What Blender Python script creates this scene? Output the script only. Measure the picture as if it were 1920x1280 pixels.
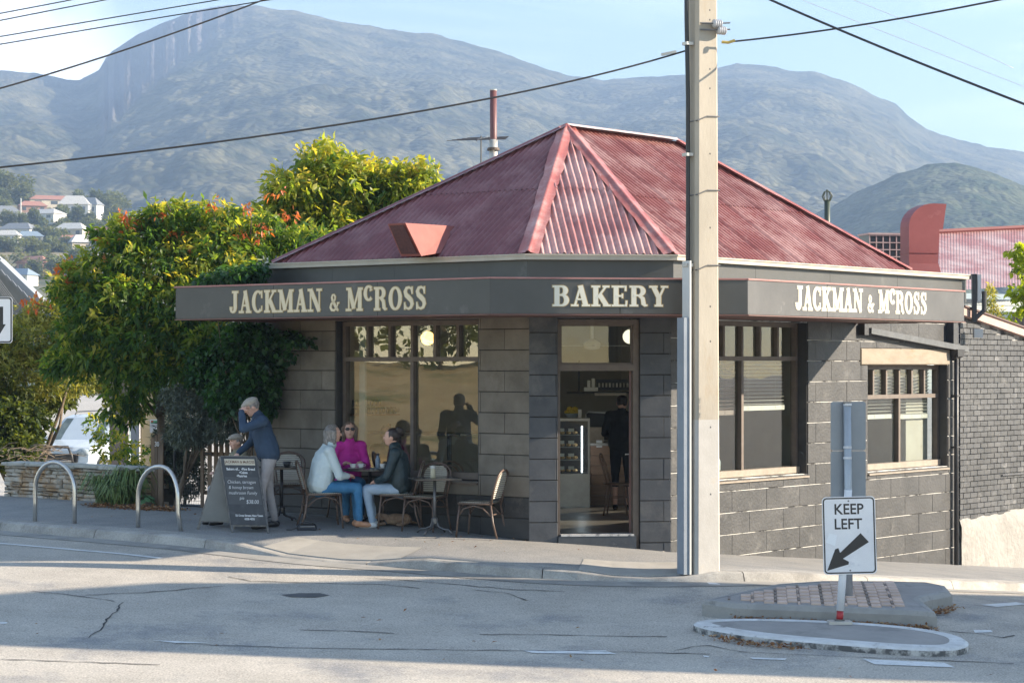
import bpy, bmesh, math, random
import numpy as np
from mathutils import Vector, Matrix, noise as mnoise
R = math.radians
random.seed(7); rng = np.random.default_rng(7)
for o in list(bpy.data.objects): bpy.data.objects.remove(o)
scene = bpy.context.scene; COL = scene.collection
# ---------------------------------------------------------------- camera
CZ, F, CX, HY = 2.7, 4250.0, 960.0, 683.0
cam = bpy.data.cameras.new('camera'); camo = bpy.data.objects.new('camera', cam); COL.objects.link(camo)
cam.sensor_width = 36; cam.lens = 36*F/1920; cam.shift_y = (HY-640)/1920
cam.clip_start = .1; cam.clip_end = 20000
camo.location = (0, 0, CZ); camo.rotation_euler = (R(90), 0, 0); scene.camera = camo
# ---------------------------------------------------------------- light
SUN = Vector((2.75, .08, 1.1)).normalized()
SUN_EL = math.asin(SUN.z); SUN_AZ = math.atan2(SUN.x, SUN.y)
w = bpy.data.worlds.new("World"); scene.world = w; w.use_nodes = True
nt = w.node_tree; nt.nodes.clear(); N = nt.nodes.new; L = nt.links.new
out = N('ShaderNodeOutputWorld'); bg = N('ShaderNodeBackground'); sky = N('ShaderNodeTexSky')
sky.sky_type = 'NISHITA'; sky.sun_disc = False; sky.sun_elevation = SUN_EL; sky.sun_rotation = SUN_AZ
sky.air_density = 1.0; sky.dust_density = .0; sky.ozone_density = 1.3
tc = N('ShaderNodeTexCoord'); mp = N('ShaderNodeMapping'); mp.inputs['Scale'].default_value = (1.2, 1.2, 9)
mp.inputs['Rotation'].default_value = (R(7), R(-10), 0)
nz = N('ShaderNodeTexNoise'); nz.inputs['Scale'].default_value = 3.2; nz.inputs['Detail'].default_value = 8; nz.inputs['Roughness'].default_value = .62
nz.inputs['Distortion'].default_value = .9
cr = N('ShaderNodeValToRGB'); cr.color_ramp.elements[0].position = .48; cr.color_ramp.elements[1].position = .80
cr.color_ramp.elements[1].color = (.6, .6, .6, 1); cr.color_ramp.elements[0].color = (.0, .0, .0, 1)
mx = N('ShaderNodeMix'); mx.data_type = 'RGBA'
mx.inputs['B'].default_value = (8.0, 8.8, 9.6, 1)
L(tc.outputs['Generated'], mp.inputs['Vector']); L(mp.outputs[0], nz.inputs['Vector']); L(nz.outputs['Fac'], cr.inputs[0])
cb = N('ShaderNodeVectorMath'); cb.operation = 'DISTANCE'; cb.inputs[1].default_value = (-.206, .970, .135*1.9); sc_ = N('ShaderNodeVectorMath'); sc_.operation = 'MULTIPLY'; sc_.inputs[1].default_value = (1, 1, 1.9); L(tc.outputs['Generated'], sc_.inputs[0]); L(sc_.outputs[0], cb.inputs[0])
n2 = N('ShaderNodeTexNoise'); n2.inputs['Scale'].default_value = 22; n2.inputs['Detail'].default_value = 7; L(tc.outputs['Generated'], n2.inputs['Vector'])
ad = N('ShaderNodeMath'); ad.operation = 'MULTIPLY_ADD'; ad.inputs[1].default_value = .09; L(n2.outputs['Fac'], ad.inputs[0]); L(cb.outputs['Value'], ad.inputs[2])
cm_ = N('ShaderNodeMapRange'); cm_.inputs[1].default_value = .125; cm_.inputs[2].default_value = .06; cm_.inputs[3].default_value = 0; cm_.inputs[4].default_value = .9; cm_.interpolation_type = 'SMOOTHSTEP'; L(ad.outputs[0], cm_.inputs[0])
L(cr.outputs[0], mx.inputs['Factor']); m2_ = N('ShaderNodeMix'); m2_.data_type = 'RGBA'; m2_.inputs['B'].default_value = (10.5, 11, 11.8, 1); L(cm_.outputs[0], m2_.inputs['Factor']); L(sky.outputs[0], mx.inputs['A']); L(mx.outputs['Result'], m2_.inputs['A']); L(m2_.outputs['Result'], bg.inputs[0])
bg.inputs[1].default_value = .062; L(bg.outputs[0], out.inputs[0])
sd = bpy.data.lights.new('sun', 'SUN'); sd.energy = 3.9; sd.angle = R(.5); sd.color = (1, .86, .68)
sun_o = bpy.data.objects.new('sun', sd); COL.objects.link(sun_o); sun_o.rotation_euler = SUN.to_track_quat('Z', 'Y').to_euler()
scene.render.engine = 'CYCLES'
vs = scene.view_settings; vs.view_transform = 'Standard'; vs.look = 'None'; vs.gamma = 1; vs.use_curve_mapping = False
vs.exposure = 2.2
cy = scene.cycles; cy.max_bounces = 7; cy.transparent_max_bounces = 12; cy.volume_bounces = 1; cy.use_denoising = True
cy.caustics_reflective = False; cy.caustics_refractive = False
# ---------------------------------------------------------------- places
A0 = Vector((.2184, 29.0)); TR = R(52)
dR = Vector((math.cos(TR), math.sin(TR))); dL = Vector((-math.sin(TR), math.cos(TR)))
dC = Vector((math.cos(R(7)), math.sin(R(7)))); nC = Vector((-dC.y, dC.x))
B0 = A0 + dC*1.844
PB = 1.304                      # p (and -q) of corner B
def sp(x, k=.5): return k*math.log1p(math.exp(max(-30, min(30, x/k)))) if x/k < 30 else x
def ground(x, y):
    d = Vector((x, y))-A0; p = d.dot(dR); q = d.dot(dL)
    z = -2.25
    z += .065*(sp(q)-sp(q-3.2)) - .06*min(sp(-q), 12)
    z -= .09*min(sp(p, .35), 30)
    z -= .05*(sp(-p, .4)-sp(-p-4, .8))
    z -= .012*min(max(0, -p-5), 5)
    if q > 4 and p > .8: z -= min(1.3, .45*(p-.8))*min(1, (q-4)/1.5)
    return z+CZ+.03
def pq(p, q, z=0): v = A0+dR*p+dL*q; return Vector((v.x, v.y, z))
def topq(x, y): d = Vector((x, y))-A0; return d.dot(dR), d.dot(dL)
def at(px, py, Y): return Vector(((px-CX)/F*Y, Y, CZ+(HY-py)/F*Y))
def gp(px, py, dz=0.):
    a, s = (px-CX)/F, (HY-py)/F; Y = 30.
    for _ in range(60):
        g = ground(a*Y, Y)+dz-CZ; Y += .5*(g/s-Y)
    return Vector((a*Y, Y, ground(a*Y, Y)+dz))
def hit(px, O, e):              # ray through column px meets plan line O + t e
    c = (px-CX)/F; t = (c*O.y-O.x)/(e.x-c*e.y); v = O+e*t; return t, v.y
def zof(py, Y): return CZ+(HY-py)/F*Y
# ---------------------------------------------------------------- objects
BASE = {}
def wbase(o):
    return BASE.get(o.name, Vector((0, 0, 0))) if o else Vector((0, 0, 0))
def props(o, label=None, cat=None, group=None, kind=None):
    if label: o['label'] = label
    if cat: o['category'] = cat
    if group: o['group'] = group
    if kind: o['kind'] = kind
    return o
def thing(name, label, cat, loc=(0, 0, 0), group=None):
    o = bpy.data.objects.new(name, None); COL.objects.link(o); o.location = loc; o.empty_display_size = .1
    BASE[o.name] = Vector(loc); return props(o, label, cat, group)
def link(name, me, parent=None, loc=None):
    o = bpy.data.objects.new(name, me); COL.objects.link(o)
    if parent is not None:
        o.parent = parent; BASE[o.name] = wbase(parent) + (Vector(loc) if loc is not None else Vector((0, 0, 0)))
    if loc is not None: o.location = loc
    return o
def copy_tree(o, parent=None):
    c = o.copy(); COL.objects.link(c)
    if parent is not None: c.parent = parent
    for ch in list(o.children): copy_tree(ch, c)
    return c
def move(o, loc, rz): o.location = loc; o.rotation_euler = (0, 0, rz); return o
class MB:
    def __init__(s, M=None): s.v = []; s.f = []; s.M = M
    def add(s, vs, fs):
        n = len(s.v)
        if s.M is not None: vs = [s.M @ Vector(v) for v in vs]
        s.v += [tuple(v) for v in vs]; s.f += [tuple(i+n for i in f) for f in fs]; return s
    def hexa(s, p):  # 8 points, 0-3 bottom loop 4-7 top loop
        return s.add(p, [(3, 2, 1, 0), (4, 5, 6, 7), (0, 1, 5, 4), (1, 2, 6, 5), (2, 3, 7, 6), (3, 0, 4, 7)])
    def box(s, a, b):
        x0, y0, z0 = a; x1, y1, z1 = b
        return s.hexa([(x0, y0, z0), (x1, y0, z0), (x1, y1, z0), (x0, y1, z0), (x0, y0, z1), (x1, y0, z1), (x1, y1, z1), (x0, y1, z1)])
    def bar(s, a, b, w, h, up=(0, 0, 1)):
        a = Vector(a); b = Vector(b); d = (b-a).normalized(); u = Vector(up)
        x = d.cross(u)
        if x.length < 1e-4: x = d.cross(Vector((1, 0, 0)))
        x.normalize(); y = x.cross(d); x = x*w/2; y = y*h/2
        return s.hexa([a-x-y, a+x-y, a+x+y, a-x+y, b-x-y, b+x-y, b+x+y, b-x+y])
    def tube(s, pts, r, n=8, caps=True):
        pts = [Vector(p) for p in pts]; m = len(pts); rs = r if isinstance(r, (list, tuple)) else [r]*m
        vs = []; prev = None
        for i, p in enumerate(pts):
            d = (pts[min(i+1, m-1)]-pts[max(i-1, 0)])
            if d.length < 1e-9: d = Vector((0, 0, 1))
            d.normalize()
            if prev is None:
                x = d.cross(Vector((0, 0, 1)))
                if x.length < .05: x = d.cross(Vector((0, 1, 0)))
            else: x = prev-d*prev.dot(d)
            x.normalize(); prev = x; y = d.cross(x)
            for k in range(n):
                a = 2*math.pi*k/n; vs.append(p+(x*math.cos(a)+y*math.sin(a))*rs[i])
        fs = [(i*n+k, i*n+(k+1) % n, (i+1)*n+(k+1) % n, (i+1)*n+k) for i in range(m-1) for k in range(n)]
        if caps: fs += [tuple(range(n))[::-1], tuple(range((m-1)*n, m*n))]
        return s.add(vs, fs)
    def lathe(s, prof, c=(0, 0, 0), n=16):
        c = Vector(c); vs = []; m = len(prof)
        for r, z in prof:
            for k in range(n): a = 2*math.pi*k/n; vs.append(c+Vector((r*math.cos(a), r*math.sin(a), z)))
        fs = [(i*n+k, i*n+(k+1) % n, (i+1)*n+(k+1) % n, (i+1)*n+k) for i in range(m-1) for k in range(n)]
        fs += [tuple(range(n))[::-1], tuple(range((m-1)*n, m*n))]
        return s.add(vs, fs)
    def ell(s, c, r, n=12, rot=None):
        c = Vector(c); m = n//2+1; vs = []; r = r if isinstance(r, (tuple, list)) else (r, r, r)
        for i in range(m):
            t = math.pi*i/(m-1)
            for k in range(n):
                a = 2*math.pi*k/n; v = Vector((r[0]*math.sin(t)*math.cos(a), r[1]*math.sin(t)*math.sin(a), r[2]*math.cos(t)))
                if rot is not None: v = rot @ v
                vs.append(c+v)
        fs = [(i*n+k, (i+1)*n+k, (i+1)*n+(k+1) % n, i*n+(k+1) % n) for i in range(m-1) for k in range(n)]
        return s.add(vs, fs)
    def cap(s, a, b, ra, rb, n=10):
        a = Vector(a); b = Vector(b); d = (b-a).normalized() if (b-a).length > 1e-6 else Vector((0, 0, 1)); pts = []; rs = []
        for t in (-.98, -.7, -.35, 0): pts.append(a+d*ra*t); rs.append(ra*math.sqrt(1-t*t))
        for t in (0, .35, .7, .98): pts.append(b+d*rb*t); rs.append(rb*math.sqrt(1-t*t))
        return s.tube(pts, rs, n)
    def prism(s, poly, z0, z1):   # poly list (x,y); z0,z1 numbers or functions
        n = len(poly); f0 = z0 if callable(z0) else (lambda x, y: z0); f1 = z1 if callable(z1) else (lambda x, y: z1)
        vs = [(x, y, f0(x, y)) for x, y in poly]+[(x, y, f1(x, y)) for x, y in poly]
        return s.add(vs, [tuple(range(n))[::-1], tuple(range(n, 2*n))]+[(i, (i+1) % n, n+(i+1) % n, n+i) for i in range(n)])
    def poly(s, pts): return s.add(pts, [tuple(range(len(pts)))])
    def mesh(s, name, off=Vector((0, 0, 0)), smooth=False, bevel=0):
        me = bpy.data.meshes.new(name); me.from_pydata([(v[0]-off[0], v[1]-off[1], v[2]-off[2]) for v in s.v], [], s.f)
        bm = bmesh.new(); bm.from_mesh(me)
        lv = [v for v in bm.verts if not v.link_faces]
        if lv: bmesh.ops.delete(bm, geom=lv, context='VERTS')
        if smooth == 'weld': bmesh.ops.remove_doubles(bm, verts=bm.verts, dist=1e-4)
        bmesh.ops.recalc_face_normals(bm, faces=bm.faces)
        if bevel: bmesh.ops.bevel(bm, geom=bm.edges[:], offset=bevel, segments=1, affect='EDGES', clamp_overlap=True)
        bm.to_mesh(me); bm.free()
        if smooth: me.shade_smooth()
        return me
    def build(s, name, mat, parent=None, smooth=False, bevel=0):
        me = s.mesh(name, wbase(parent), smooth, bevel); me.materials.append(mat)
        return link(name, me, parent)
def frame(O, ex, ey, ez=Vector((0, 0, 1)), z=0.):
    O = Vector((O[0], O[1], O[2] if len(O) > 2 else z)); ex = Vector(ex).to_3d() if len(ex) == 2 else Vector(ex); ey = Vector(ey).to_3d() if len(ey) == 2 else Vector(ey)
    return Matrix(((ex.x, ey.x, ez.x, O.x), (ex.y, ey.y, ez.y, O.y), (ex.z, ey.z, ez.z, O.z), (0, 0, 0, 1)))
WL = frame(A0, dL, dR); WR = frame(B0, dR, dL); WC = frame(A0, dC, nC)
# ---------------------------------------------------------------- materials
MATS = {}
def pm(name, c1, c2=None, scale=3., rough=.7, bump=0., bscale=None, metal=0., detail=6, lo=.35, hi=.65, spec=.5, stretch=None, rnd=0., dist=.02,
       c3=None, s3=.7, lo3=.55, hi3=.7, coat=0.):
    if name in MATS: return MATS[name]
    m = bpy.data.materials.new(name); m.use_nodes = True; t = m.node_tree; b = t.nodes['Principled BSDF']; N = t.nodes.new; K = t.links.new
    b.inputs['Roughness'].default_value = rough; b.inputs['Metallic'].default_value = metal; b.inputs['Specular IOR Level'].default_value = spec
    if coat: b.inputs['Coat Weight'].default_value = coat
    c1 = (*c1, 1); vec = N('ShaderNodeNewGeometry').outputs['Position']
    if stretch:
        mp = N('ShaderNodeMapping'); mp.inputs['Scale'].default_value = stretch; K(vec, mp.inputs[0]); vec = mp.outputs[0]
    col = None
    if c2 is not None:
        n = N('ShaderNodeTexNoise'); n.inputs['Scale'].default_value = scale; n.inputs['Detail'].default_value = detail; n.inputs['Roughness'].default_value = .62; K(vec, n.inputs['Vector'])
        mr = N('ShaderNodeMapRange'); mr.inputs[1].default_value = lo; mr.inputs[2].default_value = hi; K(n.outputs['Fac'], mr.inputs[0])
        mx = N('ShaderNodeMix'); mx.data_type = 'RGBA'; mx.inputs['A'].default_value = c1; mx.inputs['B'].default_value = (*c2, 1); K(mr.outputs[0], mx.inputs['Factor']); col = mx.outputs['Result']
        if c3 is not None:
            n3 = N('ShaderNodeTexNoise'); n3.inputs['Scale'].default_value = s3; n3.inputs['Detail'].default_value = 7; n3.inputs['Roughness'].default_value = .7; K(vec, n3.inputs['Vector'])
            m3 = N('ShaderNodeMapRange'); m3.inputs[1].default_value = lo3; m3.inputs[2].default_value = hi3; K(n3.outputs['Fac'], m3.inputs[0])
            x3 = N('ShaderNodeMix'); x3.data_type = 'RGBA'; x3.inputs['B'].default_value = (*c3, 1); K(col, x3.inputs['A']); K(m3.outputs[0], x3.inputs['Factor']); col = x3.outputs['Result']
    if rnd:
        oi = N('ShaderNodeObjectInfo'); hs = N('ShaderNodeHueSaturation'); mr = N('ShaderNodeMapRange'); mr.inputs[3].default_value = 1-rnd; mr.inputs[4].default_value = 1+rnd
        K(oi.outputs['Random'], mr.inputs[0]); K(mr.outputs[0], hs.inputs['Value'])
        if col is not None: K(col, hs.inputs['Color'])
        else: hs.inputs['Color'].default_value = c1
        col = hs.outputs['Color']
    if col is not None: K(col, b.inputs['Base Color'])
    else: b.inputs['Base Color'].default_value = c1
    if bump:
        n = N('ShaderNodeTexNoise'); n.inputs['Scale'].default_value = bscale or scale*4; n.inputs['Detail'].default_value = 5; K(vec, n.inputs['Vector'])
        bp = N('ShaderNodeBump'); bp.inputs['Strength'].default_value = bump; bp.inputs['Distance'].default_value = dist; K(n.outputs['Fac'], bp.inputs['Height']); K(bp.outputs[0], b.inputs['Normal'])
    MATS[name] = m; return m
def emis(name, c, s):
    if name in MATS: return MATS[name]
    m = pm(name, c); b = m.node_tree.nodes['Principled BSDF']; b.inputs['Emission Color'].default_value = (*c, 1); b.inputs['Emission Strength'].default_value = s; return m
def glassmat(name, ior=1.9, tint=(.9, .93, .92)):
    m = bpy.data.materials.new(name); m.use_nodes = True; t = m.node_tree; t.nodes.clear(); N = t.nodes.new; K = t.links.new
    o = N('ShaderNodeOutputMaterial'); mx = N('ShaderNodeMixShader'); tr = N('ShaderNodeBsdfTransparent'); gl = N('ShaderNodeBsdfGlossy'); fr = N('ShaderNodeFresnel')
    tr.inputs[0].default_value = (*tint, 1); gl.inputs['Roughness'].default_value = .0; fr.inputs['IOR'].default_value = ior
    n = N('ShaderNodeTexNoise'); n.inputs['Scale'].default_value = 1.3; g = N('ShaderNodeNewGeometry'); K(g.outputs['Position'], n.inputs['Vector'])
    bp = N('ShaderNodeBump'); bp.inputs['Strength'].default_value = .25; bp.inputs['Distance'].default_value = .006; K(n.outputs['Fac'], bp.inputs['Height']); K(bp.outputs[0], gl.inputs['Normal'])
    bf = N('ShaderNodeMath'); bf.operation = 'SUBTRACT'; bf.inputs[0].default_value = 1; K(g.outputs['Backfacing'], bf.inputs[1]); ml = N('ShaderNodeMath'); ml.operation = 'MULTIPLY'; K(bf.outputs[0], ml.inputs[0]); K(fr.outputs[0], ml.inputs[1]); K(ml.outputs[0], mx.inputs[0]); K(tr.outputs[0], mx.inputs[1]); K(gl.outputs[0], mx.inputs[2]); K(mx.outputs[0], o.inputs[0]); return m
def leafmat(name, stops, trans=.35, rough=.45):
    m = bpy.data.materials.new(name); m.use_nodes = True; t = m.node_tree; b = t.nodes['Principled BSDF']; N = t.nodes.new; K = t.links.new
    at_ = N('ShaderNodeAttribute'); at_.attribute_name = 'tint'; cr = N('ShaderNodeValToRGB'); e = cr.color_ramp.elements
    e[0].position = stops[0][0]; e[0].color = (*stops[0][1], 1); e[1].position = stops[-1][0]; e[1].color = (*stops[-1][1], 1)
    for p, c in stops[1:-1]: x = e.new(p); x.color = (*c, 1)
    K(at_.outputs['Fac'], cr.inputs[0]); K(cr.outputs[0], b.inputs['Base Color']); b.inputs['Roughness'].default_value = rough; b.inputs['Specular IOR Level'].default_value = .35
    tl = N('ShaderNodeBsdfTranslucent'); g = N('ShaderNodeMix'); g.data_type = 'RGBA'; g.blend_type = 'MULTIPLY'; g.inputs['Factor'].default_value = 1; g.inputs['B'].default_value = (2.5, 2.2, .7, 1)
    K(cr.outputs[0], g.inputs['A']); K(g.outputs['Result'], tl.inputs[0])
    mx = N('ShaderNodeMixShader'); mx.inputs[0].default_value = trans; K(b.outputs[0], mx.inputs[1]); K(tl.outputs[0], mx.inputs[2]); K(mx.outputs[0], t.nodes['Material Output'].inputs[0]); return m
TMP = bpy.data.scenes.new('tmp')
def evaluated(o):
    TMP.collection.objects.link(o); vl = TMP.view_layers[0]; vl.update(); dg = vl.depsgraph; dg.update(); me = bpy.data.meshes.new_from_object(o.evaluated_get(dg)); bpy.data.objects.remove(o); return me
def text(s, size, M, mat, parent, name='lettering', ext=.002, align='CENTER', shear=0., off=0., sx=1.):
    cu = bpy.data.curves.new('t', 'FONT'); cu.body = s; cu.size = size; cu.extrude = ext; cu.align_x = align; cu.align_y = 'CENTER'; cu.shear = shear; cu.offset = off; cu.resolution_u = 3
    me = evaluated(bpy.data.objects.new('t', cu)); bpy.data.curves.remove(cu)
    me.materials.clear(); me.materials.append(mat)
    for v in me.vertices: v.co.x *= sx
    me.transform(M); me.transform(Matrix.Translation(-wbase(parent)))
    return link(name, me, parent)
# noise for terrain
def vnoise(x, y, seed=0):
    xi = np.floor(x).astype(int); yi = np.floor(y).astype(int); fx = x-xi; fy = y-yi; fx = fx*fx*(3-2*fx); fy = fy*fy*(3-2*fy)
    def h(a, b):
        n = (a*374761393+b*668265263+seed*1442695041) & 0x7fffffff; n = ((n ^ (n >> 13))*1274126177) & 0x7fffffff; return ((n ^ (n >> 16)) & 0xffff)/65535.
    return (h(xi, yi)*(1-fx)+h(xi+1, yi)*fx)*(1-fy)+(h(xi, yi+1)*(1-fx)+h(xi+1, yi+1)*fx)*fy
def fbm(x, y, o=5, seed=0):
    s = 0; a = .5
    for i in range(o): s = s+a*vnoise(x, y, seed+i); x = x*2.03+7.1; y = y*2.03+3.3; a *= .5
    return s
def grid_mesh(name, X, Y, Z, mat, attr=None):
    n, m = X.shape; v = np.stack([X, Y, Z], -1).reshape(-1, 3).astype(np.float32)
    i = np.arange(n-1)[:, None]*m+np.arange(m-1)[None, :]; f = np.stack([i, i+1, i+m+1, i+m], -1).reshape(-1, 4)
    me = bpy.data.meshes.new(name); me.vertices.add(len(v)); me.vertices.foreach_set('co', v.ravel()); me.loops.add(f.size); me.loops.foreach_set('vertex_index', f.ravel().astype(np.int32))
    me.polygons.add(len(f)); me.polygons.foreach_set('loop_start', np.arange(0, f.size, 4, dtype=np.int32)); me.update(calc_edges=True); me.shade_smooth()
    for k, a in (attr or {}).items():
        at_ = me.attributes.new(k, 'FLOAT', 'POINT'); at_.data.foreach_set('value', a.reshape(-1).astype(np.float32))
    me.materials.append(mat); return me
def leaves_mesh(name, C, D, Ln, Wd, tint, mat, off=(0, 0, 0), fold=.25):
    """C base points, D directions (n,3) -> folded diamond leaves"""
    n = len(C); D = D/np.linalg.norm(D, axis=1, keepdims=True); r = rng.normal(size=(n, 3)); r[:, 2] *= .35
    S = np.cross(D, np.cross(r, D)+np.array([0, 0, .8])); S /= np.linalg.norm(S, axis=1, keepdims=True)+1e-9; U = np.cross(S, D)
    Ln = Ln[:, None]; Wd = Wd[:, None]; a = C; tip = C+D*Ln-np.array([0, 0, 1])*Ln*.12
    m = C+D*Ln*.45; l = m+S*Wd+U*Wd*fold; rr = m-S*Wd+U*Wd*fold
    v = np.stack([a, l, tip, rr], 1).reshape(-1, 3)-np.array(off)
    b = np.arange(n)[:, None]*4; f = np.concatenate([b+[0, 1, 2], b+[0, 2, 3]], 1).reshape(-1, 3)
    me = bpy.data.meshes.new(name); me.vertices.add(4*n); me.vertices.foreach_set('co', v.astype(np.float32).ravel()); me.loops.add(f.size); me.loops.foreach_set('vertex_index', f.ravel().astype(np.int32))
    me.polygons.add(len(f)); me.polygons.foreach_set('loop_start', np.arange(0, f.size, 3, dtype=np.int32)); me.update(calc_edges=True)
    at_ = me.attributes.new('tint', 'FLOAT', 'POINT'); at_.data.foreach_set('value', np.repeat(tint, 4).astype(np.float32)); me.materials.append(mat); return me
def crown(name, lobes, ncl, leaf, mat, parent, ros=9, tint=(.1, .5), top=.35, shell=.55, wid=.2, droop=.25, spread=.5, kind=None):
    """lobes: (centre Vector, (rx,ry,rz)); clusters of leaves at random points near each lobe's skin"""
    vol = np.array([r[0]*r[1]*r[2] for _, r in lobes])**.7; pr = vol/vol.sum(); k = rng.choice(len(lobes), ncl, p=pr)
    cen = np.array([tuple(c) for c, _ in lobes])[k]; rad = np.array([r for _, r in lobes])[k]
    d = rng.normal(size=(ncl, 3)); d /= np.linalg.norm(d, axis=1, keepdims=True); rr = shell+(1.08-shell)*rng.random((ncl, 1))**.7
    wob = 1+.5*(fbm(d[:, 0]*3+k*1.7+9, d[:, 2]*3+d[:, 1]*2+5, 3)[:, None]-.45)
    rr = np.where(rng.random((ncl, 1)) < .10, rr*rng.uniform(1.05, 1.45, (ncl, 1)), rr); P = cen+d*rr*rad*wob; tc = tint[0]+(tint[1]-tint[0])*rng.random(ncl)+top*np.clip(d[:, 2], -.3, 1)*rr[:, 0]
    C = np.repeat(P, ros, 0); Dd = np.repeat(d, ros, 0)*spread+rng.normal(size=(ncl*ros, 3))*.6; Dd[:, 2] -= droop
    Ln = leaf*(.55+.75*rng.random(ncl*ros)); C = C+rng.normal(size=C.shape)*leaf*.3
    tt = np.clip(np.repeat(tc, ros)+rng.normal(size=ncl*ros)*.06, 0, .86)
    me = leaves_mesh(name, C, Dd, Ln, Ln*wid, tt, mat, wbase(parent)); o = link(name, me, parent)
    if kind: o['kind'] = kind
    return o
# ================================================================ the setting
asphalt = pm('asphalt', (.385, .35, .30), (.475, .435, .375), 1.1, .9, .9, 160, c3=(.25, .245, .24), s3=.45, lo3=.52, hi3=.66, dist=.006, detail=10)
def asphalt_grain(m, amt=.35):
    t = m.node_tree; b = t.nodes['Principled BSDF']; src = b.inputs['Base Color'].links[0].from_socket
    n = t.nodes.new('ShaderNodeTexNoise'); n.inputs['Scale'].default_value = 55; n.inputs['Detail'].default_value = 3; g = t.nodes.new('ShaderNodeNewGeometry'); t.links.new(g.outputs['Position'], n.inputs['Vector'])
    mr = t.nodes.new('ShaderNodeMapRange'); mr.inputs[1].default_value = .3; mr.inputs[2].default_value = .7; mr.inputs[3].default_value = 1-amt; mr.inputs[4].default_value = 1+amt; t.links.new(n.outputs['Fac'], mr.inputs[0])
    h = t.nodes.new('ShaderNodeHueSaturation'); t.links.new(mr.outputs[0], h.inputs['Value']); t.links.new(src, h.inputs['Color']); t.links.new(h.outputs[0], b.inputs['Base Color'])
asphalt_grain(asphalt)
path_m = pm('footpath_asphalt', (.23, .23, .225), (.30, .29, .275), 1.6, .9, .6, 120, c3=(.28, .27, .25), s3=.6, lo3=.5, hi3=.75, dist=.005); asphalt_grain(path_m, .25)
conc = pm('kerb_concrete', (.30, .285, .26), (.42, .40, .365), 2.2, .85, .5, 60, c3=(.19, .18, .165), s3=1.7, lo3=.5, hi3=.75, dist=.006, rnd=.08); asphalt_grain(conc, .15)
white_paint = pm('road_paint', (.68, .68, .66), (.42, .41, .40), 9, .75, .2, 60, lo=.5, hi=.75)
KSTEP = .12
def rz(x, y): return ground(x, y)-KSTEP
gx = np.concatenate([[-900, -300, -90, -40, -25], np.arange(-16, 20, .3), [24, 32, 50, 120, 300, 900]]); gy = np.concatenate([[-60, -25, -5, 5, 10], np.arange(13, 44, .3), [50, 60, 80, 130, 300, 800]])
X, Y = np.meshgrid(gx, gy); Z = np.vectorize(rz)(X, Y)
Z = np.where((Y > 60) | (abs(X) > 60), np.minimum(Z, -3), Z)
me = grid_mesh('road', X, Y, Z, asphalt); road = link('road', me); road['kind'] = 'structure'
def zroad(x, y): return rz(x, y)+.003
# kerb line, top outer edge, left to right: (px, py, height of the step)
KERB = [(-420, 944, .12), (-200, 960, .12), (0, 978, .12), (120, 987, .12), (240, 997, .12), (340, 1006, .12), (420, 1013, .115), (480, 1021, .07), (530, 1029, .025), (620, 1036, .015), (700, 1041, .03), (745, 1042, .08), (800, 1048, .12),
        (900, 1057, .12), (1000, 1066, .12), (1080, 1071, .10), (1150, 1073, .05), (1230, 1073, .04), (1300, 1072, .06), (1345, 1071, .11), (1450, 1073, .12), (1600, 1079, .12), (1760, 1086, .12), (1920, 1092, .12), (2150, 1106, .12), (2500, 1124, .12)]
kp = [(gp(a, b), h) for a, b, h in KERB]
# resample
pts = [];
for i in range(len(kp)-1):
    (a, ha), (b, hb) = kp[i], kp[i+1]; n = max(1, int((b-a).length/.3))
    for k in range(n): t = k/n; pts.append(((a.lerp(b, t)), ha+(hb-ha)*t))
pts.append(kp[-1])
xy = np.array([(p.x, p.y) for p, _ in pts]);
for _ in range(6): xy[1:-1] = .5*xy[1:-1]+.25*(xy[:-2]+xy[2:])
kn = []
for i in range(len(xy)):
    d = Vector(xy[min(i+1, len(xy)-1)]-xy[max(i-1, 0)]).normalized(); kn.append(Vector((-d.y, d.x)))   # inward (away from road)
fpth = props(bpy.data.objects.new('footpath', None), kind='structure'); COL.objects.link(fpth)
rows = []
for off in (.149, .15, .4, .8, 1.3, 1.9, 2.6, 3.5, 5, 8, 14):
    r = []
    for i in range(len(xy)):
        v = Vector(xy[i])+kn[i]*off; p, q = topq(v.x, v.y)
        if off > 2.6:   # settle towards building frame so rows do not cross at the corner
            c = pq(3.5, 3.0); v = v.lerp(Vector((c.x, c.y)), min(.6, (off-2.6)*.06))
        h = pts[i][1]; z = ground(v.x, v.y)-(KSTEP-h)*max(0, 1-(off-.15)/1.15)-.0
        r.append((v.x, v.y, z-(.1 if off == .149 else 0)))
    rows.append(r)
RW = np.array(rows); me = grid_mesh('paving', RW[:, :, 0], RW[:, :, 1], RW[:, :, 2], path_m); o = link('paving', me, fpth)
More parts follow.
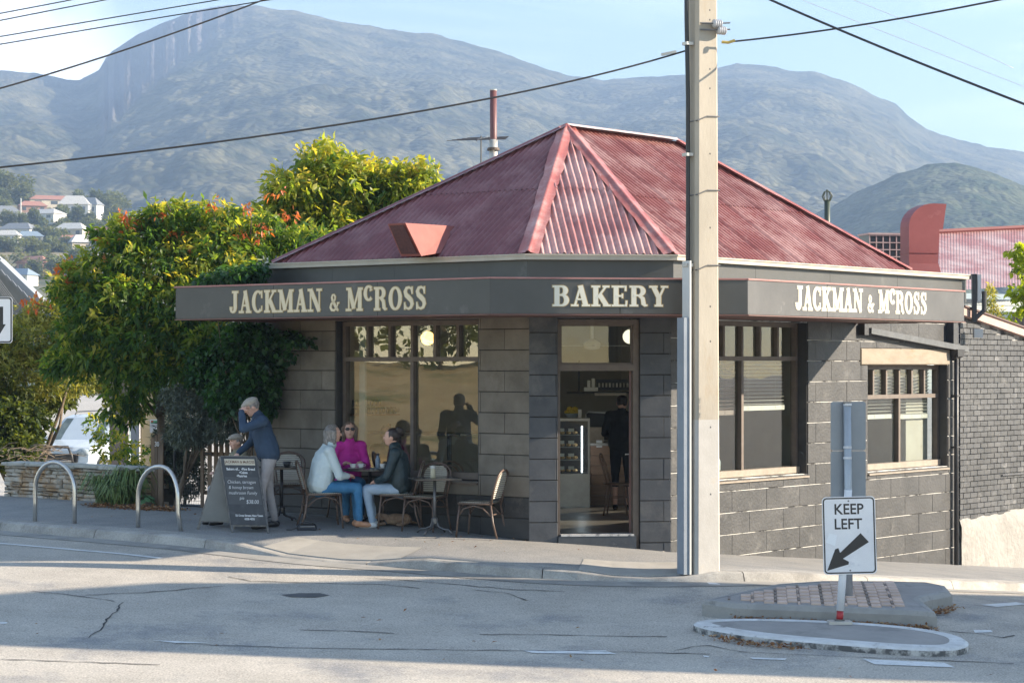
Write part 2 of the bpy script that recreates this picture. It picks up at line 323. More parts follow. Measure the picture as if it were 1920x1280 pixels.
# kerb stones, one object each
i = 0; kerb = props(bpy.data.objects.new('kerb', None), kind='structure'); COL.objects.link(kerb)
while i < len(xy)-1:
    j = min(i+6, len(xy)-1); mb = MB(); prof = []
    for k in range(i, j+1):
        v = Vector(xy[k]); nn = kn[k]; h = pts[k][1]; g = ground(v.x, v.y)-KSTEP; t = Vector(xy[min(k+1, len(xy)-1)]-xy[max(k-1, 0)]).normalized()
        e = .007 if k == i else (-.007 if k == j else 0); v = v+t*e
        a = v-nn*.035; b = v+nn*.0; c = v+nn*.035; d = v+nn*.16
        prof.append([(a.x, a.y, g-.15), (a.x, a.y, g+.004), (b.x, b.y, g+h*.85), (c.x, c.y, g+h), (d.x, d.y, g+h+.004), (d.x, d.y, g-.15)])
    n = 6; vs = [p for r in prof for p in r]; fs = [(a*n+b, a*n+(b+1) % n, (a+1)*n+(b+1) % n, (a+1)*n+b) for a in range(len(prof)-1) for b in range(n)]
    fs += [tuple(range(n)), tuple(range((len(prof)-1)*n, len(prof)*n))]
    mb.add(vs, fs); mb.build('kerb_stone', conc, kerb); i = j
# concrete gutter strip at the kerb's foot
gut = pm('gutter_concrete', (.27, .26, .235), (.36, .34, .31), 2.5, .9, .4, 60, c3=(.2, .195, .185), s3=1.2, lo3=.5, hi3=.7, dist=.005)
r0 = []; r1 = []
for k in range(len(xy)):
    v = Vector(xy[k]); a = v-kn[k]*.02; b = v-kn[k]*.36; r0.append((a.x, a.y, zroad(a.x, a.y)+.004)); r1.append((b.x, b.y, zroad(b.x, b.y)+.003))
RW = np.array([r1, r0]); me = grid_mesh('gutter_channel', RW[:, :, 0], RW[:, :, 1], RW[:, :, 2], gut); link('gutter_channel', me, kerb)
def onroad(px, py, dz=.0): return gp(px, py, -KSTEP+.018+dz)
def ribbon(pxs, wid, name, mat, dz=.0, jit=0., parent=road):
    mb = MB(); P = [onroad(a, b, dz) for a, b in pxs]; Q = []
    for i in range(len(P)-1):
        n = max(1, int((P[i+1]-P[i]).length/.12))
        for k in range(n): Q.append(P[i].lerp(P[i+1], k/n))
    Q.append(P[-1]); l = []; r = []
    for i, p in enumerate(Q):
        d = (Q[min(i+1, len(Q)-1)]-Q[max(i-1, 0)]).normalized(); s = Vector((-d.y, d.x, 0)); ww = wid/2
        if jit: p = p+s*random.uniform(-jit, jit); ww *= random.uniform(.35, 1.3)
        l.append(p+s*ww); r.append(p-s*ww)
    n = len(Q)
    for a in l+r: a.z = zroad(a.x, a.y)+.003+dz
    mb.add(l+r, [(i, i+1, n+i+1, n+i) for i in range(n-1)]); return mb.build(name, mat, parent)
ribbon([(-120, 1002), (0, 1016), (150, 1029), (303, 1044)], .10, 'lane_line', white_paint)
def quadmark(c, name='lane_dash', mat=white_paint): P = [onroad(*a) for a in c]; [setattr(p, 'z', zroad(p.x, p.y)+.003) for p in P]; return MB().poly(P).build(name, mat, road)
quadmark([(980, 1216), (1135, 1216), (1156, 1223), (1000, 1221)])
quadmark([(1617, 1232), (1770, 1239), (1791, 1248), (1640, 1242)])
quadmark([(1838, 1131), (1905, 1126), (1925, 1130), (1870, 1135)])
quadmark([(1825, 1178), (1858, 1178), (1862, 1182), (1828, 1183)], 'paint_patch'); quadmark([(1325, 1089), (1352, 1091), (1350, 1093), (1330, 1092)], 'paint_patch')
quadmark([(1318, 1225), (1330, 1227), (1328, 1229), (1320, 1228)], 'paint_patch'); quadmark([(1405, 1229), (1475, 1231), (1472, 1234), (1412, 1232)], 'paint_patch')
quadmark([(285, 1197), (340, 1199), (392, 1202), (330, 1202)], 'paint_patch'); quadmark([(0, 1163), (14, 1163), (12, 1166), (0, 1166)], 'paint_patch')
crackm = pm('crack_tar', (.028, .028, .03), (.05, .05, .05), 8, .9)
for c in ([(165, 1192), (185, 1178), (200, 1158), (212, 1150), (228, 1126)], [(60, 1105), (140, 1113), (215, 1124)], [(160, 1112), (270, 1108), (420, 1095)], [(430, 1078), (470, 1086), (560, 1089), (720, 1093), (785, 1100)],
          [(890, 1103), (950, 1108), (990, 1122)], [(1266, 1216), (1300, 1208), (1330, 1207), (1385, 1217)], [(1778, 1180), (1830, 1184), (1880, 1192), (1905, 1188)], [(560, 1177), (640, 1179), (740, 1184)],
          [(690, 1080), (800, 1088), (960, 1102), (1060, 1106)], [(900, 1186), (1000, 1186), (1250, 1190)], [(330, 1203), (600, 1212), (900, 1215), (1100, 1217), (1330, 1222)], [(0, 1232), (60, 1234), (300, 1242)], [(1385, 1218), (1600, 1228), (1900, 1240)]):
    ribbon(c, .022, 'road_crack', crackm, dz=.001, jit=.02)
dark_patch = pm('tar_patch', (.07, .07, .073), (.10, .10, .10), 6, .9, .5, 120, dist=.004)
P = [onroad(a, b) for a, b in ((528, 1112), (560, 1109), (600, 1109), (618, 1113), (590, 1117), (545, 1116))]; [setattr(p, 'z', zroad(p.x, p.y)+.003) for p in P]; MB().poly(P).build('tar_patch', dark_patch, road)
# concrete crossing ramp between the kerbs in front of the tables
ramp = pm('crossing_concrete', (.33, .31, .275), (.43, .405, .36), 1.7, .85, .4, 80, dist=.004)
for seg, nm in ((((470, 560), (560, 650), (650, 735)), 'ramp_slab'), (((1095, 1175), (1175, 1255), (1255, 1330)), 'ramp_slab')):
    for a, b in seg:
        mb = MB(); R0 = []
        for px in np.linspace(a+1.5, b-1.5, 5):
            # find nearest kerb sample for that column
            k = int(np.argmin([abs((v[0]/v[1])*F+CX-px) for v in xy])); R0.append(k)
        R0 = list(range(min(R0), max(R0)+1)); vs = []
        for off in (.165, .166, .5, .9):
            for k in R0:
                v = Vector(xy[k])+kn[k]*off; h = pts[k][1]; vs.append((v.x, v.y, ground(v.x, v.y)-(KSTEP-h)*max(0, 1-(off-.15)/1.15)+(.006 if off > .165 else -.08)))
        n = len(R0)
        if n > 1: mb.add(vs, [(r*n+i, r*n+i+1, (r+1)*n+i+1, (r+1)*n+i) for r in range(3) for i in range(n-1)]); mb.build(nm, ramp, fpth)
# ---------------------------------------------------------------- traffic islands
def outline(P, dz=-KSTEP+.012, n=1):
    q = [gp(a, b, dz) for a, b in P]; return [(v.x, v.y) for v in q]
def smoothpoly(P, it=2):
    for _ in range(it):
        Q = []
        for i in range(len(P)):
            a = Vector(P[i]); b = Vector(P[(i+1) % len(P)]); Q += [tuple(a.lerp(b, .25)), tuple(a.lerp(b, .75))]
        P = Q
    return P
def inset(P, d):
    n = len(P); area = sum(P[i][0]*P[(i+1) % n][1]-P[(i+1) % n][0]*P[i][1] for i in range(n)); s = 1 if area > 0 else -1; Q = []
    for i in range(n):
        a = Vector(P[i-1]); b = Vector(P[i]); c = Vector(P[(i+1) % n]); t = ((b-a).normalized()+(c-b).normalized())
        if t.length < 1e-6: t = c-b
        t.normalize(); Q.append(tuple(b+Vector((-t.y, t.x))*d*s))
    return Q
isl_white = pm('island_kerb_paint', (.66, .66, .645), (.50, .49, .47), 5, .7, .4, 50, c3=(.16, .155, .145), s3=4.5, lo3=.60, hi3=.68, dist=.006)
def island(name, label, P, h, top_mat, rim_mat, rimw, side_mat):
    t = thing(name, label, 'traffic island', tuple(sum((Vector((x, y, zroad(x, y))) for x, y in P), Vector())/len(P)))
    n = len(P); I1 = inset(P, .035); I2 = inset(P, rimw); vs = [(x, y, rz(x, y)-.05) for x, y in P]+[(x, y, zroad(x, y)+h*.72) for x, y in P]+[(x, y, zroad(x, y)+h) for x, y in I1]+[(x, y, zroad(x, y)+h+.004) for x, y in I2]
    fs = [(k*n+i, k*n+(i+1) % n, (k+1)*n+(i+1) % n, (k+1)*n+i) for k in (0,) for i in range(n)]
    m = MB().add(vs, fs).build('kerb_side', side_mat, t)
    fs = [(k*n+i, k*n+(i+1) % n, (k+1)*n+(i+1) % n, (k+1)*n+i) for k in (1, 2) for i in range(n)]
    MB().add(vs, fs).build('kerb_rim', rim_mat, t)
    MB().add([(x, y, zroad(x, y)+h+.002) for x, y in I2], [tuple(range(n))]).build('top_surface', top_mat, t)
    return t
isl_top = pm('island_top_concrete', (.27, .255, .24), (.33, .31, .29), 2, .9, .4, 70, c3=(.2, .19, .18), s3=1.5, dist=.004)
scuffed = pm('scuffed_kerb', (.5, .49, .47), (.10, .10, .10), 7, .85, .6, 40, lo=.42, hi=.56, dist=.008)
F1 = smoothpoly(outline([(1291, 1179), (1345, 1193), (1450, 1207), (1580, 1218), (1700, 1227), (1780, 1229), (1816, 1222), (1816, 1208), (1770, 1194), (1690, 1183), (1600, 1176), (1500, 1171), (1400, 1169), (1320, 1171)]))
isl1 = island('traffic_island', 'low oval concrete island with white painted kerb, nearest the viewer', F1, .075, isl_top, isl_white, .19, scuffed)
top_conc = pm('island_edge_concrete', (.27, .262, .245), (.36, .345, .32), 3, .85, .4, 60, c3=(.17, .165, .155), s3=3, dist=.005)
F2 = outline([(1316, 1152), (1378, 1160), (1500, 1165), (1690, 1172), (1757, 1176), (1742, 1162), (1728, 1150), (1740, 1145), (1786, 1136), (1776, 1124), (1735, 1116), (1650, 1114), (1540, 1114), (1455, 1120), (1400, 1132)])
isl2 = island('traffic_island', 'raised brick paved island with grey concrete kerb and swallowtail right end', F2, .17, isl_top, top_conc, .10, top_conc)
pav = pm('paver_clay', (.52, .39, .32), (.60, .46, .38), 5, .9, .3, 70, rnd=.12, dist=.003)
pavd = pm('paver_dark', (.20, .165, .14), (.26, .21, .18), 5, .9, .3, 70, rnd=.12, dist=.003)
# pavers laid in the island's own grid
ua = (Vector(outline([(1690, 1172)])[0])-Vector(outline([(1378, 1160)])[0])).normalized(); va = Vector((-ua.y, ua.x)); o0 = Vector(outline([(1378, 1160)])[0])
I2 = inset(F2, .10)
def inside(x, y, P):
    c = False; n = len(P)
    for i in range(n):
        x1, y1 = P[i]; x2, y2 = P[i-1]
        if (y1 > y) != (y2 > y) and x < (x2-x1)*(y-y1)/(y2-y1)+x1: c = not c
    return c
pave = isl2.children[-1]; pcache = {}
cnt = 0; u = -.80; iu = 0
def mk(key, w_, l_, m):
    if key not in pcache: pcache[key] = MB().box((-w_/2, -l_/2, -.02), (w_/2, l_/2, .012)).mesh('paver', bevel=.003); pcache[key].materials.append(m)
    return pcache[key]
while u < 1.75:
    strip = iu % 3 == 2; w_ = .030 if strip else .110
    for iv in range(-2, 15):
        v0 = iv*.214+(.107 if iu % 2 else 0); c = o0+ua*(u+w_/2)+va*(v0+.105); ok = all(inside(*(c+ua*a+va*b), I2) for a in (-w_/2, w_/2) for b in (-.103, .103))
        if ok:
            dk = strip and ((iu//3) % 2 == 0 or iv % 2); me_ = mk((strip, dk), w_-.004, .208, pavd if dk else pav)
            z = zroad(c.x, c.y)+.172; o = link('paver', me_, pave, None); o.location = Vector((c.x, c.y, z+random.uniform(-.0015, .0015)))-wbase(isl2); o.rotation_euler = (0, 0, math.atan2(ua.y, ua.x)); cnt += 1
    u += w_; iu += 1
print('pavers', cnt)
# leaf litter
lit = leafmat('dead_leaf', [(0, (.12, .055, .03)), (.5, (.28, .13, .06)), (1, (.36, .24, .13))], .1, .8)
def litter(pathpx, n, wid, label, dz=-KSTEP+.02, ln=.05):
    P = [gp(a, b, dz) for a, b in pathpx]; C = []
    for _ in range(n):
        i = random.randrange(len(P)-1); p = P[i].lerp(P[i+1], random.random())+Vector((random.gauss(0, wid), random.gauss(0, wid), 0)); p.z = ground(p.x, p.y)+dz+abs(random.gauss(0, .012)); C.append(p)
    C = np.array([tuple(c) for c in C]); D = rng.normal(size=(n, 3)); D[:, 2] *= .25
    o = link('leaf_litter', leaves_mesh('leaf_litter', C, D, ln*(.5+rng.random(n)), ln*.22*(.5+rng.random(n)), rng.random(n), lit)); props(o, label, 'dead leaves', kind='stuff')
litter([(1385, 1160), (1450, 1165), (1560, 1168), (1640, 1172), (1745, 1178)], 1500, .05, 'dry brown leaves swept against the front kerb of the paved island')
litter([(1728, 1152), (1770, 1146), (1790, 1138)], 160, .05, 'dry leaves in the notch at the right end of the island')
litter([(1340, 1195), (1420, 1208), (1500, 1214)], 220, .05, 'scattered dry leaves along the kerb of the oval island')
litter([(175, 946), (260, 952), (330, 955)], 900, .11, 'brown bark and leaves under the strappy plant by the stone wall', dz=.01, ln=.06)
litter([(60, 975), (700, 1000), (980, 1020)], 60, .5, 'few fallen leaves scattered over the footpath', dz=.006, ln=.04)
litter([(60, 1150), (900, 1200), (1700, 1270)], 26, 1.2, 'few fallen leaves scattered over the road', ln=.05)

# ---------------------------------------------------------------- mountains, hills and air
def ridge(ctrl, x):
    a = np.array(ctrl, float); return np.interp(x, a[:, 0], a[:, 1])
forest = bpy.data.materials.new('forest_slope'); forest.use_nodes = True
def forest_setup(m, dark, light, rock, sc):
    t = m.node_tree; b = t.nodes['Principled BSDF']; N = t.nodes.new; K = t.links.new; b.inputs['Roughness'].default_value = 1; b.inputs['Specular IOR Level'].default_value = .05
    g = N('ShaderNodeNewGeometry'); n1 = N('ShaderNodeTexNoise'); n1.inputs['Scale'].default_value = .012*sc; n1.inputs['Detail'].default_value = 9; n1.inputs['Roughness'].default_value = .68; K(g.outputs['Position'], n1.inputs['Vector'])
    v = N('ShaderNodeTexVoronoi'); v.inputs['Scale'].default_value = .11*sc; K(g.outputs['Position'], v.inputs['Vector'])
    mr = N('ShaderNodeMapRange'); mr.inputs[1].default_value = .4; mr.inputs[2].default_value = .62; K(n1.outputs['Fac'], mr.inputs[0])
    mx = N('ShaderNodeMix'); mx.data_type = 'RGBA'; mx.inputs['A'].default_value = (*dark, 1); mx.inputs['B'].default_value = (*light, 1); K(mr.outputs[0], mx.inputs['Factor'])
    m3 = N('ShaderNodeMapRange'); m3.inputs[1].default_value = 0; m3.inputs[2].default_value = .8; m3.inputs[3].default_value = 1.15; m3.inputs[4].default_value = .7; K(v.outputs['Distance'], m3.inputs[0])
    hs = N('ShaderNodeHueSaturation'); K(mx.outputs['Result'], hs.inputs['Color']); K(m3.outputs[0], hs.inputs['Value'])
    at_ = N('ShaderNodeAttribute'); at_.attribute_name = 'rock'; m2 = N('ShaderNodeMix'); m2.data_type = 'RGBA'; K(at_.outputs['Fac'], m2.inputs['Factor']); K(hs.outputs[0], m2.inputs['A']); m2.inputs['B'].default_value = (*rock, 1)
    K(m2.outputs['Result'], b.inputs['Base Color']); bp = N('ShaderNodeBump'); bp.inputs['Strength'].default_value = 1; bp.inputs['Distance'].default_value = 3.5/sc; bp.invert = True; K(v.outputs['Distance'], bp.inputs['Height']); K(bp.outputs[0], b.inputs['Normal'])
forest_setup(forest, (.025, .034, .02), (.15, .14, .085), (.13, .115, .125), 1.)
forest2 = bpy.data.materials.new('near_forest'); forest2.use_nodes = True; forest_setup(forest2, (.03, .05, .028), (.11, .12, .07), (.2, .2, .18), 2.)
def mountain(name, ctrl, Yn, Yr, zbase, nx, ny, amp, tree, seed, x0, x1, mat, rockf=None, power=.85):
    px = np.linspace(x0, x1, nx); s = np.linspace(0, 1.12, ny); PX, S = np.meshgrid(px, s); ry = ridge(ctrl, PX)
    Yy = Yn+(Yr-Yn)*S; sr = np.minimum(S, 1); zr = (HY-ry)/F*Yr
    Xx = (PX-CX)/F*Yy
    base = zbase+(zr-zbase)*sr**power
    k = Yr/1000.
    nse = fbm(Xx/(260*k)+30, Yy/(420*k)+20, 6, seed)-.48; rid = np.abs(fbm(Xx/(150*k)+90, Yy/(330*k)+11, 5, seed+9)-.47)
    z = base+amp*(nse*1.2-rid*.9+.07)*np.clip(sr*(1-sr)*4, 0, 1)**.7+tree*(fbm(Xx/(7.*k), Yy/(16.*k), 3, seed+3)-.5)*2*np.clip(1-S+.35, .25, 1)
    z = z-np.maximum(S-1, 0)*(Yr-Yn)*.5
    lim = (zr/Yr)*Yy*1.0
    z = np.where(S < .985, np.minimum(z, lim-.012*Yy*0-tree*.2), z)
    rock = rockf(PX, HY-z/Yy*F, ry) if rockf else np.zeros_like(z)
    if rockf: z = z+rock*(vnoise(PX/4.5, PX*0+3, 2)-.5)*18*np.clip((1-S)*12, 0, 1); z = np.where(S < .985, np.minimum(z, lim-tree*.2), z)
    me = grid_mesh(name, Xx, Yy, z+CZ, mat, {'rock': rock}); o = link(name, me); o['kind'] = 'structure'; return o
MT = [(-400, 220), (-200, 160), (-60, 128), (40, 133), (150, 150), (186, 130), (200, 106), (215, 93), (262, 62), (300, 45), (345, 27), (400, 13), (430, 9), (480, 11), (520, 19), (560, 21), (640, 40), (700, 50), (760, 58), (815, 63), (870, 78), (960, 104), (1000, 120), (1060, 141), (1130, 149), (1200, 143), (1290, 139),
      (1345, 127), (1380, 120), (1430, 121), (1480, 130), (1530, 134), (1590, 155), (1640, 178), (1680, 195), (1705, 220), (1740, 243), (1800, 262), (1860, 275), (1920, 284), (2100, 300), (2400, 360)]
def rockf(px, py, ry):
    d = py-ry; w = np.clip((px-180)/20, 0, 1)*np.clip((470-px)/90, 0, 1)*np.clip(1-(d-(130-(px-200)*.38))/20, 0, 1)
    top = np.clip(1-d/35, 0, 1)*.35*np.clip((520-px)/80, 0, 1)
    return np.clip(w*(.55+.6*vnoise(px/7, py/60, 5))+top, 0, 1)
mountain('mountain', MT, 1300, 3600, 12, 700, 300, 170, 10, 3, -420, 2420, forest, rockf)
HR = [(1380, 470), (1480, 425), (1560, 384), (1600, 363), (1640, 342), (1690, 322), (1740, 309), (1790, 306), (1830, 314), (1870, 327), (1920, 348), (2100, 400), (2300, 420)]
mountain('wooded_hill', HR, 900, 1500, 0, 260, 120, 30, 6, 21, 1380, 2300, forest2)
HL = [(-500, 330), (-200, 338), (-50, 345), (60, 372), (150, 385), (230, 402), (330, 425), (450, 440), (560, 455), (800, 480), (1000, 520)]
suburb_m = pm('suburb_grass', (.10, .10, .05), (.24, .20, .12), .02, 1, c3=(.05, .065, .03), s3=.012, lo3=.45, hi3=.55)
mountain('suburb_hill', HL, 420, 1000, -10, 160, 60, 4, 1, 40, -500, 1000, suburb_m, None, 1.0)
hz = bpy.data.materials.new('haze'); hz.use_nodes = True; t = hz.node_tree; t.nodes.clear(); oo = t.nodes.new('ShaderNodeOutputMaterial'); pv = t.nodes.new('ShaderNodeVolumePrincipled')
pv.inputs['Color'].default_value = (.36, .49, .70, 1); pv.inputs['Density'].default_value = .00029; pv.inputs['Anisotropy'].default_value = .3; t.links.new(pv.outputs[0], oo.inputs['Volume'])
o = MB().box((-1500, -100, -60), (1500, 4300, 640)).build('haze', hz); o['kind'] = 'stuff'; o['label'] = 'thin blue haze over the valley and mountain'; o['category'] = 'haze'
# ================================================================ the corner shop
blk_shade = pm('block_paint_brown', (.145, .128, .105), (.20, .178, .148), 2.5, .8, .4, 30, c3=(.11, .095, .075), s3=1.1, lo3=.5, hi3=.7, rnd=.10, dist=.006)
blk_grey = pm('block_paint_slate', (.055, .060, .070), (.085, .09, .10), 3, .6, .3, 30, c3=(.15, .145, .14), s3=1.6, lo3=.55, hi3=.75, rnd=.08, dist=.006)
blk_right = pm('block_paint_black', (.024, .025, .027), (.05, .05, .051), 2.2, .55, .5, 25, c3=(.13, .127, .122), s3=3.2, lo3=.56, hi3=.80, rnd=.06, dist=.01)
mort_d = pm('joint_dark', (.02, .018, .016), (.05, .045, .04), 8, .9)
mort_w = pm('joint_chipped', (.06, .06, .06), (.72, .71, .68), 3.2, .9, .3, lo=.40, hi=.52, detail=10)
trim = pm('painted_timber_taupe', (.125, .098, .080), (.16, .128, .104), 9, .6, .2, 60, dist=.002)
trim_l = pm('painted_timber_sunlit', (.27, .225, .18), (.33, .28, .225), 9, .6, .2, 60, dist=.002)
blackm = pm('black_paint', (.028, .029, .032), (.045, .045, .048), 4, .45, .15)
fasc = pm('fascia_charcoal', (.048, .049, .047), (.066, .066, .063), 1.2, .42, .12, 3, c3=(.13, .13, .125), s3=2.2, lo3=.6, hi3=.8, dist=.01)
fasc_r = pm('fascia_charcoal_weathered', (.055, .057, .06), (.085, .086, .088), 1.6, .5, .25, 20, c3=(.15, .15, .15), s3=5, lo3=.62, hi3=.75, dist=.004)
gutm = pm('gutter_cream', (.42, .375, .30), (.50, .45, .37), 3, .45)
pinkm = pm('flashing_dusty_red', (.30, .13, .12), (.38, .19, .17), 4, .5)
soff = pm('soffit_dark_red', (.12, .055, .045), (.17, .08, .065), 3, .5)
stonel = pm('sandstone_lintel', (.27, .225, .17), (.34, .29, .225), 3, .8, .3, stretch=(1, 1, 3), c3=(.30, .20, .11), s3=4, dist=.006)
glass = glassmat('window_glass', 1.9); glass_b = glassmat('shopfront_glass', 2.4); glass_in = glassmat('cabinet_glass', 1.3)
cream_i = pm('interior_wall_cream', (.42, .39, .33), (.48, .45, .385), 2, .8)
floor_i = pm('interior_floor_grey', (.14, .125, .11), (.19, .17, .15), 2, .3)
def rectsub(r, holes):
    rs = [r]
    for h in holes:
        nr = []
        for a in rs:
            x0, x1, z0, z1 = a; hx0, hx1, hz0, hz1 = h
            if hx1 <= x0 or hx0 >= x1 or hz1 <= z0 or hz0 >= z1: nr.append(a); continue
            if hx0 > x0: nr.append((x0, hx0, z0, z1))
            if hx1 < x1: nr.append((hx1, x1, z0, z1))
            a0, a1 = max(x0, hx0), min(x1, hx1)
            if hz0 > z0: nr.append((a0, a1, z0, hz0))
            if hz1 < z1: nr.append((a0, a1, hz1, z1))
        rs = nr
    return [a for a in rs if a[1]-a[0] > .012 and a[3]-a[2] > .012]
shop = thing('bakery_building', 'single storey corner bakery in dark painted block with a red corrugated hip roof', 'building', tuple(pq(2, 1, CZ-2.3)))
def block_wall(name, label, Fm, u0, u1, z0, z1, zref, ch, bl, holes, mats, core_mat, thick=.25, gap=.010, first=0., vgap=.005):
    mb = MB(Fm)
    for a in rectsub((u0, u1, z0, z1), holes): mb.box((a[0], .014, a[2]), (a[1], thick, a[3]))
    w_ = mb.build(name, core_mat, shop); w_['label'] = label
    k0 = math.floor((z0-zref)/ch)
    for k in range(k0, math.ceil((z1-zref)/ch)):
        za, zb = max(z0, zref+k*ch), min(z1, zref+(k+1)*ch); u = u0-bl*(.5 if k % 2 else 0)-first
        while u < u1:
            for a in rectsub((max(u, u0), min(u+bl, u1), za, zb), holes):
                j = random.uniform(0, .003); g = gap/2
                e0 = vgap/2 if a[0] > u0+.01 else 0; e1 = vgap/2 if a[1] < u1-.01 else 0
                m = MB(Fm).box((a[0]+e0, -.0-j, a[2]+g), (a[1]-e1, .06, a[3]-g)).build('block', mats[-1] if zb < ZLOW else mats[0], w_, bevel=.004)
            u += bl
    return w_
ZS = CZ+.608                     # soffit height
ZF = CZ-2.19                     # floor
ZP = CZ+1.30                     # top of wall
YL = hit(760, A0, dL)[1]
ZLOW = zof(900, 29.5)+.02
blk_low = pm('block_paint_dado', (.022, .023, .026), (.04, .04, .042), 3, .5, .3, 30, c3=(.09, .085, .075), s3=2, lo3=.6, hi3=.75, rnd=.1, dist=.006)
def uL(px): return hit(px, A0, dL)[0]
def uR(px): return hit(px, B0, dR)[0]
def uC(px): return hit(px, A0, dC)[0]
LW = (uL(897), uL(628), zof(892, hit(760, A0, dL)[1])-.03, ZS-.02)
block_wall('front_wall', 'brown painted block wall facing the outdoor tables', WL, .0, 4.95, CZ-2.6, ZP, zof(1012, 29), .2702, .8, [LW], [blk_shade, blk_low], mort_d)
RWA = (uR(1300), uR(1515), zof(893, hit(1440, B0, dR)[1]), ZS-.02)
RWB = (uR(1627), uR(1778), zof(879, hit(1700, B0, dR)[1]), zof(684, hit(1700, B0, dR)[1]))
ZREF_R = zof(715, hit(1515, B0, dR)[1])
lint = (uR(1613), uR(1778)+.02, zof(684, hit(1700, B0, dR)[1]), zof(654, hit(1700, B0, dR)[1]))
block_wall('side_wall', 'black painted block wall with chipped white joints facing the side street', WR, 0, 8.05, CZ-3.6, ZP, ZREF_R, .2905, .88, [RWA, RWB, lint], [blk_right], mort_w, gap=.013, first=.3, vgap=.002)
DW = (uC(1046), uC(1200), CZ-2.6, ZS-.02)
block_wall('corner_wall', 'slate blue painted block piers beside the door', WC, .0, 1.844, CZ-2.44, ZP, zof(1018, 29.1), .2702, .7, [DW], [blk_grey], mort_d)
# rough stone footing under the corner pier
rock_m = pm('footing_stone', (.30, .27, .235), (.44, .41, .37), 6, .9, .8, 25, c3=(.12, .105, .09), s3=9, dist=.02)
for i, px in enumerate((1208, 1226, 1243, 1259, 1274)):
    P = WC @ Vector((min(uC(px), 1.83), -.03, CZ-2.50)); r = (.09+.02*(i % 2), .08, .085); mb = MB(); mb.ell(P, r, 10)
    mb.v = [tuple(Vector(v)+Vector((mnoise.noise(Vector(v)*14), mnoise.noise(Vector(v)*14+Vector((5, 0, 0))), mnoise.noise(Vector(v)*14+Vector((0, 9, 0)))))*.035) for v in mb.v]; mb.build('footing_stone', rock_m, shop)
# ------------------------------------------------ windows
def venetian(Fm, u0, u1, z0, z1, y, mat, parent, rail=True, pitch=.05, tilt=.5):
    mb = MB(Fm); z = z1
    while z > z0+.03: mb.hexa([(u0, y-.022, z-.006+.02*tilt), (u1, y-.022, z-.006+.02*tilt), (u1, y+.022, z-.006-.02*tilt), (u0, y+.022, z-.006-.02*tilt), (u0, y-.022, z-.002+.02*tilt), (u1, y-.022, z-.002+.02*tilt), (u1, y+.022, z-.002-.02*tilt), (u0, y+.022, z-.002-.02*tilt)]); z -= pitch
    if rail:
        mb.box((u0, y-.03, z0-.035), (u1, y+.03, z0+.03))
        for t in (.2, .5, .8): x = u0+(u1-u0)*t; mb.box((x-.006, y-.034, z0-.04), (x+.006, y-.031, z0+.035))
    for t in (.2, .8): x = u0+(u1-u0)*t; mb.tube([(x, y-.027, z0), (x, y-.027, z1)], .002, 4)
    o = mb.build('venetian_blind', mat, parent); return o
blind = pm('blind_white', (.62, .60, .55), None, rough=.5); blindb = pm('blind_brown', (.22, .17, .15), (.26, .2, .175), 3, rough=.5)
def window(label, Fm, hole, rec, npane, ztr, mat, sill_mat, jamb_m, parent=shop, gm=None, fw=.065, blinds=None, sillh=.0):
    u0, u1, z0, z1 = hole; u0 += .004; u1 -= .004; z1 -= .004
    mb = MB(Fm); y0, y1 = rec, rec+.09
    zb = z0+.10
    mb.box((u0, y0, zb), (u0+fw, y1, z1)).box((u1-fw, y0, zb), (u1, y1, z1)).box((u0+fw, y0+.002, z1-fw), (u1-fw, y1, z1))
    fr = mb.build('window_frame', mat, parent); fr['label'] = label
    MB(Fm).box((u0, rec-.035, z0+.012), (u1, rec+.12, zb)).build('frame_bottom_rail', sill_mat, fr)
    # sloping sill
    MB(Fm).hexa([(u0, -.03, z0-.05), (u1, -.03, z0-.05), (u1, rec+.1, z0-.05), (u0, rec+.1, z0-.05), (u0, -.03, z0-.028), (u1, -.03, z0-.028), (u1, rec+.1, z0+.01), (u0, rec+.1, z0+.01)]).build('sill', sill_mat, fr)
    # dark reveals
    MB(Fm).box((u0-.002, .012, z0), (u0+.012, rec-.001, z1)).box((u1-.012, .012, z0), (u1+.002, rec-.001, z1)).build('reveal', jamb_m, fr)
    a, b = u0+fw, u1-fw; m = (a+b)/2; zt = ztr
    MB(Fm).box((a, y0-.006, zt-.03), (b, y1-.004, zt+.03)).build('transom', mat, fr)
    MB(Fm).box((m-.028, y0+.003, zb), (m+.028, y1-.003, zt-.03)).build('mullion', mat, fr)
    mb = None
    for i in range(1, npane):
        x = a+(b-a)*i/npane; MB(Fm).box((x-.022, y0+.003, zt+.03), (x+.022, y1-.003, z1-fw)).build('glazing_bar', mat, fr)
    yc = (y0+y1)/2+.012
    for i in range(npane):
        x0 = a+(b-a)*i/npane+(.022 if i else 0); x1 = a+(b-a)*(i+1)/npane-(.022 if i < npane-1 else 0)
        MB(Fm).box((x0, yc, zt+.03), (x1, yc+.004, z1-fw)).build('pane', gm or glass, fr)
    for x0, x1 in ((a, m-.028), (m+.028, b)): MB(Fm).box((x0, yc, zb), (x1, yc+.004, zt-.03)).build('pane', gm or glass, fr)
    return fr, a, b, m, zb, zt, z1-fw, yc
wl = window('wide shopfront window with six small top panes, beside the tables', WL, LW, .14, 6, zof(673, YL), trim, trim, blackm, gm=glass_b)
YA = hit(1440, B0, dR)[1]; YB = hit(1700, B0, dR)[1]
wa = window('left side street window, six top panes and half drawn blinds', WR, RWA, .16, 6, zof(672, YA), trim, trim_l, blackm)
wb = window('right side street window under the sandstone lintel', WR, RWB, .16, 6, zof(743, YB), trim, trim_l, blackm)
